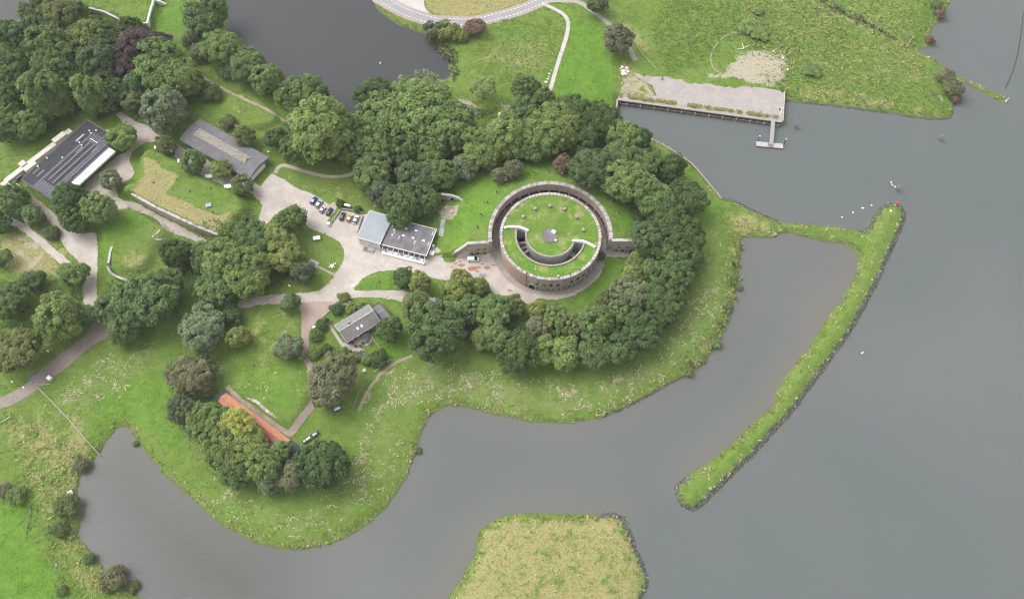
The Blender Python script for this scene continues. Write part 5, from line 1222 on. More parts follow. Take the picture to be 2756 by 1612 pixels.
MB().box(L + .03, L + .16, 0.2, W - .2, h - .2, h + .05).build('gable_band', M['brick_red'], shed)
for k in range(5):
    MB().box(3 + k * 5.4, 5.2 + k * 5.4, -.02, 0.28, 0.6, 2.3).build('window', M['glass'], shed)
for y in (-.42, W + .30): MB().box(-.1, L + .1, y, y + .14, h - .35, h - .2).build('gutter', M['steel'], shed)
for k in range(1, 16):
    xx = L * k / 16
    for ya, yb in ((-.3, yr - 2.2), (W + .3, yr + 2.2)):
        za = h + (hr - h) * ((ya + .0) / yr if ya < yr else (W - ya) / (W - yr)) + .17; zb = h + (hr - h) * (yb / yr if ya < yr else (W - yb) / (W - yr)) + .17
        MB().add([(xx - .06, ya, za), (xx + .06, ya, za), (xx + .06, yb, zb), (xx - .06, yb, zb), (xx, ya, za + .05), (xx, yb, zb + .05)], [(0, 4, 5, 3), (4, 1, 2, 5)]).build('felt_seam', M['bitumen_old'], shed)

# garage with zinc roof
zg = zc(930, 540, 7.2)
ZG = 6.9
A, rz, L, W, dx, dy = frame3(zg((215, 705))[0], zg((665, 840))[0], zg((425, 180))[0], ZG)
gar = empty('garage', (A.x, A.y, GZ), rz); tag(gar, 'light grey metal-roofed garage with two wide white doors', 'building')
h = ZG - GZ
MB().box(0.2, L - .2, 0.25, W - .2, -.3, h - .3).build('wall', M['concrete_grey'], gar)
MB().add([(0, 0, h - .3), (L, 0, h - .3), (L, W, h - .3), (0, W, h - .3), (0, 0, h - .05), (L, 0, h - .05), (L, W, h - .05), (0, W, h - .05), (0, W / 2, h + .25), (L, W / 2, h + .25)],
         [(3, 2, 1, 0), (0, 1, 5, 4), (2, 3, 7, 6), (4, 5, 9, 8), (8, 9, 6, 7), (1, 2, 6, 9, 5), (3, 0, 4, 8, 7)]).build('roof', M['metal_roof'], gar)
for k in range(1, 10):
    xx = L * k / 10
    MB().add([(xx - .04, 0.1, h - .04), (xx + .04, 0.1, h - .04), (xx + .04, W / 2, h + .31), (xx - .04, W / 2, h + .31), (xx - .04, W - .1, h - .04), (xx + .04, W - .1, h - .04)], [(0, 1, 2, 3), (3, 2, 5, 4)]).build('roof_seam', M['metal_roof'], gar)
for x0, x1, y0, y1 in ((-.12, L + .12, -.14, .02), (-.12, L + .12, W - .02, W + .14), (-.14, .0, .03, W - .03), (L, L + .14, .03, W - .03)):
    MB().box(x0, x1, y0, y1, h - .28, h + .06).build('roof_trim', M['white'], gar)
for k in (0, 1):
    x0 = 0.7 + k * (L / 2 - .1)
    d_ = MB().box(x0, x0 + L / 2 - 1.3, 0.12, 0.24, 0, 3.2).build('door', M['white'], gar)
    for j in range(4): MB().box(x0 + .4 + j * 1.05, x0 + 1.1 + j * 1.05, 0.07, 0.118, 1.9, 2.4).build('pane', M['glass'], d_)
    for xx in (x0 - .35, x0 + L / 2 - 1.25): MB().box(xx, xx + .3, 0.0, 0.22, 0, 3.6).build('post', M['whiteclean'], gar)
# café building with the dark flat roof
ZC = 6.1
A, rz, L, W, dx, dy = frame3(zg((700, 850))[0], zg((1565, 1070))[0], zg((1750, 555))[0], ZC)
cafe = empty('cafe', (A.x, A.y, GZ), rz); tag(cafe, 'dark flat-roofed building with skylights and a white glazed terrace in front', 'building')
h = ZC - GZ
def cl_(q, z=ZC): p = up(*zg(q)[0], z) - A; return p.dot(dx), p.dot(dy)
MB().box(0.2, L - .2, 0.3, W - .2, -.3, h - .25).build('wall', M['brick_dark'], cafe)
MB().box(0, L, 0, W, h - .25, h).build('roof', M['bitumen_old'], cafe)
for k in range(11):
    xx = 1.0 + k * (L - 2) / 10
    MB().box(xx, xx + .09, 0.6, W - .4, h + .002, h + .03).build('roof_lap', M['concrete_grey'] if k % 3 == 1 else M['bitumen_old'], cafe)
for x0, x1, y0, y1 in ((-.1, L + .1, -.12, .1), (-.1, L + .1, W - .1, W + .1), (L - .1, L + .12, .11, W - .11)):
    MB().box(x0, x1, y0, y1, h - .27, h + .12).build('roof_trim', M['white'], cafe)
for q, w, d in (((1170, 535), .55, .38), ((1368, 580), .55, .38), ((1118, 675), .55, .38), ((1312, 722), .55, .38), ((1515, 775), .55, .38), ((943, 565), .35, .25), ((907, 660), .35, .25)):
    x, y = cl_(q, ZC + .3); s_ = MB().box(x - w, x + w, y - d, y + d, h - .1, h + .32, .05).build('skylight', M['whiteclean'], cafe); MB().box(x - w + .1, x + w - .1, y - d + .1, y + d - .1, h + .322, h + .36).build('dome', M['white'], s_)
for q in ((1035, 720), (1335, 810), (1610, 840), (1690, 640)):
    x, y = cl_(q); s_ = MB().box(x - .35, x + .35, y - .95, y + .95, h - .05, h + .08).build('roof_light', M['concrete_grey'], cafe)
for q in ((915, 492), (962, 507), (952, 620), (985, 405), (952, 400)):
    x, y = cl_(q, ZC + .4); MB().lathe([(.15, h - .05), (.15, h + .45), (.22, h + .5), (.05, h + .6)], 8, (x, y)).build('vent_pipe', M['whiteclean'], cafe)
tx0 = cl_((760, 1040), 2.8)[0]; ty0 = cl_((1150, 1140), 3.2)[1]
MB().box(0.6, L - .3, ty0, -.14, -.2, .25).build('terrace_deck', M['white'], cafe)
MB().box(0.6, L - .3, ty0 - .12, ty0 + .75, .26, 1.15, .08).build('terrace_bench', M['whiteclean'], cafe)
for k in range(9):
    xx = 0.7 + k * (L - 1.2) / 8
    MB().box(xx - .07, xx + .07, ty0 + .8, ty0 + .94, .25, 1.2).build('terrace_post', M['whiteclean'], cafe)
    MB().box(xx - .06, xx + .06, ty0 + 0.95, -.14, h - .6, h - .45).build('rafter', M['whiteclean'], cafe)
    MB().box(xx - .07, xx + .07, ty0 + .95, ty0 + 1.08, .25, h - .6).build('column', M['whiteclean'], cafe)
    if k < 8:
        MB().box(xx + .25, xx + (L - 1.2) / 8 - .25, .2, .32, .4, 2.6).build('window', M['glass'], cafe)
        tb = MB().box(xx + .6, xx + 1.5, ty0 + 1.3, ty0 + 2.0, .95, 1.02).box(xx + 1.0, xx + 1.1, ty0 + 1.6, ty0 + 1.7, .25, .95).build('terrace_table', M['whiteclean'] if k % 3 else M['timber'], cafe)
MB().box(L + .1, L + 2.2, 2.2, 4.2, -.2, 1.4).build('side_porch', M['white'], cafe); MB().box(L + .1, L + 1.2, 6.0, 7.0, 0, 1.7, .1).build('cooling_unit', M['white'], cafe)

# the house
zq = zc(860, 790, 7.758)
house, L, W, h, hr, yr, hloc = gable('house', 'brick house with grey slate gable roof and white roof edges', zq((320, 672))[0], zq((1025, 245))[0], zq((560, 1012))[0], 5.9, 2.4, M['brick'], M['slate'], .25)
sy = 1 if hloc(*zq((560, 1012))[0], 5.9)[1] > 1 else -1
fy_ = W if sy > 0 else 0
MB().box(-.1, L + .1, yr - .12, yr + .12, hr + .12, hr + .26).build('ridge', M['concrete'], house)
for xg in (-.2, L - .1):
    for s, y1 in ((0, -.3), (1, W + .3)):
        n_ = 6
        for k in range(n_):
            f0, f1 = k / n_, (k + .82) / n_
            ya, yb = yr + (y1 - yr) * f0, yr + (y1 - yr) * f1; za, zb = hr + (h - .1 - hr) * f0 + .16, hr + (h - .1 - hr) * f1 + .16
            MB().add([(xg, ya, za - .1), (xg + .3, ya, za - .1), (xg + .3, yb, zb - .1), (xg, yb, zb - .1), (xg, ya, za + .16), (xg + .3, ya, za + .16), (xg + .3, yb, zb + .16), (xg, yb, zb + .16)], [(3, 2, 1, 0), (4, 5, 6, 7), (0, 1, 5, 4), (1, 2, 6, 5), (2, 3, 7, 6), (3, 0, 4, 7)]).build('verge_stone', M['coping'], house)
for y in (-.30, W + .18):
    for k in range(14):
        MB().box(L * k / 14 + .05, L * (k + .75) / 14, y - .05, y + .17, h - .22, h - .02).build('eaves_stone', M['white'], house)
for q in ((795, 722), (880, 672)):
    x, y = hloc(*zq(q)[0], 7.2); zr = hr + (h - hr) * abs(y - yr) / abs((W if y > yr else 0) - yr)
    sl_ = (hr - h) / (W / 2) * (-1 if y > yr else 1)
    MB().add([(x - .42, y - .5, zr + .24 - .5 * sl_), (x + .42, y - .5, zr + .24 - .5 * sl_), (x + .42, y + .5, zr + .24 + .5 * sl_), (x - .42, y + .5, zr + .24 + .5 * sl_), (x - .42, y - .5, zr - .5 * sl_), (x + .42, y - .5, zr - .5 * sl_), (x + .42, y + .5, zr + .5 * sl_), (x - .42, y + .5, zr + .5 * sl_)],
             [(0, 1, 2, 3), (4, 7, 6, 5), (0, 4, 5, 1), (1, 5, 6, 2), (2, 6, 7, 3), (3, 7, 4, 0)]).build('roof_window', M['whiteclean'], house)
x, y = hloc(*zq((605, 610))[0], 7.9); MB().box(x - .45, x + .45, y - .4, y + .4, hr - 1.3, hr + .5, .05).build('chimney', M['brick_red'], house)
ys = fy_ + (.0 if sy > 0 else 0)
for k, (xx, w, z0, z1, m) in enumerate(((2.0, 1.2, .8, 2.3, 'glass'), (4.2, 1.1, 0, 2.3, 'door_red'), (6.6, 1.1, .8, 2.3, 'glass'), (8.6, 1.1, .8, 2.3, 'glass'), (11.0, 1.2, 0, 2.4, 'door_red'), (13.4, 1.2, .8, 2.3, 'glass'))):
    if xx + w > L: continue
    y0 = (W - .32, W - .2) if sy > 0 else (.2, .32)
    d_ = MB().box(xx - .1, xx + w + .1, y0[0], y0[1], z0 - .1, z1 + .1).build('door' if m == 'door_red' else 'window', M['white'], house)
    MB().box(xx, xx + w, y0[0] - .03, y0[1] + .03, z0, z1).build('panel' if m == 'door_red' else 'pane', M[m], d_)
ea = [up(*zq(q)[0], 5.4) for q in ((1090, 275), (1245, 182), (1490, 470), (1300, 545))]
ec_ = sum(ea, Vector()) / 4
ext = MB().prism([tuple((p - Vector((house.location.x, house.location.y, 0))).to_2d()) for p in ea], -.3, 2.7)
invr = Matrix.Rotation(-house.rotation_euler.z, 4, 'Z')
def to_house(mb): mb.v = [tuple(invr @ Vector(v)) for v in mb.v]; return mb
to_house(ext).build('annex', M['brick_dark'], house)
P2 = [tuple((p - Vector((house.location.x, house.location.y, 0))).to_2d()) for p in ea]
to_house(MB().prism(P2, 2.72, 2.95)).build('annex_roof', M['shed_roof'], house)
for a_, b_ in ((0, 1), (1, 2)):
    to_house(MB().wall([P2[a_], P2[b_]], .35, 2.7, 3.12)).build('annex_trim', M['tar'], house)
m0 = ((P2[1][0] + P2[2][0]) / 2, (P2[1][1] + P2[2][1]) / 2); m1 = ((P2[0][0] + P2[3][0]) / 2, (P2[0][1] + P2[3][1]) / 2)
to_house(MB().wall([m0, m1], .12, 2.9, 3.02)).build('annex_seam', M['concrete'], house)

# orange-roofed range
orr, L, W, h, hr, yr, oloc = gable('orange_roof_building', 'long low building with orange tile roof and black board ends', Q6((680, 470))[0], Q6((1300, 925))[0], Q6((770, 408))[0], 5.2, 1.2, M['brick'], M['tile'], .3, .5, 'building')
# clay tile courses
tc_ = shared(MB().box(-.1, L + .1, -.03, .03, 0, .06), 'tile_course', M['tile'])
for k in range(1, 9):
    for s in (0, 1):
        y = yr * k / 9 if s == 0 else W - (W - yr) * k / 9
        o = link('tile_course', tc_, orr); o.location = (0, y, h + (hr - h) * k / 9 + .13)
MB().box(-.2, L + .2, yr - .14, yr + .14, hr + .1, hr + .26).build('ridge_tiles', M['tile'], orr)
ex = oloc(*Q6((1470, 930))[0], 5.0)[0]; wx_ = oloc(*Q6((650, 450))[0], 5.0)[0]
for x0, x1, nm in ((L + .2, max(ex, L + 4.5), 'end_bay'), (min(wx_, -2.6), -.2, 'end_bay')):
    t_ = MB().box(x0, x1, -.3, W + .4, -.3, h - .5).build(nm, M['tar'], orr)
    n_ = 6
    for k in range(n_):
        MB().box(x0 + (x1 - x0) * k / n_ + .02, x0 + (x1 - x0) * (k + 1) / n_ - .02, -.4, W + .5, h - .49, h - .36 + .03 * (k % 2)).build('roof_board', M['tar'], t_)
px_ = oloc(*Q6((1180, 850))[0], 3.2)
MB().box(px_[0] - 2.2, px_[0] + 3.0, -2.6, -.35, -.3, 2.2).build('porch', M['tile_dark'], orr); MB().box(px_[0] - 2.4, px_[0] + 3.2, -2.8, -.3, 2.2, 2.34).build('porch_roof', M['tile_dark'], orr)
wx_ = oloc(*Q6((870, 580))[0], 3.4)
wt = MB().box(-1.3, 1.3, -.55, .55, 0, 1.6).build('lean_to', M['timber'], orr); wt.location = (wx_[0], wx_[1], 0)
MB().box(-1.4, 1.4, -.65, .65, 1.6, 1.7).build('lean_to_roof', M['white'], wt)
# ------------------------------------------------------------------ vehicles
def car_paint(name, col, metal=0.2):
    m = mat(name, col, 0.3, metal, spec=0.5); return m
M['tyre'] = mat('rubber', (0.02, 0.02, 0.02), 0.9); M['lamp'] = mat('lamp_glass', (0.7, 0.7, 0.68), 0.2); M['tail'] = mat('tail_lamp', (0.35, 0.02, 0.02), 0.3)

def loft(stations, close=True):
    """stations: (x, half width, z low, z high, top half width)"""
    mb = MB(); v = []; f = []
    for x, w, z0, z1, wt in stations:
        v += [(x, -w * .92, z0), (x, -w, z0 + (z1 - z0) * .35), (x, -w * .97, z0 + (z1 - z0) * .8), (x, -wt, z1), (x, wt, z1), (x, w * .97, z0 + (z1 - z0) * .8), (x, w, z0 + (z1 - z0) * .35), (x, w * .92, z0)]
    n = 8
    for i in range(len(stations) - 1):
        for k in range(n):
            j = (k + 1) % n; f.append((i * n + k, (i + 1) * n + k, (i + 1) * n + j, i * n + j))
    f += [tuple(range(n)), tuple((len(stations) - 1) * n + k for k in range(n - 1, -1, -1))]
    return mb.add(v, f)

def vehicle(name, label, rear, front, paint, roof=None, L=4.3, w=0.88, van=False, cat='car', group=None):
    a, b = gp(*rear), gp(*front); c = (a + b) / 2; d = b - a
    t = empty(name, (c.x, c.y, hgt(c.x, c.y) + 0.07), math.atan2(d.y, d.x)); tag(t, label, cat, group)
    h = L / 2
    if van:
        loft([(-h, w * .9, .35, .9, w * .8), (-h + .1, w, .3, 1.0, w * .9), (h * .35, w, .3, 1.0, w * .9), (h * .72, w, .3, .98, w * .85), (h - .15, w * .9, .32, .85, w * .75), (h, w * .7, .4, .65, w * .55)]).build('body', paint, t)
        loft([(-h + .02, w * .93, .95, 1.75, w * .82), (-h + .25, w * .97, .95, 1.9, w * .85), (h * .15, w * .97, .95, 1.9, w * .85), (h * .22, w * .96, .95, 1.86, w * .84)]).build('cargo_box', paint, t)
        loft([(h * .22, w * .94, .95, 1.84, w * .82), (h * .40, w * .93, .95, 1.72, w * .78), (h * .70, w * .9, .95, 1.0, w * .8)]).build('cab_glass', M['glass'], t)
    else:
        loft([(-h, w * .80, .38, .72, w * .70), (-h + .18, w * .95, .30, .92, w * .80), (-h * .4, w, .28, .95, w * .88), (h * .35, w, .28, .93, w * .88), (h * .75, w * .97, .30, .84, w * .80), (h - .12, w * .85, .34, .70, w * .68), (h, w * .65, .40, .58, w * .5)]).build('body', paint, t)
        loft([(-h + .22, w * .84, .88, .96, w * .74), (-h * .52, w * .86, .90, 1.36, w * .68), (h * .06, w * .86, .90, 1.38, w * .68), (h * .48, w * .84, .88, .96, w * .76)]).build('glasshouse', M['glass'], t)
        loft([(-h * .56, w * .69, 1.33, 1.38, w * .60), (-h * .3, w * .71, 1.36, 1.44, w * .60), (h * .0, w * .71, 1.36, 1.44, w * .60), (h * .1, w * .69, 1.34, 1.40, w * .60)]).build('roof', roof or paint, t)
    for sx in (-.62, .64):
        for s in (-1, 1):
            wh = MB().tube((h * sx, s * (w - .2), .33), (h * sx, s * (w + .01), .33), .33, n=14).build('wheel', M['tyre'], t)
            MB().tube((h * sx, s * (w + .008), .33), (h * sx, s * (w + .02), .33), .2, n=10).build('rim', M['alu'], wh)
    for s in (-1, 1):
        MB().box(h - .22, h - .06, s * w * .62 - .14, s * w * .62 + .14, .56, .70).build('headlight', M['lamp'], t)
        MB().box(-h - .01, -h + .1, s * w * .66 - .1, s * w * .66 + .1, .62, .84).build('tail_light', M['tail'], t)
        MB().box(h * .30, h * .36, s * w * 1.0 - .09, s * w * 1.0 + .09, .92, 1.04).build('mirror', paint, t)
    return t
ZP = zc(800, 500, 10.53)
vehicle('parked_car', 'blue car at the left end of the parked row', *ZP((405, 545), (545, 345)), car_paint('blue_car', (.015, .045, .22)), car_paint('sky_roof', (.13, .33, .62)), 4.2, .88, group='cars parked in the yard')
vehicle('parked_car', 'silver estate car parked second from the left, with white roof', *ZP((535, 650), (710, 425)), car_paint('silver_car', (.33, .35, .42)), car_paint('white_roof', (.66, .68, .70)), 4.7, .92, group='cars parked in the yard')
vehicle('parked_car', 'small pale silver car between the silver estate and the dark car', *ZP((665, 785), (785, 620)), car_paint('pale_car', (.46, .48, .54)), car_paint('pale_roof', (.68, .69, .70)), 3.7, .84, group='cars parked in the yard')
vehicle('parked_car', 'dark grey car at the right end of the row by the grass wedge', *ZP((860, 855), (975, 668)), car_paint('dark_car', (.035, .033, .042)), None, 4.2, .87, group='cars parked in the yard')
vehicle('parked_car', 'black car inside the walled bay beside the yellow car', *ZP((1240, 995), (1335, 785)), car_paint('black_car', (.018, .02, .032)), car_paint('black_roof', (.05, .055, .07)), 4.3, .88, group='cars parked in the yard')
vehicle('parked_car', 'yellow car in the middle of the walled bay', *ZP((1440, 1045), (1540, 850)), car_paint('yellow_car', (.40, .33, .06)), car_paint('pale_yellow_roof', (.66, .58, .26)), 4.0, .87, group='cars parked in the yard')
vehicle('parked_car', 'white car in the walled bay nearest the garage', *ZP((1615, 1095), (1715, 875)), car_paint('white_car', (.66, .66, .68)), None, 4.4, .88, group='cars parked in the yard')
vehicle('delivery_van', 'white van standing before the left wing wall of the tower', *Q4((210, 1082), (322, 1078)), car_paint('white_van', (.82, .82, .82), 0), None, 4.9, .95, True, 'van')
vehicle('parked_van', 'small dark-fronted van with white roof at the end of the solar hall', *z6((2030, 165), (1915, 105)), car_paint('grey_van', (.62, .62, .6)), None, 4.3, .9, True, 'van')

# ------------------------------------------------------------------ generic small builders
def place(px, name, label, cat, rz=0.0, group=None, z=None):
    p = gp(*px); t = empty(name, (p.x, p.y, p.z + .02 if z is None else z), rz); return tag(t, label, cat, group)
def dirof(a, b):
    A_, B_ = gp(*a), gp(*b); d = B_ - A_; return math.atan2(d.y, d.x), d.length

# slanted boards
for px, rz, lab in ((Q2((1540, 372))[0], -10, 'white slanted board nearest the upper end of the shed'), (Q2((1765, 505))[0], -8, 'white slanted board half hidden by the largest strip tree'), (Q2((2030, 650))[0], 8, 'white slanted board between the two middle strip trees'),
                    (Q2((2215, 748))[0], 12, 'white slanted board at the lower end of the gravel strip'), (Q3((735, 885))[0], 10, 'white slanted board on the grass circle beside the car yard')):
    t = place(px, 'information_board', lab, 'board', R(rz), 'white slanted boards on frames')
    MB().add([(-1.5, -.65, 1.25), (1.5, -.65, 1.25), (1.5, .75, 1.95), (-1.5, .75, 1.95), (-1.5, -.65, 1.33), (1.5, -.65, 1.33), (1.5, .75, 2.03), (-1.5, .75, 2.03)], [(3, 2, 1, 0), (4, 5, 6, 7), (0, 1, 5, 4), (1, 2, 6, 5), (2, 3, 7, 6), (3, 0, 4, 7)]).build('panel', M['whiteclean'], t)
    for x in (-1.2, 1.2):
        MB().tube((x, -.6, 0), (x, -.5, 1.3), .06, n=6).build('leg', M['steel'], t); MB().tube((x, .9, 0), (x, .6, 1.85), .06, n=6).build('leg', M['steel'], t); MB().tube((x, -.6, .3), (x, .9, .3), .04, n=6).build('brace', M['steel'], t)

def picnic(px, rz, lab, m, l=2.2):
    t = place(px, 'picnic_table', lab, 'table', rz)
    for k in range(4): MB().box(-l / 2, l / 2, -.40 + k * .2, -.22 + k * .2, .72, .77).build('table_plank', M[m], t)
    for s in (-1, 1):
        MB().box(-l / 2, l / 2, s * .78 - .14, s * .78 + .14, .42, .47).build('bench', M[m], t)
        b = MB(); b.tube((s * l * .35, -.85, 0), (s * l * .35, -.2, .72), .05, n=6); MB().add(b.v, b.f).build('leg', M[m], t)
        b = MB(); b.tube((s * l * .35, .85, 0), (s * l * .35, .2, .72), .05, n=6); MB().add(b.v, b.f).build('leg', M[m], t)
        MB().box(s * l * .35 - .04, s * l * .35 + .04, -.9, .9, .36, .42).build('cross_bar', M[m], t)
    return t
picnic(Q3((1255, 990))[0], R(-14), 'grey picnic table before the garage doors', 'deck', 2.6)
picnic(Q3((1205, 978))[0], R(-14), 'brown low picnic table left of the grey one at the garage', 'timber', 2.0)
picnic(Q3((2330, 1222))[0], R(-14), 'grey picnic table beside the yellow-olive trees near the tower', 'deck', 2.4)
# white garden table with chairs on the grass circle
t = place(Q3((880, 1142))[0], 'garden_table', 'white square garden table on the grass circle', 'table', R(-10))
MB().box(-.65, .65, -.6, .6, .68, .74, .02).build('table_top', M['whiteclean'], t)
for x in (-.5, .5):
    for y in (-.45, .45): MB().tube((x, y, 0), (x, y, .68), .05, n=6).build('leg', M['whiteclean'], t)
for i, (dx_, dy_) in enumerate(((-1.1, -.6), (.95, -.55), (-.9, .6), (.5, .95), (0.0, -1.1), (1.3, 1.2))):
    p = gp(*Q3((880, 1142))[0]); c = empty('garden_chair', (p.x + dx_, p.y + dy_, p.z + .02), math.atan2(-dy_, -dx_)); tag(c, 'small white garden chair ' + ('at the lower left of', 'at the lower right of', 'at the upper left of', 'at the upper right of', 'straight below', 'standing apart to the upper right of')[i] + ' the white square table', 'chair', 'white chairs on the grass circle')
    MB().box(-.22, .22, -.22, .22, .40, .45).build('seat', M['whiteclean'], c); MB().box(-.24, -.19, -.22, .22, .45, .85).build('backrest', M['whiteclean'], c)
    for x in (-.18, .18):
        for y in (-.18, .18): MB().tube((x, y, 0), (x, y, .4), .025, n=5).build('leg', M['whiteclean'], c)
# monument
t = place(Q3((693, 1118))[0], 'monument', 'grey stone monument on a pale square plinth at the end of a short path', 'monument', R(-28))
MB().box(-2.2, 2.2, -1.7, 1.7, -.1, .22, .05).build('plinth', M['coping'], t); MB().box(-1.55, 1.55, -1.1, 1.1, .22, .5, .08).build('step', M['concrete_grey'], t)
MB().lathe([(.75, .5), (.6, .9), (.45, 1.5), (.5, 1.6), (.2, 2.0)], 10, (-.3, .2)).build('stone', M['concrete_grey'], t); MB().box(.3, 1.2, -.6, .5, .5, .95, .12).build('block', M['coping2'], t)
# walls of the parking bay
def low_wall(px, lab, h, th, m, name='low_wall', cop=None):
    P = [gp(*p) for p in px]; c = sum(P, Vector()) / len(P); t = empty(name, c); tag(t, lab, 'wall')
    L_ = [(p.x - c.x, p.y - c.y) for p in P]
    MB().wall(L_, th, -.3, h).build('wall', M[m], t); MB().wall(L_, th + .12, h + .002, h + .12).build('coping', M[cop or m], t)
    return t
low_wall(Q3((966, 590), (1060, 606), (1182, 632)), 'brown timber wall at the back of the parking bay', 0.9, .35, 'timber')
low_wall(Q3((960, 596), (925, 650), (890, 700), (868, 728)), 'red-brown wall between grass wedge and parking bay', 0.7, .3, 'brick_red', cop='coping2')
low_wall(Q3((1178, 660), (1150, 740), (1118, 850)), 'low brown wall along the garage side', 0.6, .3, 'timber')
t = place(Q3((848, 742))[0], 'gate_pillar', 'white gate pillar at the mouth of the parking bay', 'pillar'); MB().box(-.5, .5, -.5, .5, -.1, 1.5, .06).build('shaft', M['white'], t); MB().box(-.62, .62, -.62, .62, 1.5, 1.72, .1).build('cap', M['whiteclean'], t)
t = place(Q3((1030, 562))[0], 'gas_tank', 'white horizontal tank among dark scrub behind the parking bay', 'tank', R(-14))
MB().lathe([(0, -1.6), (.3, -1.55), (.55, -1.35), (.6, -1.1), (.6, 1.1), (.55, 1.35), (.3, 1.55), (0, 1.6)], 16, cap=False).build('vessel', M['whiteclean'], t, True)
t.children[0].rotation_euler = (0, R(90), 0); t.children[0].location = (0, 0, 1.0)
for x in (-.9, .9): MB().box(x - .1, x + .1, -.5, .5, 0, .6).build('saddle', M['concrete_grey'], t)
t = place(Q3((1152, 600))[0], 'rubbish_bin', 'dark bin behind the back wall of the parking bay', 'bin'); MB().box(-.6, .6, -.45, .45, 0, 1.1, .06).build('body', M['tar'], t); MB().box(-.65, .65, -.5, .5, 1.1, 1.2, .04).build('lid', M['tar'], t)
t = place(Q3((1298, 562))[0], 'garden_bench', 'small grey bench on the slope behind the garage', 'bench', R(55))
for k in range(3): MB().box(-.8, .8, -.3 + k * .2, -.14 + k * .2, .42, .46).build('seat_slat', M['concrete'], t)
MB().box(-.8, .8, .32, .38, .5, .9).build('backrest', M['concrete'], t)
for x in (-.65, .65): MB().box(x - .04, x + .04, -.3, .34, 0, .42).build('leg', M['timber'], t)
# stairs down from the bunker doorway
a_, b_ = gp(*Q3((1955, 692))[0]), gp(*Q3((1930, 852))[0])
rz = math.atan2(b_.y - a_.y, b_.x - a_.x); run = math.hypot(b_.x - a_.x, b_.y - a_.y)
t = empty('outdoor_stairs', (a_.x, a_.y, 0), rz); tag(t, 'grey metal stairs down the grass slope beside the dark flat roof', 'stairs')
ns = 18
zst = [hgt(a_.x + (b_.x - a_.x) * k / ns, a_.y + (b_.y - a_.y) * k / ns) + .25 for k in range(ns + 1)]
for k in range(ns):
    MB().box(run * k / ns, run * (k + .8) / ns, -.8, .8, zst[k] - .08, zst[k] + .02).build('tread', M['steel'], t)
for s_ in (-.88, .88):
    MB().wall([(run * k / ns, s_) for k in range(ns + 1)], .12, [z - .2 for z in zst], [z + .18 for z in zst]).build('stringer', M['steel'], t)
# vent posts on the glacis
for i, p in enumerate(Q4((305, 770), (343, 648), (402, 532), (490, 430), (597, 342), (720, 282), (855, 244), (992, 234), (1125, 240), (1265, 280), (1395, 332), (1507, 410), (1602, 514), (1668, 628))):
    words_ = ['lowest on the left slope', 'second up the left slope', 'third up the left slope', 'fourth up the left slope', 'below the small brown tree', 'left of the ring wall crown', 'next left of the crown top', 'at the ring wall crown', 'with the whitest collar at the crown right', 'first right of the whitest collar', 'white-topped under the blue-green tree', 'right of the white-topped one', 'second lowest on the right slope', 'lowest on the right slope'][i]
    g_ = gp(*p); t = empty('vent_post', (g_.x, g_.y, g_.z)); tag(t, 'small vent post on the glacis, ' + words_, 'vent', 'vent posts around the ring wall')
    MB().lathe([(.55, -.2), (.55, .35), (.42, .42), (.42, .1)], 12, cap=False).build('collar', M['whiteclean'] if i in (8, 10) else M['coping'], t); MB().lathe([(.28, -.2), (.28, 1.3), (.36, 1.35), (.1, 1.5)], 10).build('pipe', M['whiteclean'] if i in (8, 10) else M['tar'], t)
for p, lab in ((Q2((1487, 690))[0], 'small grey vent stone on the upper dry grass of the bunker mound'), (Q2((1832, 772))[0], 'small dark vent stone on the green part of the bunker mound'), (Q2((2058, 975))[0], 'small vent stone below the grey hatch on the bunker mound'), (Q6((1012, 120))[0], 'grey vent stone on the mown field'), (Q7((1150, 212))[0], 'dark vent stone on the grass island'), (Q5((1330, 98))[0], 'dark vent stone on the small grass bunker')):
    t = place(p, 'vent_stone', lab, 'vent'); MB().lathe([(.6, -.2), (.55, .5), (.35, .8)], 8).build('block', M['coping2'], t); MB().lathe([(.2, .7), (.2, 1.0), (.1, 1.05)], 8).build('pipe', M['tar'], t)
t = place(Q2((2025, 915))[0], 'roof_hatch', 'grey metal hatch on bare earth on top of the bunker mound', 'hatch', R(20)); MB().box(-1.3, 1.3, -1.0, 1.0, -.2, .6, .1).build('kerb', M['concrete_grey'], t); MB().box(-1.2, 1.2, -.9, .9, .6, .75, .05).build('cover', M['metal_roof'], t)
# stones
def boulder(name, lab, px, r, m, cat='stone', group=None, z=None):
    g_ = random.Random(str(px)); bm = bmesh.new(); bmesh.ops.create_icosphere(bm, subdivisions=2, radius=1)
    for v in bm.verts:
        k = .75 + .4 * float(vnoise(np.array(v.co.x * 1.6 + px[0]), np.array(v.co.y * 1.6 + v.co.z * 1.3 + px[1]))); v.co *= k
        v.co.z = max(v.co.z * .75, -.3)
    me = bpy.data.meshes.new(name); bm.to_mesh(me); bm.free(); me.materials.append(M[m])
    o = link(name, me); p = gp(*px); o.location = (p.x, p.y, (p.z if z is None else z) + r * .2); o.scale = (r, r * (.8 + .3 * g_.random()), r * .9); o.rotation_euler = (0, 0, g_.random() * 6)
    return tag(o, lab, cat, group)
for i, (x, y) in enumerate(((270, 655), (312, 668), (285, 690), (325, 700), (278, 722), (305, 725), (262, 690), (250, 672))):
    boulder('boulder', ['top left', 'top right', 'middle', 'rightmost', 'lowest', 'lower right', 'left', 'small upper left'][i] + ' one of the cream boulders heaped beside the quay lane', Q8((x, y))[0], [.95, 1.1, .9, 1.0, 1.25, .8, .6, .5][i], 'stone_pale', group='cream boulders heaped beside the quay lane')
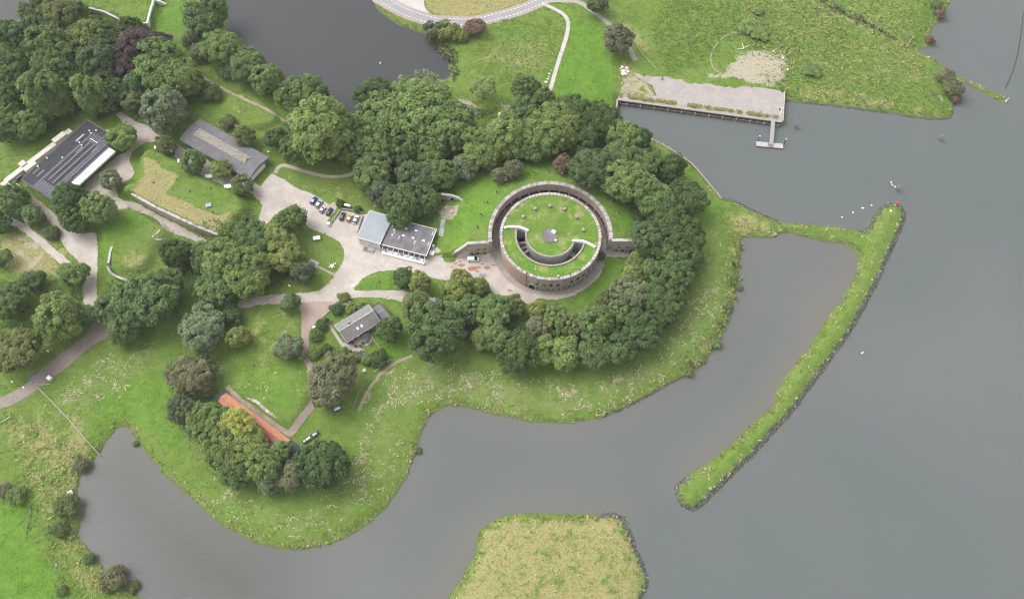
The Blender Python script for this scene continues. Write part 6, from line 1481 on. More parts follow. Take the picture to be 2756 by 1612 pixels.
for i, (x, y) in enumerate(((1378, 690), (1364, 718), (1356, 745), (1348, 770), (1332, 802))):
    boulder('boulder', ['uppermost', 'second', 'third', 'fourth', 'largest, lowest'][i] + ' of the pale stones lined up along the footpath', QB((x, y))[0], [.4, .6, .4, .55, .9][i], 'stone_pale', group='pale stones along the footpath')
for p, r, m, lab in ((Q8((1812, 463))[0], 1.0, 'stone_dark', 'dark stone with pale top above the sand patch'), (Q8((1818, 470))[0], .5, 'stone_pale', 'small pale stone leaning on the dark one above the sand patch'), (Q8((1882, 470))[0], .8, 'stone_dark', 'dark stone right of the pale-topped pair in the meadow'), (Q8((1856, 510))[0], .7, 'stone_dark', 'dark stone closest to the corner of the sand patch'),
                     (Q8((1824, 568))[0], .6, 'stone_pale', 'pale stone at the right rim of the sand patch'), (Q8((1735, 503))[0], .6, 'stone_pale', 'pale stone at the upper rim of the sand patch'), (Q8((1872, 678))[0], .6, 'stone_pale', 'pale stone in the grass right of the sand patch'), (Q3((1980, 572))[0], .55, 'stone_pale', 'white stone on the earth patch nearer the bunker doorway'),
                     (Q3((2036, 608))[0], .6, 'stone_pale', 'white stone in the middle of the earth patch'), (Q3((1083, 1335))[0], .9, 'white', 'white stone marking the road fork by the grass island'), (QD((1790, 605))[0], .6, 'white', 'single white stone on the breakwater head'), (QG((368, 1253))[0], .7, 'redpath', 'pinkish stone on the track at lower left'), (QB((1300, 870))[0], 1.3, 'redpath', 'rusty-brown heap at the end of the footpath'), (QB((890, 1118))[0], 1.5, 'concrete', 'pale rubble heap in the gap of the wood'),
                     (Q7((522, 650))[0], .8, 'white', 'white block at the garden corner on the red path'), (Q7((560, 1016))[0], .7, 'white', 'pale tub beside the large brown-flecked tree'), (Q7((1012, 1070))[0], 1.0, 'concrete', 'whitish heap on the lawn right of the brown-flecked tree')):
    boulder('boulder', lab, p, r, m)
t = place(QG((442, 802))[0], 'concrete_slab', 'broken pinkish slab lying on the left bay shore', 'slab', R(60)); MB().prism([(-2.0, -1.1), (1.6, -1.5), (2.2, .4), (.3, 1.3), (-1.8, .6)], -.1, .35).build('slab', M['concrete'], t)
# bleached trunks by the sand patch
for p, rz, l, lab in ((Q8((1415, 482))[0], 5, 3.2, 'bleached trunk lying left above the sand patch'), (Q8((1440, 452))[0], 95, 3.0, 'bleached trunk pointing up the picture above the sand patch'), (Q8((1478, 458))[0], 20, 2.4, 'short bleached trunk right of the crossing pair')):
    t = place(p, 'driftwood_log', lab, 'log', R(rz)); MB().tube((-l / 2, 0, .2), (l / 2, .1, .25), .22, .14, 8).build('trunk', M['stone_pale'], t); MB().tube((l * .1, 0, .4), (l * .25, .6, .6), .1, .05, 6).build('branch', M['stone_pale'], t)

# ------------------------------------------------------------------ lamps, fences, rails
def lamp(base, top, lab, m='alu'):
    p = gp(*base); best = min(np.arange(2, 12, .25), key=lambda h: (up(*top, p.z + h) - Vector((p.x, p.y, p.z + h))).length)
    t = empty('lamp_post', p); tag(t, lab, 'lamp', 'lamp posts along the roads'); h = float(best)
    MB().lathe([(.16, -.2), (.11, .9), (.07, h)], 8).build('pole', M[m], t)
    hd = MB().box(-.1, .75, -.16, .16, h - .06, h + .1, .04).build('lamp_head', M['whiteclean'], t); hd.rotation_euler = (0, 0, R(150)); MB().box(.15, .7, -.11, .11, h - .09, h - .062).build('lens', M['lamp'], hd)
lamp(Q5((325, 1297))[0], Q5((232, 1232))[0], 'bright white lamp post leaning into view over the clinker road', 'whiteclean')
lamp(Q5((548, 945))[0], Q5((462, 892))[0], 'grey lamp post at the bend of the clinker road below the big bright tree')
lamp(Q5((176, 1217))[0], Q5((122, 1182))[0], 'thin lamp post in the grass at the left under the brownish dome')
lamp(Q7((318, 305))[0], Q7((288, 252))[0], 'thin lamp post beside the dark small tree of the central clump')
lamp(Q3((306, 125))[0], Q3((270, 30))[0], 'lamp post behind the white end door of the shed')
lamp(Q2((1705, 262))[0], Q2((1662, 170))[0], 'lamp post at the upper corner of the shed')
lamp(Q3((595, 790))[0], Q3((590, 745))[0], 'short lamp post beside the single round tree')

def fence(px, lab, h=1.1, step=2.5, m='timber', rails=2, name='fence', wire=False):
    P = smooth([tuple(gp(*p)[:2]) for p in px], False, 1) if len(px) > 2 else [tuple(gp(*p)[:2]) for p in px]
    zs_ = [max(hgt(*q), 0.1) for q in P]
    t = empty(name, (P[0][0], P[0][1], zs_[0])); tag(t, lab, 'fence')
    ox, oy, oz = P[0][0], P[0][1], zs_[0]
    for i in range(len(P) - 1):
        a = Vector((P[i][0] - ox, P[i][1] - oy)); b = Vector((P[i + 1][0] - ox, P[i + 1][1] - oy)); n_ = max(1, int((b - a).length / step))
        for k in range(n_ + (1 if i == len(P) - 2 else 0)):
            q = a.lerp(b, k / n_); z = max(hgt(q.x + ox, q.y + oy), .1) - oz; MB().box(q.x - .07, q.x + .07, q.y - .07, q.y + .07, z - .3, z + h).build('post', M[m], t)
        for r_ in range(rails):
            f_ = (r_ + 1) / rails * .92
            MB().wall([tuple(a), tuple(b)], .03 if wire else .09, [zs_[i] - oz + h * f_ - (.02 if wire else .08), zs_[i + 1] - oz + h * f_ - (.02 if wire else .08)], [zs_[i] - oz + h * f_ + (.02 if wire else .06), zs_[i + 1] - oz + h * f_ + (.02 if wire else .06)]).build('rail', M[m], t)
    return t
fence(QG((255, 112), (350, 205), (450, 312), (560, 440), (655, 546)), 'long grey rail fence running down the meadow into the left bay', 1.3, 3.0, 'steel', 2)
fence(QG((235, 84), (262, 90), (330, 86)), 'short grey gate rail beside the clinker road', 1.1, 1.6, 'steel', 2)
fence(QG((8, 332), (74, 294)), 'short grey rail in the grass at the left edge', .9, 2, 'steel', 2)
fence(QG((205, 880), (180, 1010), (165, 1085), (236, 1106)), 'weathered corner fence beside the bright field at lower left', 1.1, 3.0, 'timber', 2)
fence(QG((240, 1110), (330, 1225), (420, 1350), (530, 1474)), 'wire fence along the track at lower left', 1.1, 5, 'timber', 1, wire=True)
fence(Q7((1110, 1090), (1190, 1025), (1270, 966)), 'pale fence at the lower garden corner', 1.2, 2.2, 'concrete', 2)
fence(Q7((1058, 705), (1110, 785), (1165, 865), (1235, 960)), 'thin garden fence right of the patio', 1.3, 2.5, 'steel', 2)
fence(Q7((745, 410), (700, 470), (615, 552)), 'dark garden fence along the red path corner', 1.2, 2.0, 'concrete', 2)
fence(Q7((1000, 1220), (950, 1320), (905, 1440)), 'thin fence below the large brown-flecked tree', 1.1, 3, 'steel', 1)
fence(QB((1985, 560), (1995, 760), (2010, 960)), 'thin fence between the bright meadow and the quay yard', 1.1, 4, 'timber', 1, wire=True)
fence(QB((1420, 560), (1490, 330), (1510, 220), (1480, 160)), 'wire fence left of the footpath', 1.0, 4, 'timber', 1, wire=True)
fence(QB((1500, 600), (1560, 380), (1580, 240), (1555, 160)), 'wire fence right of the footpath', 1.0, 4, 'timber', 1, wire=True)
fence(QB((2190, 420), (2260, 540), (2380, 660), (2400, 680)), 'rail along the right side of the quay lane', 1.1, 3, 'concrete', 1)
fence(QB((1330, 40), (1450, 32), (1580, 48)), 'short white road rail near the footpath start', .9, 2, 'white', 1)
fence(QC((1380, 455), (1410, 410), (1440, 372)), 'pale gate on the dyke of the right meadow', 1.2, 1.6, 'concrete', 2)
fence(QB((885, 205), (920, 198), (955, 188)), 'grey board rail below the asphalt road bend', 1.0, 1.5, 'steel', 2)
fence(Q7((60, 385), (210, 330), (200, 300)), 'low rail under the central clump', .8, 3, 'timber', 1)

# ------------------------------------------------------------------ garden of the house
sheet('patio', zq((590, 1010), (770, 960), (900, 880), (1020, 830), (1090, 960), (1050, 1080), (900, 1100), (900, 1180), (960, 1280), (880, 1340), (800, 1300), (780, 1200), (560, 1230), (510, 1130), (480, 1040)), M['gravel_dull'], 0.09, .2, smooth_n=2)
ribbon('garden_walk', zq((110, 510), (200, 650), (300, 800), (420, 980), (530, 1140)), 1.3, M['gravel_dull'], .10, .1)
def small_table(px, lab, m, r=.7):
    t = place(px, 'patio_table', lab, 'table'); MB().lathe([(r, .70), (r, .76)], 16).build('table_top', M[m], t); MB().lathe([(.3, 0), (.06, .1), (.06, .7)], 8).build('pedestal', M[m], t); return t
small_table(zq((880, 1240))[0], 'dark round table on the round end of the patio', 'tar', .9)
for i, (x, y) in enumerate(((835, 1200), (925, 1200), (860, 1300), (925, 1275))):
    p = gp(*zq((x, y))[0]); c = empty('patio_chair', (p.x, p.y, p.z + .05), i * 1.6); tag(c, 'grey chair at the ' + ('upper left', 'upper right', 'lower left', 'lower right')[i] + ' of the dark round patio table', 'chair', 'grey patio chairs')
    MB().box(-.25, .25, -.25, .25, .4, .46).build('seat', M['steel'], c); MB().box(-.27, -.2, -.25, .25, .46, .9).build('backrest', M['steel'], c)
    for sx in (-.2, .2):
        for s2 in (-.2, .2): MB().tube((sx, s2, 0), (sx, s2, .4), .025, n=5).build('leg', M['steel'], c)
def parasol(px, lab, m, r=1.4):
    t = place(px, 'parasol', lab, 'parasol'); MB().tube((0, 0, 0), (0, 0, 2.4), .04, n=6).build('pole', M['timber'], t); MB().lathe([(r, 1.95), (r * .5, 2.25), (.05, 2.5)], 8, cap=False).build('canopy', M[m], t); MB().lathe([(.35, 0), (.3, .12)], 10).build('base', M['concrete_grey'], t)
parasol(zq((980, 900))[0], 'black parasol close to the house wall', 'tar', 1.5); parasol(zq((1010, 1030))[0], 'dark parasol at the patio edge by the fence', 'tar', 1.1)
small_table(zq((1000, 965))[0], 'pale table between the two dark parasols', 'concrete', .55)
for (x, y), m, lab in (((690, 1040), 'concrete', 'pale potted planter at the house corner'), ((755, 1110), 'stone_pale', 'cream flower pot on the patio'), ((850, 1110), 'stone_pale', 'cream flower pot in the middle of the patio'), ((545, 1270), 'redpath', 'pink flowering tub at the lower patio corner'), ((1020, 1310), 'steel', 'grey tub right of the round patio'), ((650, 1225), 'stone_pale', 'pale flower pot left of the round patio'), ((905, 1050), 'tar', 'black kettle grill on the patio')):
    t = place(zq((x, y))[0], 'planter', lab, 'planter'); MB().lathe([(.3, 0), (.45, .5), (.42, .52), (.38, .45)], 10).build('pot', M[m], t); c = link('foliage', CROWN['B'][1][2], t); c.scale = (.28, .28, .3); c.location = (0, 0, .6); c.color = (*TINT['b'], 1)
t = place(zq((560, 205))[0], 'rowing_boat', 'small white boat lying upturned behind the front garden hedge', 'boat', R(18))
loft([(-1.9, .25, .1, .5, .12), (-1.4, .65, .05, .75, .35), (0, .85, .05, .9, .45), (1.3, .65, .05, .75, .3), (2.0, .08, .15, .5, .04)]).build('hull', M['whiteclean'], t, True); MB().box(-1.7, 1.7, -.04, .04, .88, .96).build('keel', M['white'], t)
t = place(zq((110, 1140))[0], 'garden_bench', 'white bench in the left part of the garden', 'bench', R(-60)); MB().box(-.8, .8, -.25, .25, .4, .46).build('seat', M['whiteclean'], t); MB().box(-.8, .8, .22, .28, .46, .9).build('backrest', M['whiteclean'], t)
for x in (-.65, .65): MB().box(x - .04, x + .04, -.22, .22, 0, .4).build('leg', M['whiteclean'], t)
# platform with posts beside the belt
zpl = zc(1100, 770, 15.75)
rz, l_ = dirof(zpl((850, 520))[0], zpl((1620, 720))[0]); p = gp(*zpl((1240, 640))[0])
t = empty('landing_platform', p, rz); tag(t, 'white plank platform with upright posts between the grass island and the belt', 'platform')
for k in range(8): MB().box(-l_ / 2 + l_ * k / 8 + .03, -l_ / 2 + l_ * (k + 1) / 8 - .03, -.75, .75, .35, .45).build('plank', M['white'], t)
MB().box(-l_ / 2, l_ / 2, -1.25, -1.0, .2, .35).build('kerb_beam', M['white'], t)
for k in (-.48, -.2, .02, .3, .48): MB().box(l_ * k - .08, l_ * k + .08, .72, .88, 0, 1.9).build('post', M['whiteclean'], t)
for k in (-.4, 0, .4): MB().box(l_ * k - .1, l_ * k + .1, -.7, .7, 0, .34).build('bearer', M['timber'], t)
# flat cart with bundles beside the orange roof
zcq = zc(780, 1140, 18.4)
rz, l_ = dirof(zcq((690, 940))[0], zcq((1420, 450))[0]); p = gp(*zcq((1050, 690))[0]); t = empty('flat_cart', p, rz); tag(t, 'long dark flat cart with white bundles beside the black roof end', 'cart')
MB().box(-l_ / 2 - .3, l_ / 2 + .3, -.8, .8, .55, .75).build('bed', M['tar'], t)
for x in (-l_ * .3, l_ * .3):
    for s in (-.85, .85): MB().tube((x, s - .08, .35), (x, s + .08, .35), .35, n=12).build('wheel', M['tyre'], t)
for x0, x1, m in ((-.47, -.36, 'whiteclean'), (-.3, -.02, 'whiteclean'), (.16, .27, 'whiteclean'), (.30, .40, 'whiteclean'), (.43, .52, 'blue_paint')):
    MB().box(l_ * x0, l_ * x1, -.35, .4, .752, 1.15, .14).build('bundle', M[m], t)
t = place(Q6((1830, 545))[0], 'trailer', 'white and dark trailer at the foot of the large brown-flecked tree', 'trailer', R(25)); MB().box(-1.6, 1.6, -.75, .75, .45, .9, .05).build('bed', M['tar'], t); MB().box(-1.2, 1.3, -.55, .45, .902, 1.2, .15).build('load', M['whiteclean'], t)
for s in (-.85, .85): MB().tube((0, s - .08, .32), (0, s + .08, .32), .32, n=12).build('wheel', M['tyre'], t)
MB().box(1.6, 2.6, -.05, .05, .45, .55).build('drawbar', M['steel'], t)
t = place(QG((330, 48))[0], 'kiosk', 'small white kiosk with pale blue front beside the clinker road', 'kiosk', R(-30)); MB().box(-.9, .9, -.8, .8, 0, 2.0, .35).build('cabin', M['whiteclean'], t); MB().box(.9, 1.3, -.6, .6, .2, 1.2, .1).build('counter', M['metal_roof'], t)
zl = zc(0, 980, 10.53)
t = place(zl((905, 310))[0], 'cattle_grid', 'dark framed grid beside the clinker road under the brownish dome', 'grid', R(38))
MB().box(-1.5, 1.5, -.9, .9, -.05, .12).build('pit', M['tar'], t)
for k in range(7): MB().box(-1.4 + k * .42, -1.3 + k * .42, -.88, .88, .122, .18).build('bar', M['steel'], t)
for y in (-.98, .9): MB().box(-1.6, 1.6, y, y + .08, .0, .2).build('frame', M['concrete'], t)

# brick rubble patches in the yard
for i, (x, y, r) in enumerate(((150, 1130, 1.5), (250, 1165, 2.0), (320, 1150, 1.1), (400, 1155, 1.4), (460, 1130, .9), (90, 1112, .9), (355, 1120, .8), (300, 1190, .8), (410, 1235, .9), (620, 1375, 1.2), (140, 1095, .7), (60, 1150, .7), (200, 1190, .6))):
    p = gp(*Q4((x, y))[0]); pts = [(p.x + r * (.5 + .8 * RNG.random()) * math.cos(a), p.y + r * .6 * (.5 + .8 * RNG.random()) * math.sin(a)) for a in np.linspace(0, 6.28, 11)[:-1]]
    sheet('rubble_patch', pts, M['spill'], 0.075, .12, 1.0, True, 2, None, 'stuff')
for i, (x, y, r) in enumerate(((900, 700, 2.2), (960, 740, 1.6), (1110, 510, 1.6), (840, 760, 1.4), (1000, 690, 1.0), (1060, 570, .9))):
    p = gp(*Q2((x, y))[0]); pts = [(p.x + r * (.5 + .9 * RNG.random()) * math.cos(a), p.y + r * .7 * (.5 + .9 * RNG.random()) * math.sin(a)) for a in np.linspace(0, 6.28, 11)[:-1]]
    sheet('rubble_patch', pts, M['spill'], 0.085, .15, 1.0, True, 2, None, 'stuff')

# ------------------------------------------------------------------ quay, jetty, moorings
QZ = 2.35
qpoly = [tuple(up(*p, QZ)[:2]) for p in Q8((222, 962), (1815, 1178), (1832, 1165), (1838, 900), (1790, 880), (1600, 850), (1440, 836), (1360, 860), (1200, 808), (900, 770), (700, 738), (600, 712), (500, 622), (420, 520), (352, 440), (318, 462), (360, 560), (372, 690), (420, 760), (560, 830), (600, 930), (420, 960), (235, 930))]
sheet('quay_deck', qpoly, M['quay'], 0.0, .1, 2.5, True, 1, QZ + .12)
face = [up(*p, QZ) for p in Q8((222, 966), (1000, 1072), (1818, 1182))]
qw = empty('quay_wall', (face[1].x, face[1].y, 0)); tag(qw, 'long quay wall with timber fender frames along the harbour', 'quay')
rq = lambda p: (p.x - face[1].x, p.y - face[1].y)
MB().wall([rq(p) for p in face], .8, -2, QZ - .3).build('wall', M['timber_dark'], qw); MB().wall([rq(p) for p in face], 1.0, QZ - .3, QZ + .22).build('coping', M['coping2'], qw)
d = (face[2] - face[0]); ln = d.length; d.normalize(); nq = Vector((d.y, -d.x, 0))
for z in (1.1, .35):
    a = face[0] + nq * 1.0; b = face[2] + nq * 1.0; MB().wall([rq(a), rq(b)], .22, z - .12, z + .12).build('waling', M['timber'], qw)
for k in range(24):
    p = face[0] + d * (ln * (k + .5) / 24) + nq * 1.2; x, y = rq(p); MB().box(x - .15, x + .15, y - .15, y + .15, -1.5, 1.9).build('fender_pile', M['concrete'] if k % 2 else M['timber'], qw)
    q = face[0] + d * (ln * (k + .5) / 24) + nq * .3; x2, y2 = rq(q); MB().tube((x, y, 1.1), (x2, y2, 1.3), .08, n=5).build('tie', M['timber'], qw)
side = [up(*p, QZ) for p in Q8((1824, 1180), (1842, 890))]
t = empty('quay_side_wall', (side[0].x, side[0].y, 0)); tag(t, 'pale side wall at the right end of the quay', 'wall'); MB().wall([(0, 0), (side[1].x - side[0].x, side[1].y - side[0].y)], .6, -2, QZ + .2).build('wall', M['coping2'], t)
MB().wall([(-.02, .1), (side[1].x - side[0].x - .02, side[1].y - side[0].y)], .35, QZ + .202, QZ + .5).build('upstand', M['coping'], t)
side = [up(*p, QZ) for p in Q8((224, 962), (198, 1140))]
t = empty('quay_side_wall', (side[0].x, side[0].y, 0)); tag(t, 'grey harbour wall between the bright meadow and the water', 'wall'); MB().wall([(0, 0), (side[1].x - side[0].x, side[1].y - side[0].y)], .7, -2, QZ + .1).build('wall', M['concrete_grey'], t); MB().wall([(0, 0), (side[1].x - side[0].x, side[1].y - side[0].y)], .9, QZ + .102, QZ + .25).build('coping', M['coping2'], t)
hw = smooth([tuple(up(*p, 1.0)[:2]) for p in DD((1602, 342), (1640, 361), (1700, 401), (1740, 446), (1776, 489))], False, 4)
t = empty('harbour_edge', (hw[0][0], hw[0][1], 0)); tag(t, 'pale concrete edging along the curved grass shore right of the wood', 'wall')
for k in range(len(hw) - 1):
    MB().wall([(hw[k][0] - hw[0][0], hw[k][1] - hw[0][1]), (hw[k + 1][0] - hw[0][0], hw[k + 1][1] - hw[0][1])], 0.65, -1.5, 1.05).build('edge_block', M['coping2'], t)
t = place(zc(1740, 180, 24.57)((1040, 860))[0], 'mooring_bollard', 'black leaning bollard on the quay near the lane', 'bollard', R(40), z=QZ + .12); MB().tube((-.4, 0, 0), (.35, 0, 1.1), .26, .2, 10).build('post', M['tar'], t); MB().lathe([(.5, 0), (.45, .12)], 12).build('base', M['steel'], t)
for p, lab in ((Q8((480, 735))[0], 'small dark bollard at the quay lane mouth'), (Q8((1808, 905))[0], 'dark bollard at the upper right quay corner'), (Q8((1785, 1085))[0], 'dark bollard near the gangway')):
    t = place(p, 'mooring_bollard', lab, 'bollard', z=QZ + .12); MB().lathe([(.3, 0), (.26, .7), (.36, .75), (.3, .95)], 10).build('post', M['tar'], t)
t = place(Q8((1800, 1100))[0], 'pipe_rail', 'white pipe lying on the quay by the gangway', 'pipe', R(72), z=QZ + .14); MB().tube((-1.8, 0, .15), (1.8, 0, .15), .14, n=8).build('pipe', M['whiteclean'], t); MB().box(-1.5, -1.3, -.25, .25, 0, .1).box(1.3, 1.5, -.25, .25, 0, .1).build('bearers', M['timber'], t)
zj = zc(2000, 300, 12.285)
g0, g1 = up(*zj((985, 330))[0], QZ), up(*zj((925, 1090))[0], .9)
t = empty('gangway', (g0.x, g0.y, 0), math.atan2(g1.y - g0.y, g1.x - g0.x)); tag(t, 'sloping metal gangway from the quay to the pontoon', 'gangway'); lg = math.hypot(g1.x - g0.x, g1.y - g0.y)
zz_ = lambda x: QZ + .3 + (1.05 - QZ - .3) * x / lg
for k in range(20):
    xa, xb = lg * k / 20, lg * (k + .9) / 20; MB().add([(xa, -.62, zz_(xa)), (xb, -.62, zz_(xb)), (xb, .62, zz_(xb)), (xa, .62, zz_(xa))], [(0, 1, 2, 3)]).build('deck_plate', M['steel'], t)
for s in (-.72, .72):
    MB().wall([(0, s), (lg, s)], .16, [zz_(0) - .25, zz_(lg) - .25], [zz_(0) + .12, zz_(lg) + .12]).build('girder', M['coping'], t); MB().wall([(0, s), (lg, s)], .08, [zz_(0) + 1.0, zz_(lg) + 1.0], [zz_(0) + 1.1, zz_(lg) + 1.1]).build('handrail', M['coping'], t)
    for k in range(8): x = lg * (k + .2) / 8; MB().box(x - .04, x + .04, s - .04, s + .04, zz_(x), zz_(x) + 1.02).build('baluster', M['alu'], t)
c0, c1, c2 = up(*zj((440, 1130))[0], .9), up(*zj((1335, 1215))[0], .9), up(*zj((480, 985))[0], .9)
rz = math.atan2(c1.y - c0.y, c1.x - c0.x); lp_ = (c1 - c0).length; wp = abs((c2 - c0).dot(Vector((-math.sin(rz), math.cos(rz), 0))))
t = empty('pontoon', (c0.x, c0.y, 0), rz); tag(t, 'grey floating pontoon with rusty float at the end of the gangway', 'pontoon')
MB().box(-.1, lp_ + .1, -.15, wp + .1, -.6, .55).build('float', M['rust'], t)
for k in range(24): MB().box(lp_ * k / 24 + .01, lp_ * (k + 1) / 24 - .02, 0, wp, .56, .68 + .01 * (k % 3)).build('deck_plank', M['deck'], t)
MB().box(lp_ * .44, lp_ * .62, .2, wp - .1, .72, .9).build('landing_plate', M['rust'], t)
for a, b, lab in (((485, 985), (553, 825), 'dark mooring pile with white cap at the left of the pontoon'), ((1345, 1095), (1425, 930), 'dark mooring pile with white cap at the right of the pontoon')):
    p = up(*zj(a)[0], .3); t = empty('mooring_pile', (p.x, p.y, 0)); tag(t, lab, 'pile'); h = min(np.arange(2, 9, .25), key=lambda h: (up(*zj(b)[0], h) - Vector((p.x, p.y, h))).length)
    MB().tube((0, 0, -2), (0, 0, h), .2, n=10).build('post', M['tar'], t); MB().lathe([(.3, h), (.3, h + .25), (.05, h + .55)], 10).build('cap', M['whiteclean'], t)
def dolphin(px, top, lab):
    p = up(*px, 0); t = empty('mooring_dolphin', (p.x, p.y, 0)); tag(t, lab, 'dolphin', 'timber dolphins in the water')
    for k in range(3):
        a = k * 2.1 + .4; MB().tube((.9 * math.cos(a), .9 * math.sin(a), -2), (.25 * math.cos(a), .25 * math.sin(a), 3.6 + .4 * k), .24, .2, 8).build('pile', M['timber'], t)
    MB().tube((-.7, -.2, 2.9), (.8, .3, 3.1), .13, n=6).build('cross_beam', M['concrete'], t); MB().tube((-.3, .6, 3.3), (.4, -.6, 3.3), .12, n=6).build('cross_beam', M['concrete'], t)
dolphin(QC((303, 1240))[0], None, 'timber dolphin in the harbour right of the gangway'); dolphin(QC((1700, 1355))[0], None, 'timber dolphin far out in open water below the meadow tip'); dolphin(QD((1848, 405))[0], None, 'timber dolphin with pale beams above the breakwater head')
for i, p in enumerate(QD((1795, 327), (1805, 352), (1832, 371), (1318, 665), (1424, 621), (1513, 577), (1525, 578), (1605, 550))):
    w = up(*p, 0); t = empty('float_buoy', (w.x, w.y, 0)); tag(t, ['white float farthest from the dolphin in the line of three', 'white float in the middle of the line by the dolphin', 'white float touching the dolphin', 'white float nearest the grass dam', 'white float second from the grass dam', 'left of the two joined white floats', 'right of the two joined white floats', 'white float nearest the breakwater stones'][i], 'buoy', 'white floats in the harbour mouth')
    MB().lathe([(0, -.3), (.28, -.2), (.38, 0), (.28, .22), (0, .32)], 12, cap=False).build('ball', M['whiteclean'], t, True); MB().lathe([(.4, -.04), (.4, .04)], 12).build('band', M['timber'], t)
p = up(*QD((1840, 548))[0], 1.0); t = empty('red_beacon', (p.x, p.y, .4)); tag(t, 'bright red marker on the breakwater head', 'beacon')
MB().lathe([(.8, 0), (.8, .3), (.25, .5), (.25, 2.0)], 10).build('mast', M['coping2'], t); MB().lathe([(.65, 1.9), (.65, 2.6), (.2, 2.9)], 12).build('drum', M['red_paint'], t)
a, b = QC((2345, 985))[0], QC((2415, 908))[0]
p = up(*a, 0.3); t = empty('green_beacon', (p.x, p.y, 0)); tag(t, 'leaning white and green channel marker at the tip of the thin spit', 'beacon'); h = float(min(np.arange(3, 12, .25), key=lambda h: (up(*b, h) - Vector((p.x, p.y, h))).length))
M['sig_green'] = mat('signal_green', (.03, .35, .26), .5)
MB().lathe([(.35, -1), (.35, .6), (.16, .9), (.14, h * .55)], 10).build('lower_mast', M['whiteclean'], t); MB().lathe([(.14, h * .55), (.14, h * .75)], 10).build('band', M['sig_green'], t); MB().lathe([(.14, h * .75), (.14, h * .85)], 10).build('band', M['whiteclean'], t); MB().lathe([(.3, h * .85), (.3, h), (.05, h + .4)], 10).build('top_mark', M['sig_green'], t)
# floating boom in the river
bl = smooth([tuple(up(*p, 0)[:2]) for p in QC((2516, 120), (2500, 250), (2480, 400), (2450, 560), (2400, 720), (2335, 862))], False, 6)
t = empty('floating_boom', (bl[0][0], bl[0][1], 0)); tag(t, 'thin dark floating boom curving through the river at upper right', 'boom')
for k in range(len(bl) - 1):
    a_, b_ = Vector((bl[k][0] - bl[0][0], bl[k][1] - bl[0][1], .05)), Vector((bl[k + 1][0] - bl[0][0], bl[k + 1][1] - bl[0][1], .05)); MB().tube(a_, a_.lerp(b_, .93), .22, n=6).build('boom_log', M['timber_dark'], t)
for px, lab in ((QA((1523, 617))[0], 'white bird resting on the dark pond'), (QH((1682, 148))[0], 'white bird on the open water right of the breakwater')):
    p = up(*px, 0); t = empty('water_bird', (p.x, p.y, 0), .6); tag(t, lab, 'bird')
    bm = bmesh.new(); bmesh.ops.create_uvsphere(bm, u_segments=14, v_segments=10, radius=1)
    for v in bm.verts:
        x, y, z = v.co; v.co = (x * .55, y * .30 * (1 - .35 * max(-x, 0)), z * .24 + .12 + .10 * max(-x - .5, 0))
    me_ = bpy.data.meshes.new('body'); bm.to_mesh(me_); bm.free(); me_.materials.append(M['whiteclean']); link('body', me_, t)
    nb = MB()
    for a, b, r0, r1 in (((.42, 0, .2), (.55, 0, .5), .10, .06), ((.55, 0, .5), (.50, 0, .75), .06, .055), ((.50, 0, .75), (.68, 0, .80), .085, .05)): nb.tube(a, b, r0, r1, 8)
    nb.build('neck', M['whiteclean'], t); MB().tube((.68, 0, .80), (.80, 0, .77), .04, .012, 6).build('bill', M['tile'], t)

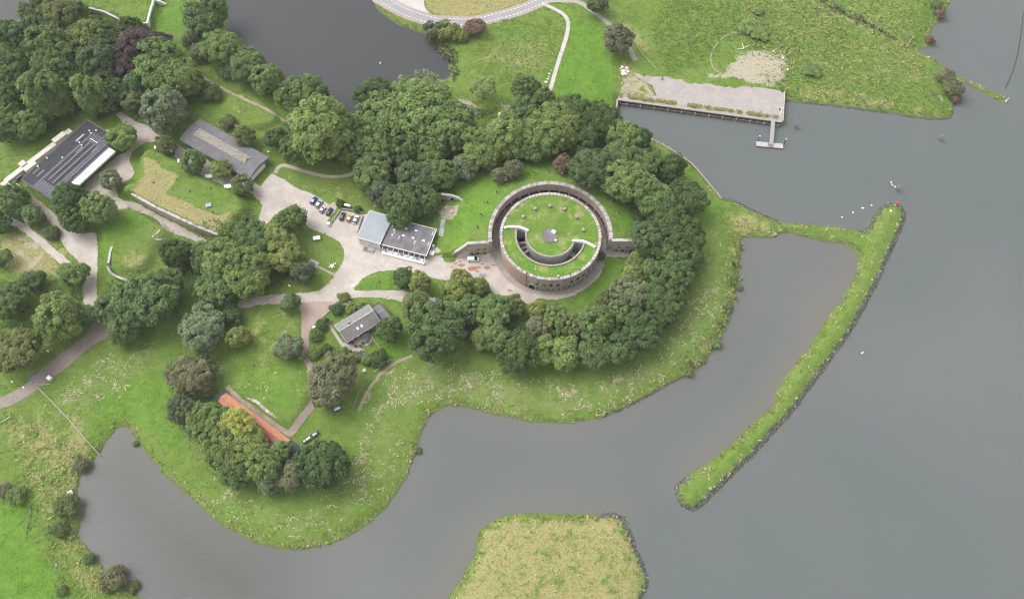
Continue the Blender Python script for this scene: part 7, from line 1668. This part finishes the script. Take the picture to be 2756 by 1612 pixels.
# a walker on the quay lane
def person(px, label, top, legs, rz):
    p = gp(*px); t = empty('person', (p.x, p.y, p.z + .09), rz); tag(t, label, 'person')
    J = {'pel': (0, 0, .92), 'belly': (0, 0, 1.1), 'chest': (.02, 0, 1.32), 'neck': (.03, 0, 1.48), 'head': (.06, 0, 1.60), 'crown': (.06, 0, 1.70),
         'hl': (0, .09, .88), 'kl': (.16, .10, .48), 'al': (.10, .10, .08), 'tl': (.26, .10, .04), 'hr': (0, -.09, .88), 'kr': (.02, -.10, .48), 'ar': (-.22, -.10, .12), 'tr': (-.10, -.10, .04),
         'sl': (.02, .19, 1.40), 'el': (-.08, .25, 1.12), 'wl': (.06, .25, .90), 'fl': (.10, .24, .80), 'sr': (.02, -.19, 1.40), 'er': (.06, -.25, 1.12), 'wr': (.22, -.24, .94), 'fr': (.28, -.23, .86)}
    E = [('pel', 'belly'), ('belly', 'chest'), ('chest', 'neck'), ('neck', 'head'), ('head', 'crown'), ('pel', 'hl'), ('hl', 'kl'), ('kl', 'al'), ('al', 'tl'), ('pel', 'hr'), ('hr', 'kr'), ('kr', 'ar'), ('ar', 'tr'), ('chest', 'sl'), ('sl', 'el'), ('el', 'wl'), ('wl', 'fl'), ('chest', 'sr'), ('sr', 'er'), ('er', 'wr'), ('wr', 'fr')]
    rad = {'pel': .15, 'belly': .14, 'chest': .16, 'neck': .06, 'head': .10, 'crown': .08, 'hl': .10, 'hr': .10, 'kl': .065, 'kr': .065, 'al': .045, 'ar': .045, 'tl': .04, 'tr': .04, 'sl': .07, 'sr': .07, 'el': .045, 'er': .045, 'wl': .032, 'wr': .032, 'fl': .035, 'fr': .035}
    ks = list(J); me_ = bpy.data.meshes.new('body'); me_.from_pydata([J[k] for k in ks], [(ks.index(a), ks.index(b)) for a, b in E], []); o = link('body', me_, t)
    sm = o.modifiers.new('skin', 'SKIN')
    for k, sv in zip(ks, me_.skin_vertices[0].data): sv.radius = (rad[k], rad[k]); sv.use_root = (k == 'pel')
    ss = o.modifiers.new('sub', 'SUBSURF'); ss.levels = 1; ss.render_levels = 1
    g = NT('walker', .8); sep = g.t.nodes.new('ShaderNodeSeparateXYZ'); tc = g.t.nodes.new('ShaderNodeTexCoord'); g.t.links.new(tc.outputs['Object'], sep.inputs[0])
    z = sep.outputs[2]; c = g.mix(g.math('GREATER_THAN', z, .95), legs, top); c = g.mix(g.math('GREATER_THAN', z, 1.49), c, (.42, .26, .19)); c = g.mix(g.math('GREATER_THAN', z, 1.63), c, (.05, .03, .02)); me_.materials.append(g.out(c))
person(zc(1560, 0, 16.38)((735, 560))[0], 'person in a white top walking on the quay lane under the dark tree', (.75, .75, .75), (.03, .035, .06), R(-45))
# ------------------------------------------------------------------ rip-rap, reeds, hay and grass (what nobody could count)
def along(px, z=0.0, step=.5):
    P = smooth([tuple(up(*p, z)[:2]) for p in px], False, 4); out = []
    for a, b in zip(P[:-1], P[1:]):
        a, b = np.array(a), np.array(b); L_ = np.linalg.norm(b - a); n_ = max(1, int(L_ / step)); d = (b - a) / (L_ + 1e-9)
        for k in range(n_): out.append((*(a + (b - a) * k / n_), -d[1], d[0]))
    return np.array(out)

def riprap(name, label, px, inner, outer, size, dens=3):
    if size > .27: EXCL[line_d(smooth(W2(px, 0.0), False, 2)) < 1.3] = 1
    A_ = along(px); g = np.random.default_rng(len(px) * 7 + 1)
    A_ = np.repeat(A_, dens, 0); n = len(A_)
    off = inner + (outer - inner) * g.random(n)
    x = A_[:, 0] + A_[:, 2] * off + g.normal(0, .2, n); y = A_[:, 1] + A_[:, 3] * off + g.normal(0, .2, n)
    z = np.maximum(bil(H, x, y), -.25) + .05
    base = np.array([(1, 0, 0), (-1, 0, 0), (0, 1, 0), (0, -1, 0), (0, 0, 1), (.6, .6, .5), (-.6, .6, .45), (-.6, -.6, .5), (.6, -.6, .4)], float)
    F = np.array([(0, 5, 8), (5, 0, 2), (2, 6, 5), (6, 2, 1), (1, 7, 6), (7, 1, 3), (3, 8, 7), (8, 3, 0), (4, 5, 6), (4, 6, 7), (4, 7, 8), (4, 8, 5)])
    s = size * (.5 + .9 * g.random((n, 1, 1))); jit = g.normal(1, .18, (n, 9, 3)); ang = g.random(n) * 6.28
    V = base[None] * jit * s * np.array([1, .75, .7]); c, sn = np.cos(ang)[:, None], np.sin(ang)[:, None]
    V = np.stack([V[..., 0] * c - V[..., 1] * sn + x[:, None], V[..., 0] * sn + V[..., 1] * c + y[:, None], V[..., 2] + z[:, None]], -1)
    FF = (F[None] + 9 * np.arange(n)[:, None, None]).reshape(-1, 3)
    me_ = mesh_np(name, V.reshape(-1, 3), FF, M['rock'])
    at = me_.attributes.new('tone', 'FLOAT', 'FACE'); at.data.foreach_set('value', np.repeat(g.random(n), 12).astype(np.float32))
    return tag(link(name, me_), label, 'rocks', None, 'stuff')
def rock_material():
    g = NT('rip_rap', .9); t = g.attr('tone'); n = g.noise(2.5, 2)
    c = g.mix(g.rng(t, .15, .9), (.06, .058, .062), (.16, .152, .156)); c = g.mix(g.rng(t, .92, .99), c, (.36, .345, .33)); c = g.mix(g.rng(n, .4, .7, 0, .4), c, (.05, .05, .05)); return g.out(c)
M['rock'] = rock_material()
riprap('rip_rap', 'dark rip-rap stones along the outer side of the breakwater', DD((2112, 572), (2130, 565), (2148, 538), (2167, 512), (2190, 500), (2215, 508), (2226, 532), (2216, 565), (2190, 625), (2160, 692), (2126, 756)) + QH((1575, 0), (1500, 102), (1420, 212), (1340, 330), (1260, 424), (1200, 512), (1140, 592), (1080, 664), (1040, 712), (960, 794), (880, 884), (800, 972), (700, 1064), (600, 1164), (500, 1264), (430, 1334), (360, 1386), (300, 1388), (250, 1352), (212, 1292), (198, 1230), (232, 1172), (320, 1112)), -1.7, .4, .30, 8)
riprap('rip_rap', 'rip-rap stones along the right side of the dry-grass islet', DD((1480, 1266), (1510, 1264), (1537, 1279), (1558, 1330), (1580, 1380), (1594, 1420), (1590, 1450), (1564, 1510)), -1.6, 1.0, .30, 9)
riprap('rip_rap', 'small dark stones on the shore at the end of the harbour edging', DD((1775, 488), (1800, 490), (1840, 510), (1890, 533), (1925, 548)), -1.6, .3, .28, 7)
riprap('rip_rap', 'thin stone strip on the bay shore below the belt', DD((1690, 920), (1650, 942), (1600, 970), (1540, 1000), (1480, 1025)), -.3, .9, .25, 4)
riprap('rip_rap', 'thin pale stone edging along the right meadow shore', QC((1840, 1010), (1820, 1100), (1790, 1145), (1720, 1158), (1560, 1152), (1330, 1117), (1100, 1082), (900, 1057), (700, 1032), (400, 1002), (205, 987)), -.4, .5, .3, 3)

def card_mesh(name, P, size, lean, tall, colors, seed, blades=3, wid=.30, ang=None):
    """tufts: a few short leaning blades per tuft"""
    g = np.random.default_rng(seed); n = len(P); k = blades
    a = g.random((n, k)) * 6.28 if ang is None else ang[:, None] + g.normal(0, .55, (n, k)) + 3.14159 * (g.random((n, k)) < .5); s = size[:, None] * (.6 + .8 * g.random((n, k)))
    d = np.stack([np.cos(a), np.sin(a), np.zeros_like(a)], -1); w = np.stack([-np.sin(a), np.cos(a), np.zeros_like(a)], -1)
    base = P[:, None, :] + d * 0.05
    tip = base + d * (s * lean)[..., None] + np.array([0, 0, 1.]) * (s * tall * (.6 + .6 * g.random((n, k))))[..., None]
    ww = w * (s * wid)[..., None]
    mid = base * .45 + tip * .55 + np.array([0, 0, 1.]) * (s * .08)[..., None]
    V = np.stack([base - ww * .5, mid - ww, tip, mid + ww], 2).reshape(-1, 3)
    F = np.arange(len(V)).reshape(-1, 4)
    me_ = mesh_np(name, V, F, M['tufts'])
    col = np.repeat(colors, k, 0) * (.75 + .5 * g.random((n * k, 1)))
    at = me_.attributes.new('tint', 'FLOAT_COLOR', 'FACE'); at.data.foreach_set('color', np.concatenate([col, np.ones((len(col), 1))], 1).astype(np.float32).ravel())
    return me_
def tuft_material():
    g = NT('grass_blades', .85); a = g.t.nodes.new('ShaderNodeAttribute'); a.attribute_name = 'tint'; return g.out(a.outputs['Color'])
M['tufts'] = tuft_material()
g = np.random.default_rng(99)
def in_view(x, y, m=60):
    z = GZ; t = (CAM_H - z); yc = y * CA - t * SA; zc_ = y * SA + t * CA    # camera axes
    u = 1378 + FPX * x / zc_; v = 806 - FPX * yc / zc_
    return (u > -m) & (u < 2756 + m) & (v > -m) & (v < 1612 + m)
def scatter(n, ok):
    x = X0 + 5 + (X1 - X0 - 10) * g.random(n); y = Y0 + 5 + (Y1 - Y0 - 10) * g.random(n)
    k = in_view(x, y) & ok(x, y) & (bil(EXCL, x, y) < .35); return x[k], y[k]
land_ok = lambda x, y: (bil(LAND, x, y) > .5) & (np.hypot(x - TX, y - TY) > 25.9)
x, y = scatter(190000, land_ok)
dr, lu, ro, di = (np.clip(bil(f, x, y), 0, 1) for f in (dry, lush, rough, dirt))
n1 = fbm(x / 5, y / 5, 3); n2 = g.random(len(x))
keep = n2 < (.35 + .9 * ro + .5 * dr + .3 * n1) * (1 - .8 * di)
x, y, dr, lu, ro, n1 = (q[keep] for q in (x, y, dr, lu, ro, n1)); n = len(x)
c = np.tile(np.array([.120, .196, .032]), (n, 1)) * (.75 + .6 * n1[:, None])
c = c * (1 - lu[:, None] * .5) + np.array([.100, .212, .018]) * lu[:, None] * .5
pick = g.random(n); isdry = pick < np.clip(dr * 1.15, 0, .97)
kd = np.clip(dr[isdry] * 1.25 - .15, 0, 1)[:, None]; c[isdry] = (np.array([.215, .235, .07]) * (1 - kd) + np.array([.38, .325, .165]) * kd) * (.8 + .4 * g.random((isdry.sum(), 1)))
wd = (~isdry) & (pick > 1 - .45 * ro); c[wd] = np.array([.085, .135, .03])
yl = (~isdry) & (pick > .97); c[yl] = np.array([.24, .25, .07])
z = bil(H, x, y) - .02
tag(link('meadow_grass', card_mesh('meadow_grass', np.stack([x, y, z], 1), .38 + .34 * ro + .25 * g.random(n), 1.0, .55, c, 5)), 'short grass and weeds covering the meadows and banks', 'grass', None, 'stuff')
# hay left lying in short swaths
x, y = scatter(520000, land_ok)
stv = bil(straw, x, y); nb = fbm(x / 6 + 3, y / 6 + 8, 2); ln_ = fbm(x / 1.6 + 7, y / 1.6 + 1, 2)
k = (g.random(len(x)) < stv * np.clip((ln_ - .50) * 9, 0, 1) * np.clip((nb - .30) * 3, .0, 1)); x, y = x[k], y[k]; n = len(x)
z = bil(H, x, y) + .04
ch = np.array([.46, .41, .28]) * (.7 + .5 * g.random((n, 1)))
tag(link('hay', card_mesh('hay', np.stack([x, y, z], 1), .5 + .7 * g.random(n), 1.15, .12, ch, 6, 2, .10, 9 * fbm(x / 7 + 2, y / 7 + 5, 2))), 'pale mown hay lying in streaks on the banks', 'hay', None, 'stuff')
# reeds at the pond corner and along the bay
x, y = scatter(160000, lambda x, y: (bil(LAND, x, y) > -2.6) & (bil(LAND, x, y) < 3.5))
rz_ = bil(zone([(QB((170, 360), (300, 400), (470, 440), (600, 470), (590, 620), (540, 760), (600, 900), (460, 960), (420, 860), (400, 640), (280, 500)), 1.0), (DD((1826, 590), (1815, 720), (1780, 830), (1700, 920), (1680, 900), (1760, 810), (1795, 700), (1800, 600)), .35)], 1.5, 0), x, y)
k = g.random(len(x)) < rz_; x, y = x[k], y[k]
x2, y2 = scatter(200000, land_ok); k = g.random(len(x2)) < bil(zone([(QC((480, -20), (700, 60), (1000, 210), (1200, 310), (1330, 420), (1180, 350), (900, 230), (620, 80)), .8)], 1.5), x2, y2)
x = np.concatenate([x, x2[k]]); y = np.concatenate([y, y2[k]]); n = len(x); z = np.maximum(bil(H, x, y), 0)
cr = np.array([.15, .19, .10]) * (.6 + .7 * g.random((n, 1))); cr[g.random(n) < .2] = (.26, .22, .12)
tag(link('reeds', card_mesh('reeds', np.stack([x, y, z], 1), .8 + .4 * g.random(n), .7, 1.3, cr, 8, 4)), 'grey-green reeds in the pond corner and along the bay shore', 'reeds', None, 'stuff')
# weeds growing along the quay edge
qa = np.array([tuple(up(*p, QZ)[:2]) for p in Q8((240, 955), (1800, 1165))]); tq = g.random(2600); tq = tq[fbm(tq * 40, tq * 0, 2) > .45]; pq = qa[0] + (qa[1] - qa[0]) * tq[:, None] + g.normal(0, 1, (len(tq), 2)) * np.array([.3, .45]) + np.array([0, 1.4])
tag(link('quay_weeds', card_mesh('quay_weeds', np.concatenate([pq, np.full((len(pq), 1), QZ + .12)], 1), .35 + .3 * g.random(len(pq)), 1.0, .5, np.where(g.random((len(pq), 1)) < .5, np.array([.28, .24, .10]), np.array([.12, .16, .04])), 12)), 'yellowish weeds along the front edge of the quay', 'weeds', None, 'stuff')
# shore fringe of long dry grass
x, y = scatter(120000, lambda x, y: (bil(LAND, x, y) > .1) & (bil(LAND, x, y) < 2.6))
k = (g.random(len(x)) < .75); x, y = x[k], y[k]; n = len(x); z = bil(H, x, y)
n1 = fbm(x / 4 + 50, y / 4, 2)[:, None]
cf = np.where((n1 > .52) | (bil(dry, x, y)[:, None] > .6), np.array([.30, .265, .125]), np.array([.14, .19, .04])) * (.7 + .6 * g.random((n, 1)))
tag(link('shore_grass', card_mesh('shore_grass', np.stack([x, y, z], 1), .6 + .3 * g.random(n), .9, .7, cf, 9)), 'long rank grass fringing the shores', 'grass', None, 'stuff')

# undergrowth filling the woods between the trunks
WOODS = [DD((-60, 40), (120, 0), (330, 60), (420, 90), (470, 170), (440, 230), (430, 300), (330, 330), (270, 250), (130, 330), (0, 350), (-60, 350)), DD((560, 80), (740, 190), (760, 260), (690, 250), (580, 180), (520, 120)),
         DD((660, 330), (720, 290), (880, 280), (960, 230), (1110, 270), (1200, 270), (1330, 250), (1500, 310), (1600, 350), (1680, 480), (1700, 600), (1660, 720), (1590, 800), (1480, 850), (1300, 860), (1120, 850), (1040, 830), (1020, 760), (1200, 730), (1340, 780), (1450, 740), (1540, 660), (1560, 560), (1500, 470), (1400, 400), (1240, 410), (1090, 470), (1040, 520), (960, 490), (900, 430), (760, 380)),
         DD((400, 600), (540, 560), (700, 600), (740, 680), (640, 720), (560, 710), (440, 700)), DD((430, 930), (480, 900), (500, 1010), (580, 1060), (680, 1100), (840, 1120), (780, 1190), (600, 1150), (480, 1080), (420, 1010)), DD((250, 700), (440, 690), (430, 770), (300, 800)), DD((-20, 690), (200, 690), (230, 760), (60, 860), (-20, 860))]
wf = zone([(w, 1.0) for w in WOODS], 1.5)
x, y = scatter(420000, lambda x, y: (bil(LAND, x, y) > .8) & (np.hypot(x - TX, y - RY) > 33))
k = (g.random(len(x)) < bil(wf, x, y) * np.clip(fbm(x / 5 + 4, y / 5 + 4, 2) * 2.2 - .5, .1, 1)); x, y = x[k], y[k]; n = len(x)
z = bil(H, x, y) + g.random(n) * (.4 + 2.6 * fbm(x / 4, y / 4, 2))
cu = np.array([.085, .125, .04]) * (.6 + .8 * g.random((n, 1)))
tag(link('undergrowth', card_mesh('undergrowth', np.stack([x, y, z], 1), .7 + .5 * g.random(n), .9, .35, cu, 14, 2)), 'low leafy undergrowth between the trees of the woods', 'undergrowth', None, 'stuff')

# ------------------------------------------------------------------ the air between the drone and the ground: thin summer haze
hm = bpy.data.materials.new('haze'); hm.use_nodes = True
ht = hm.node_tree; ht.nodes.clear()
ho = ht.nodes.new('ShaderNodeOutputMaterial'); hv = ht.nodes.new('ShaderNodeVolumePrincipled')
hv.inputs['Color'].default_value = (0.90, 0.93, 0.96, 1); hv.inputs['Density'].default_value = 0.00007; hv.inputs['Anisotropy'].default_value = 0.0
ht.links.new(hv.outputs[0], ho.inputs['Volume'])
tag(MB().box(-5200, 5200, -5000, 5400, -5.0, CAM_H + 6).build('haze', hm), kind='stuff')
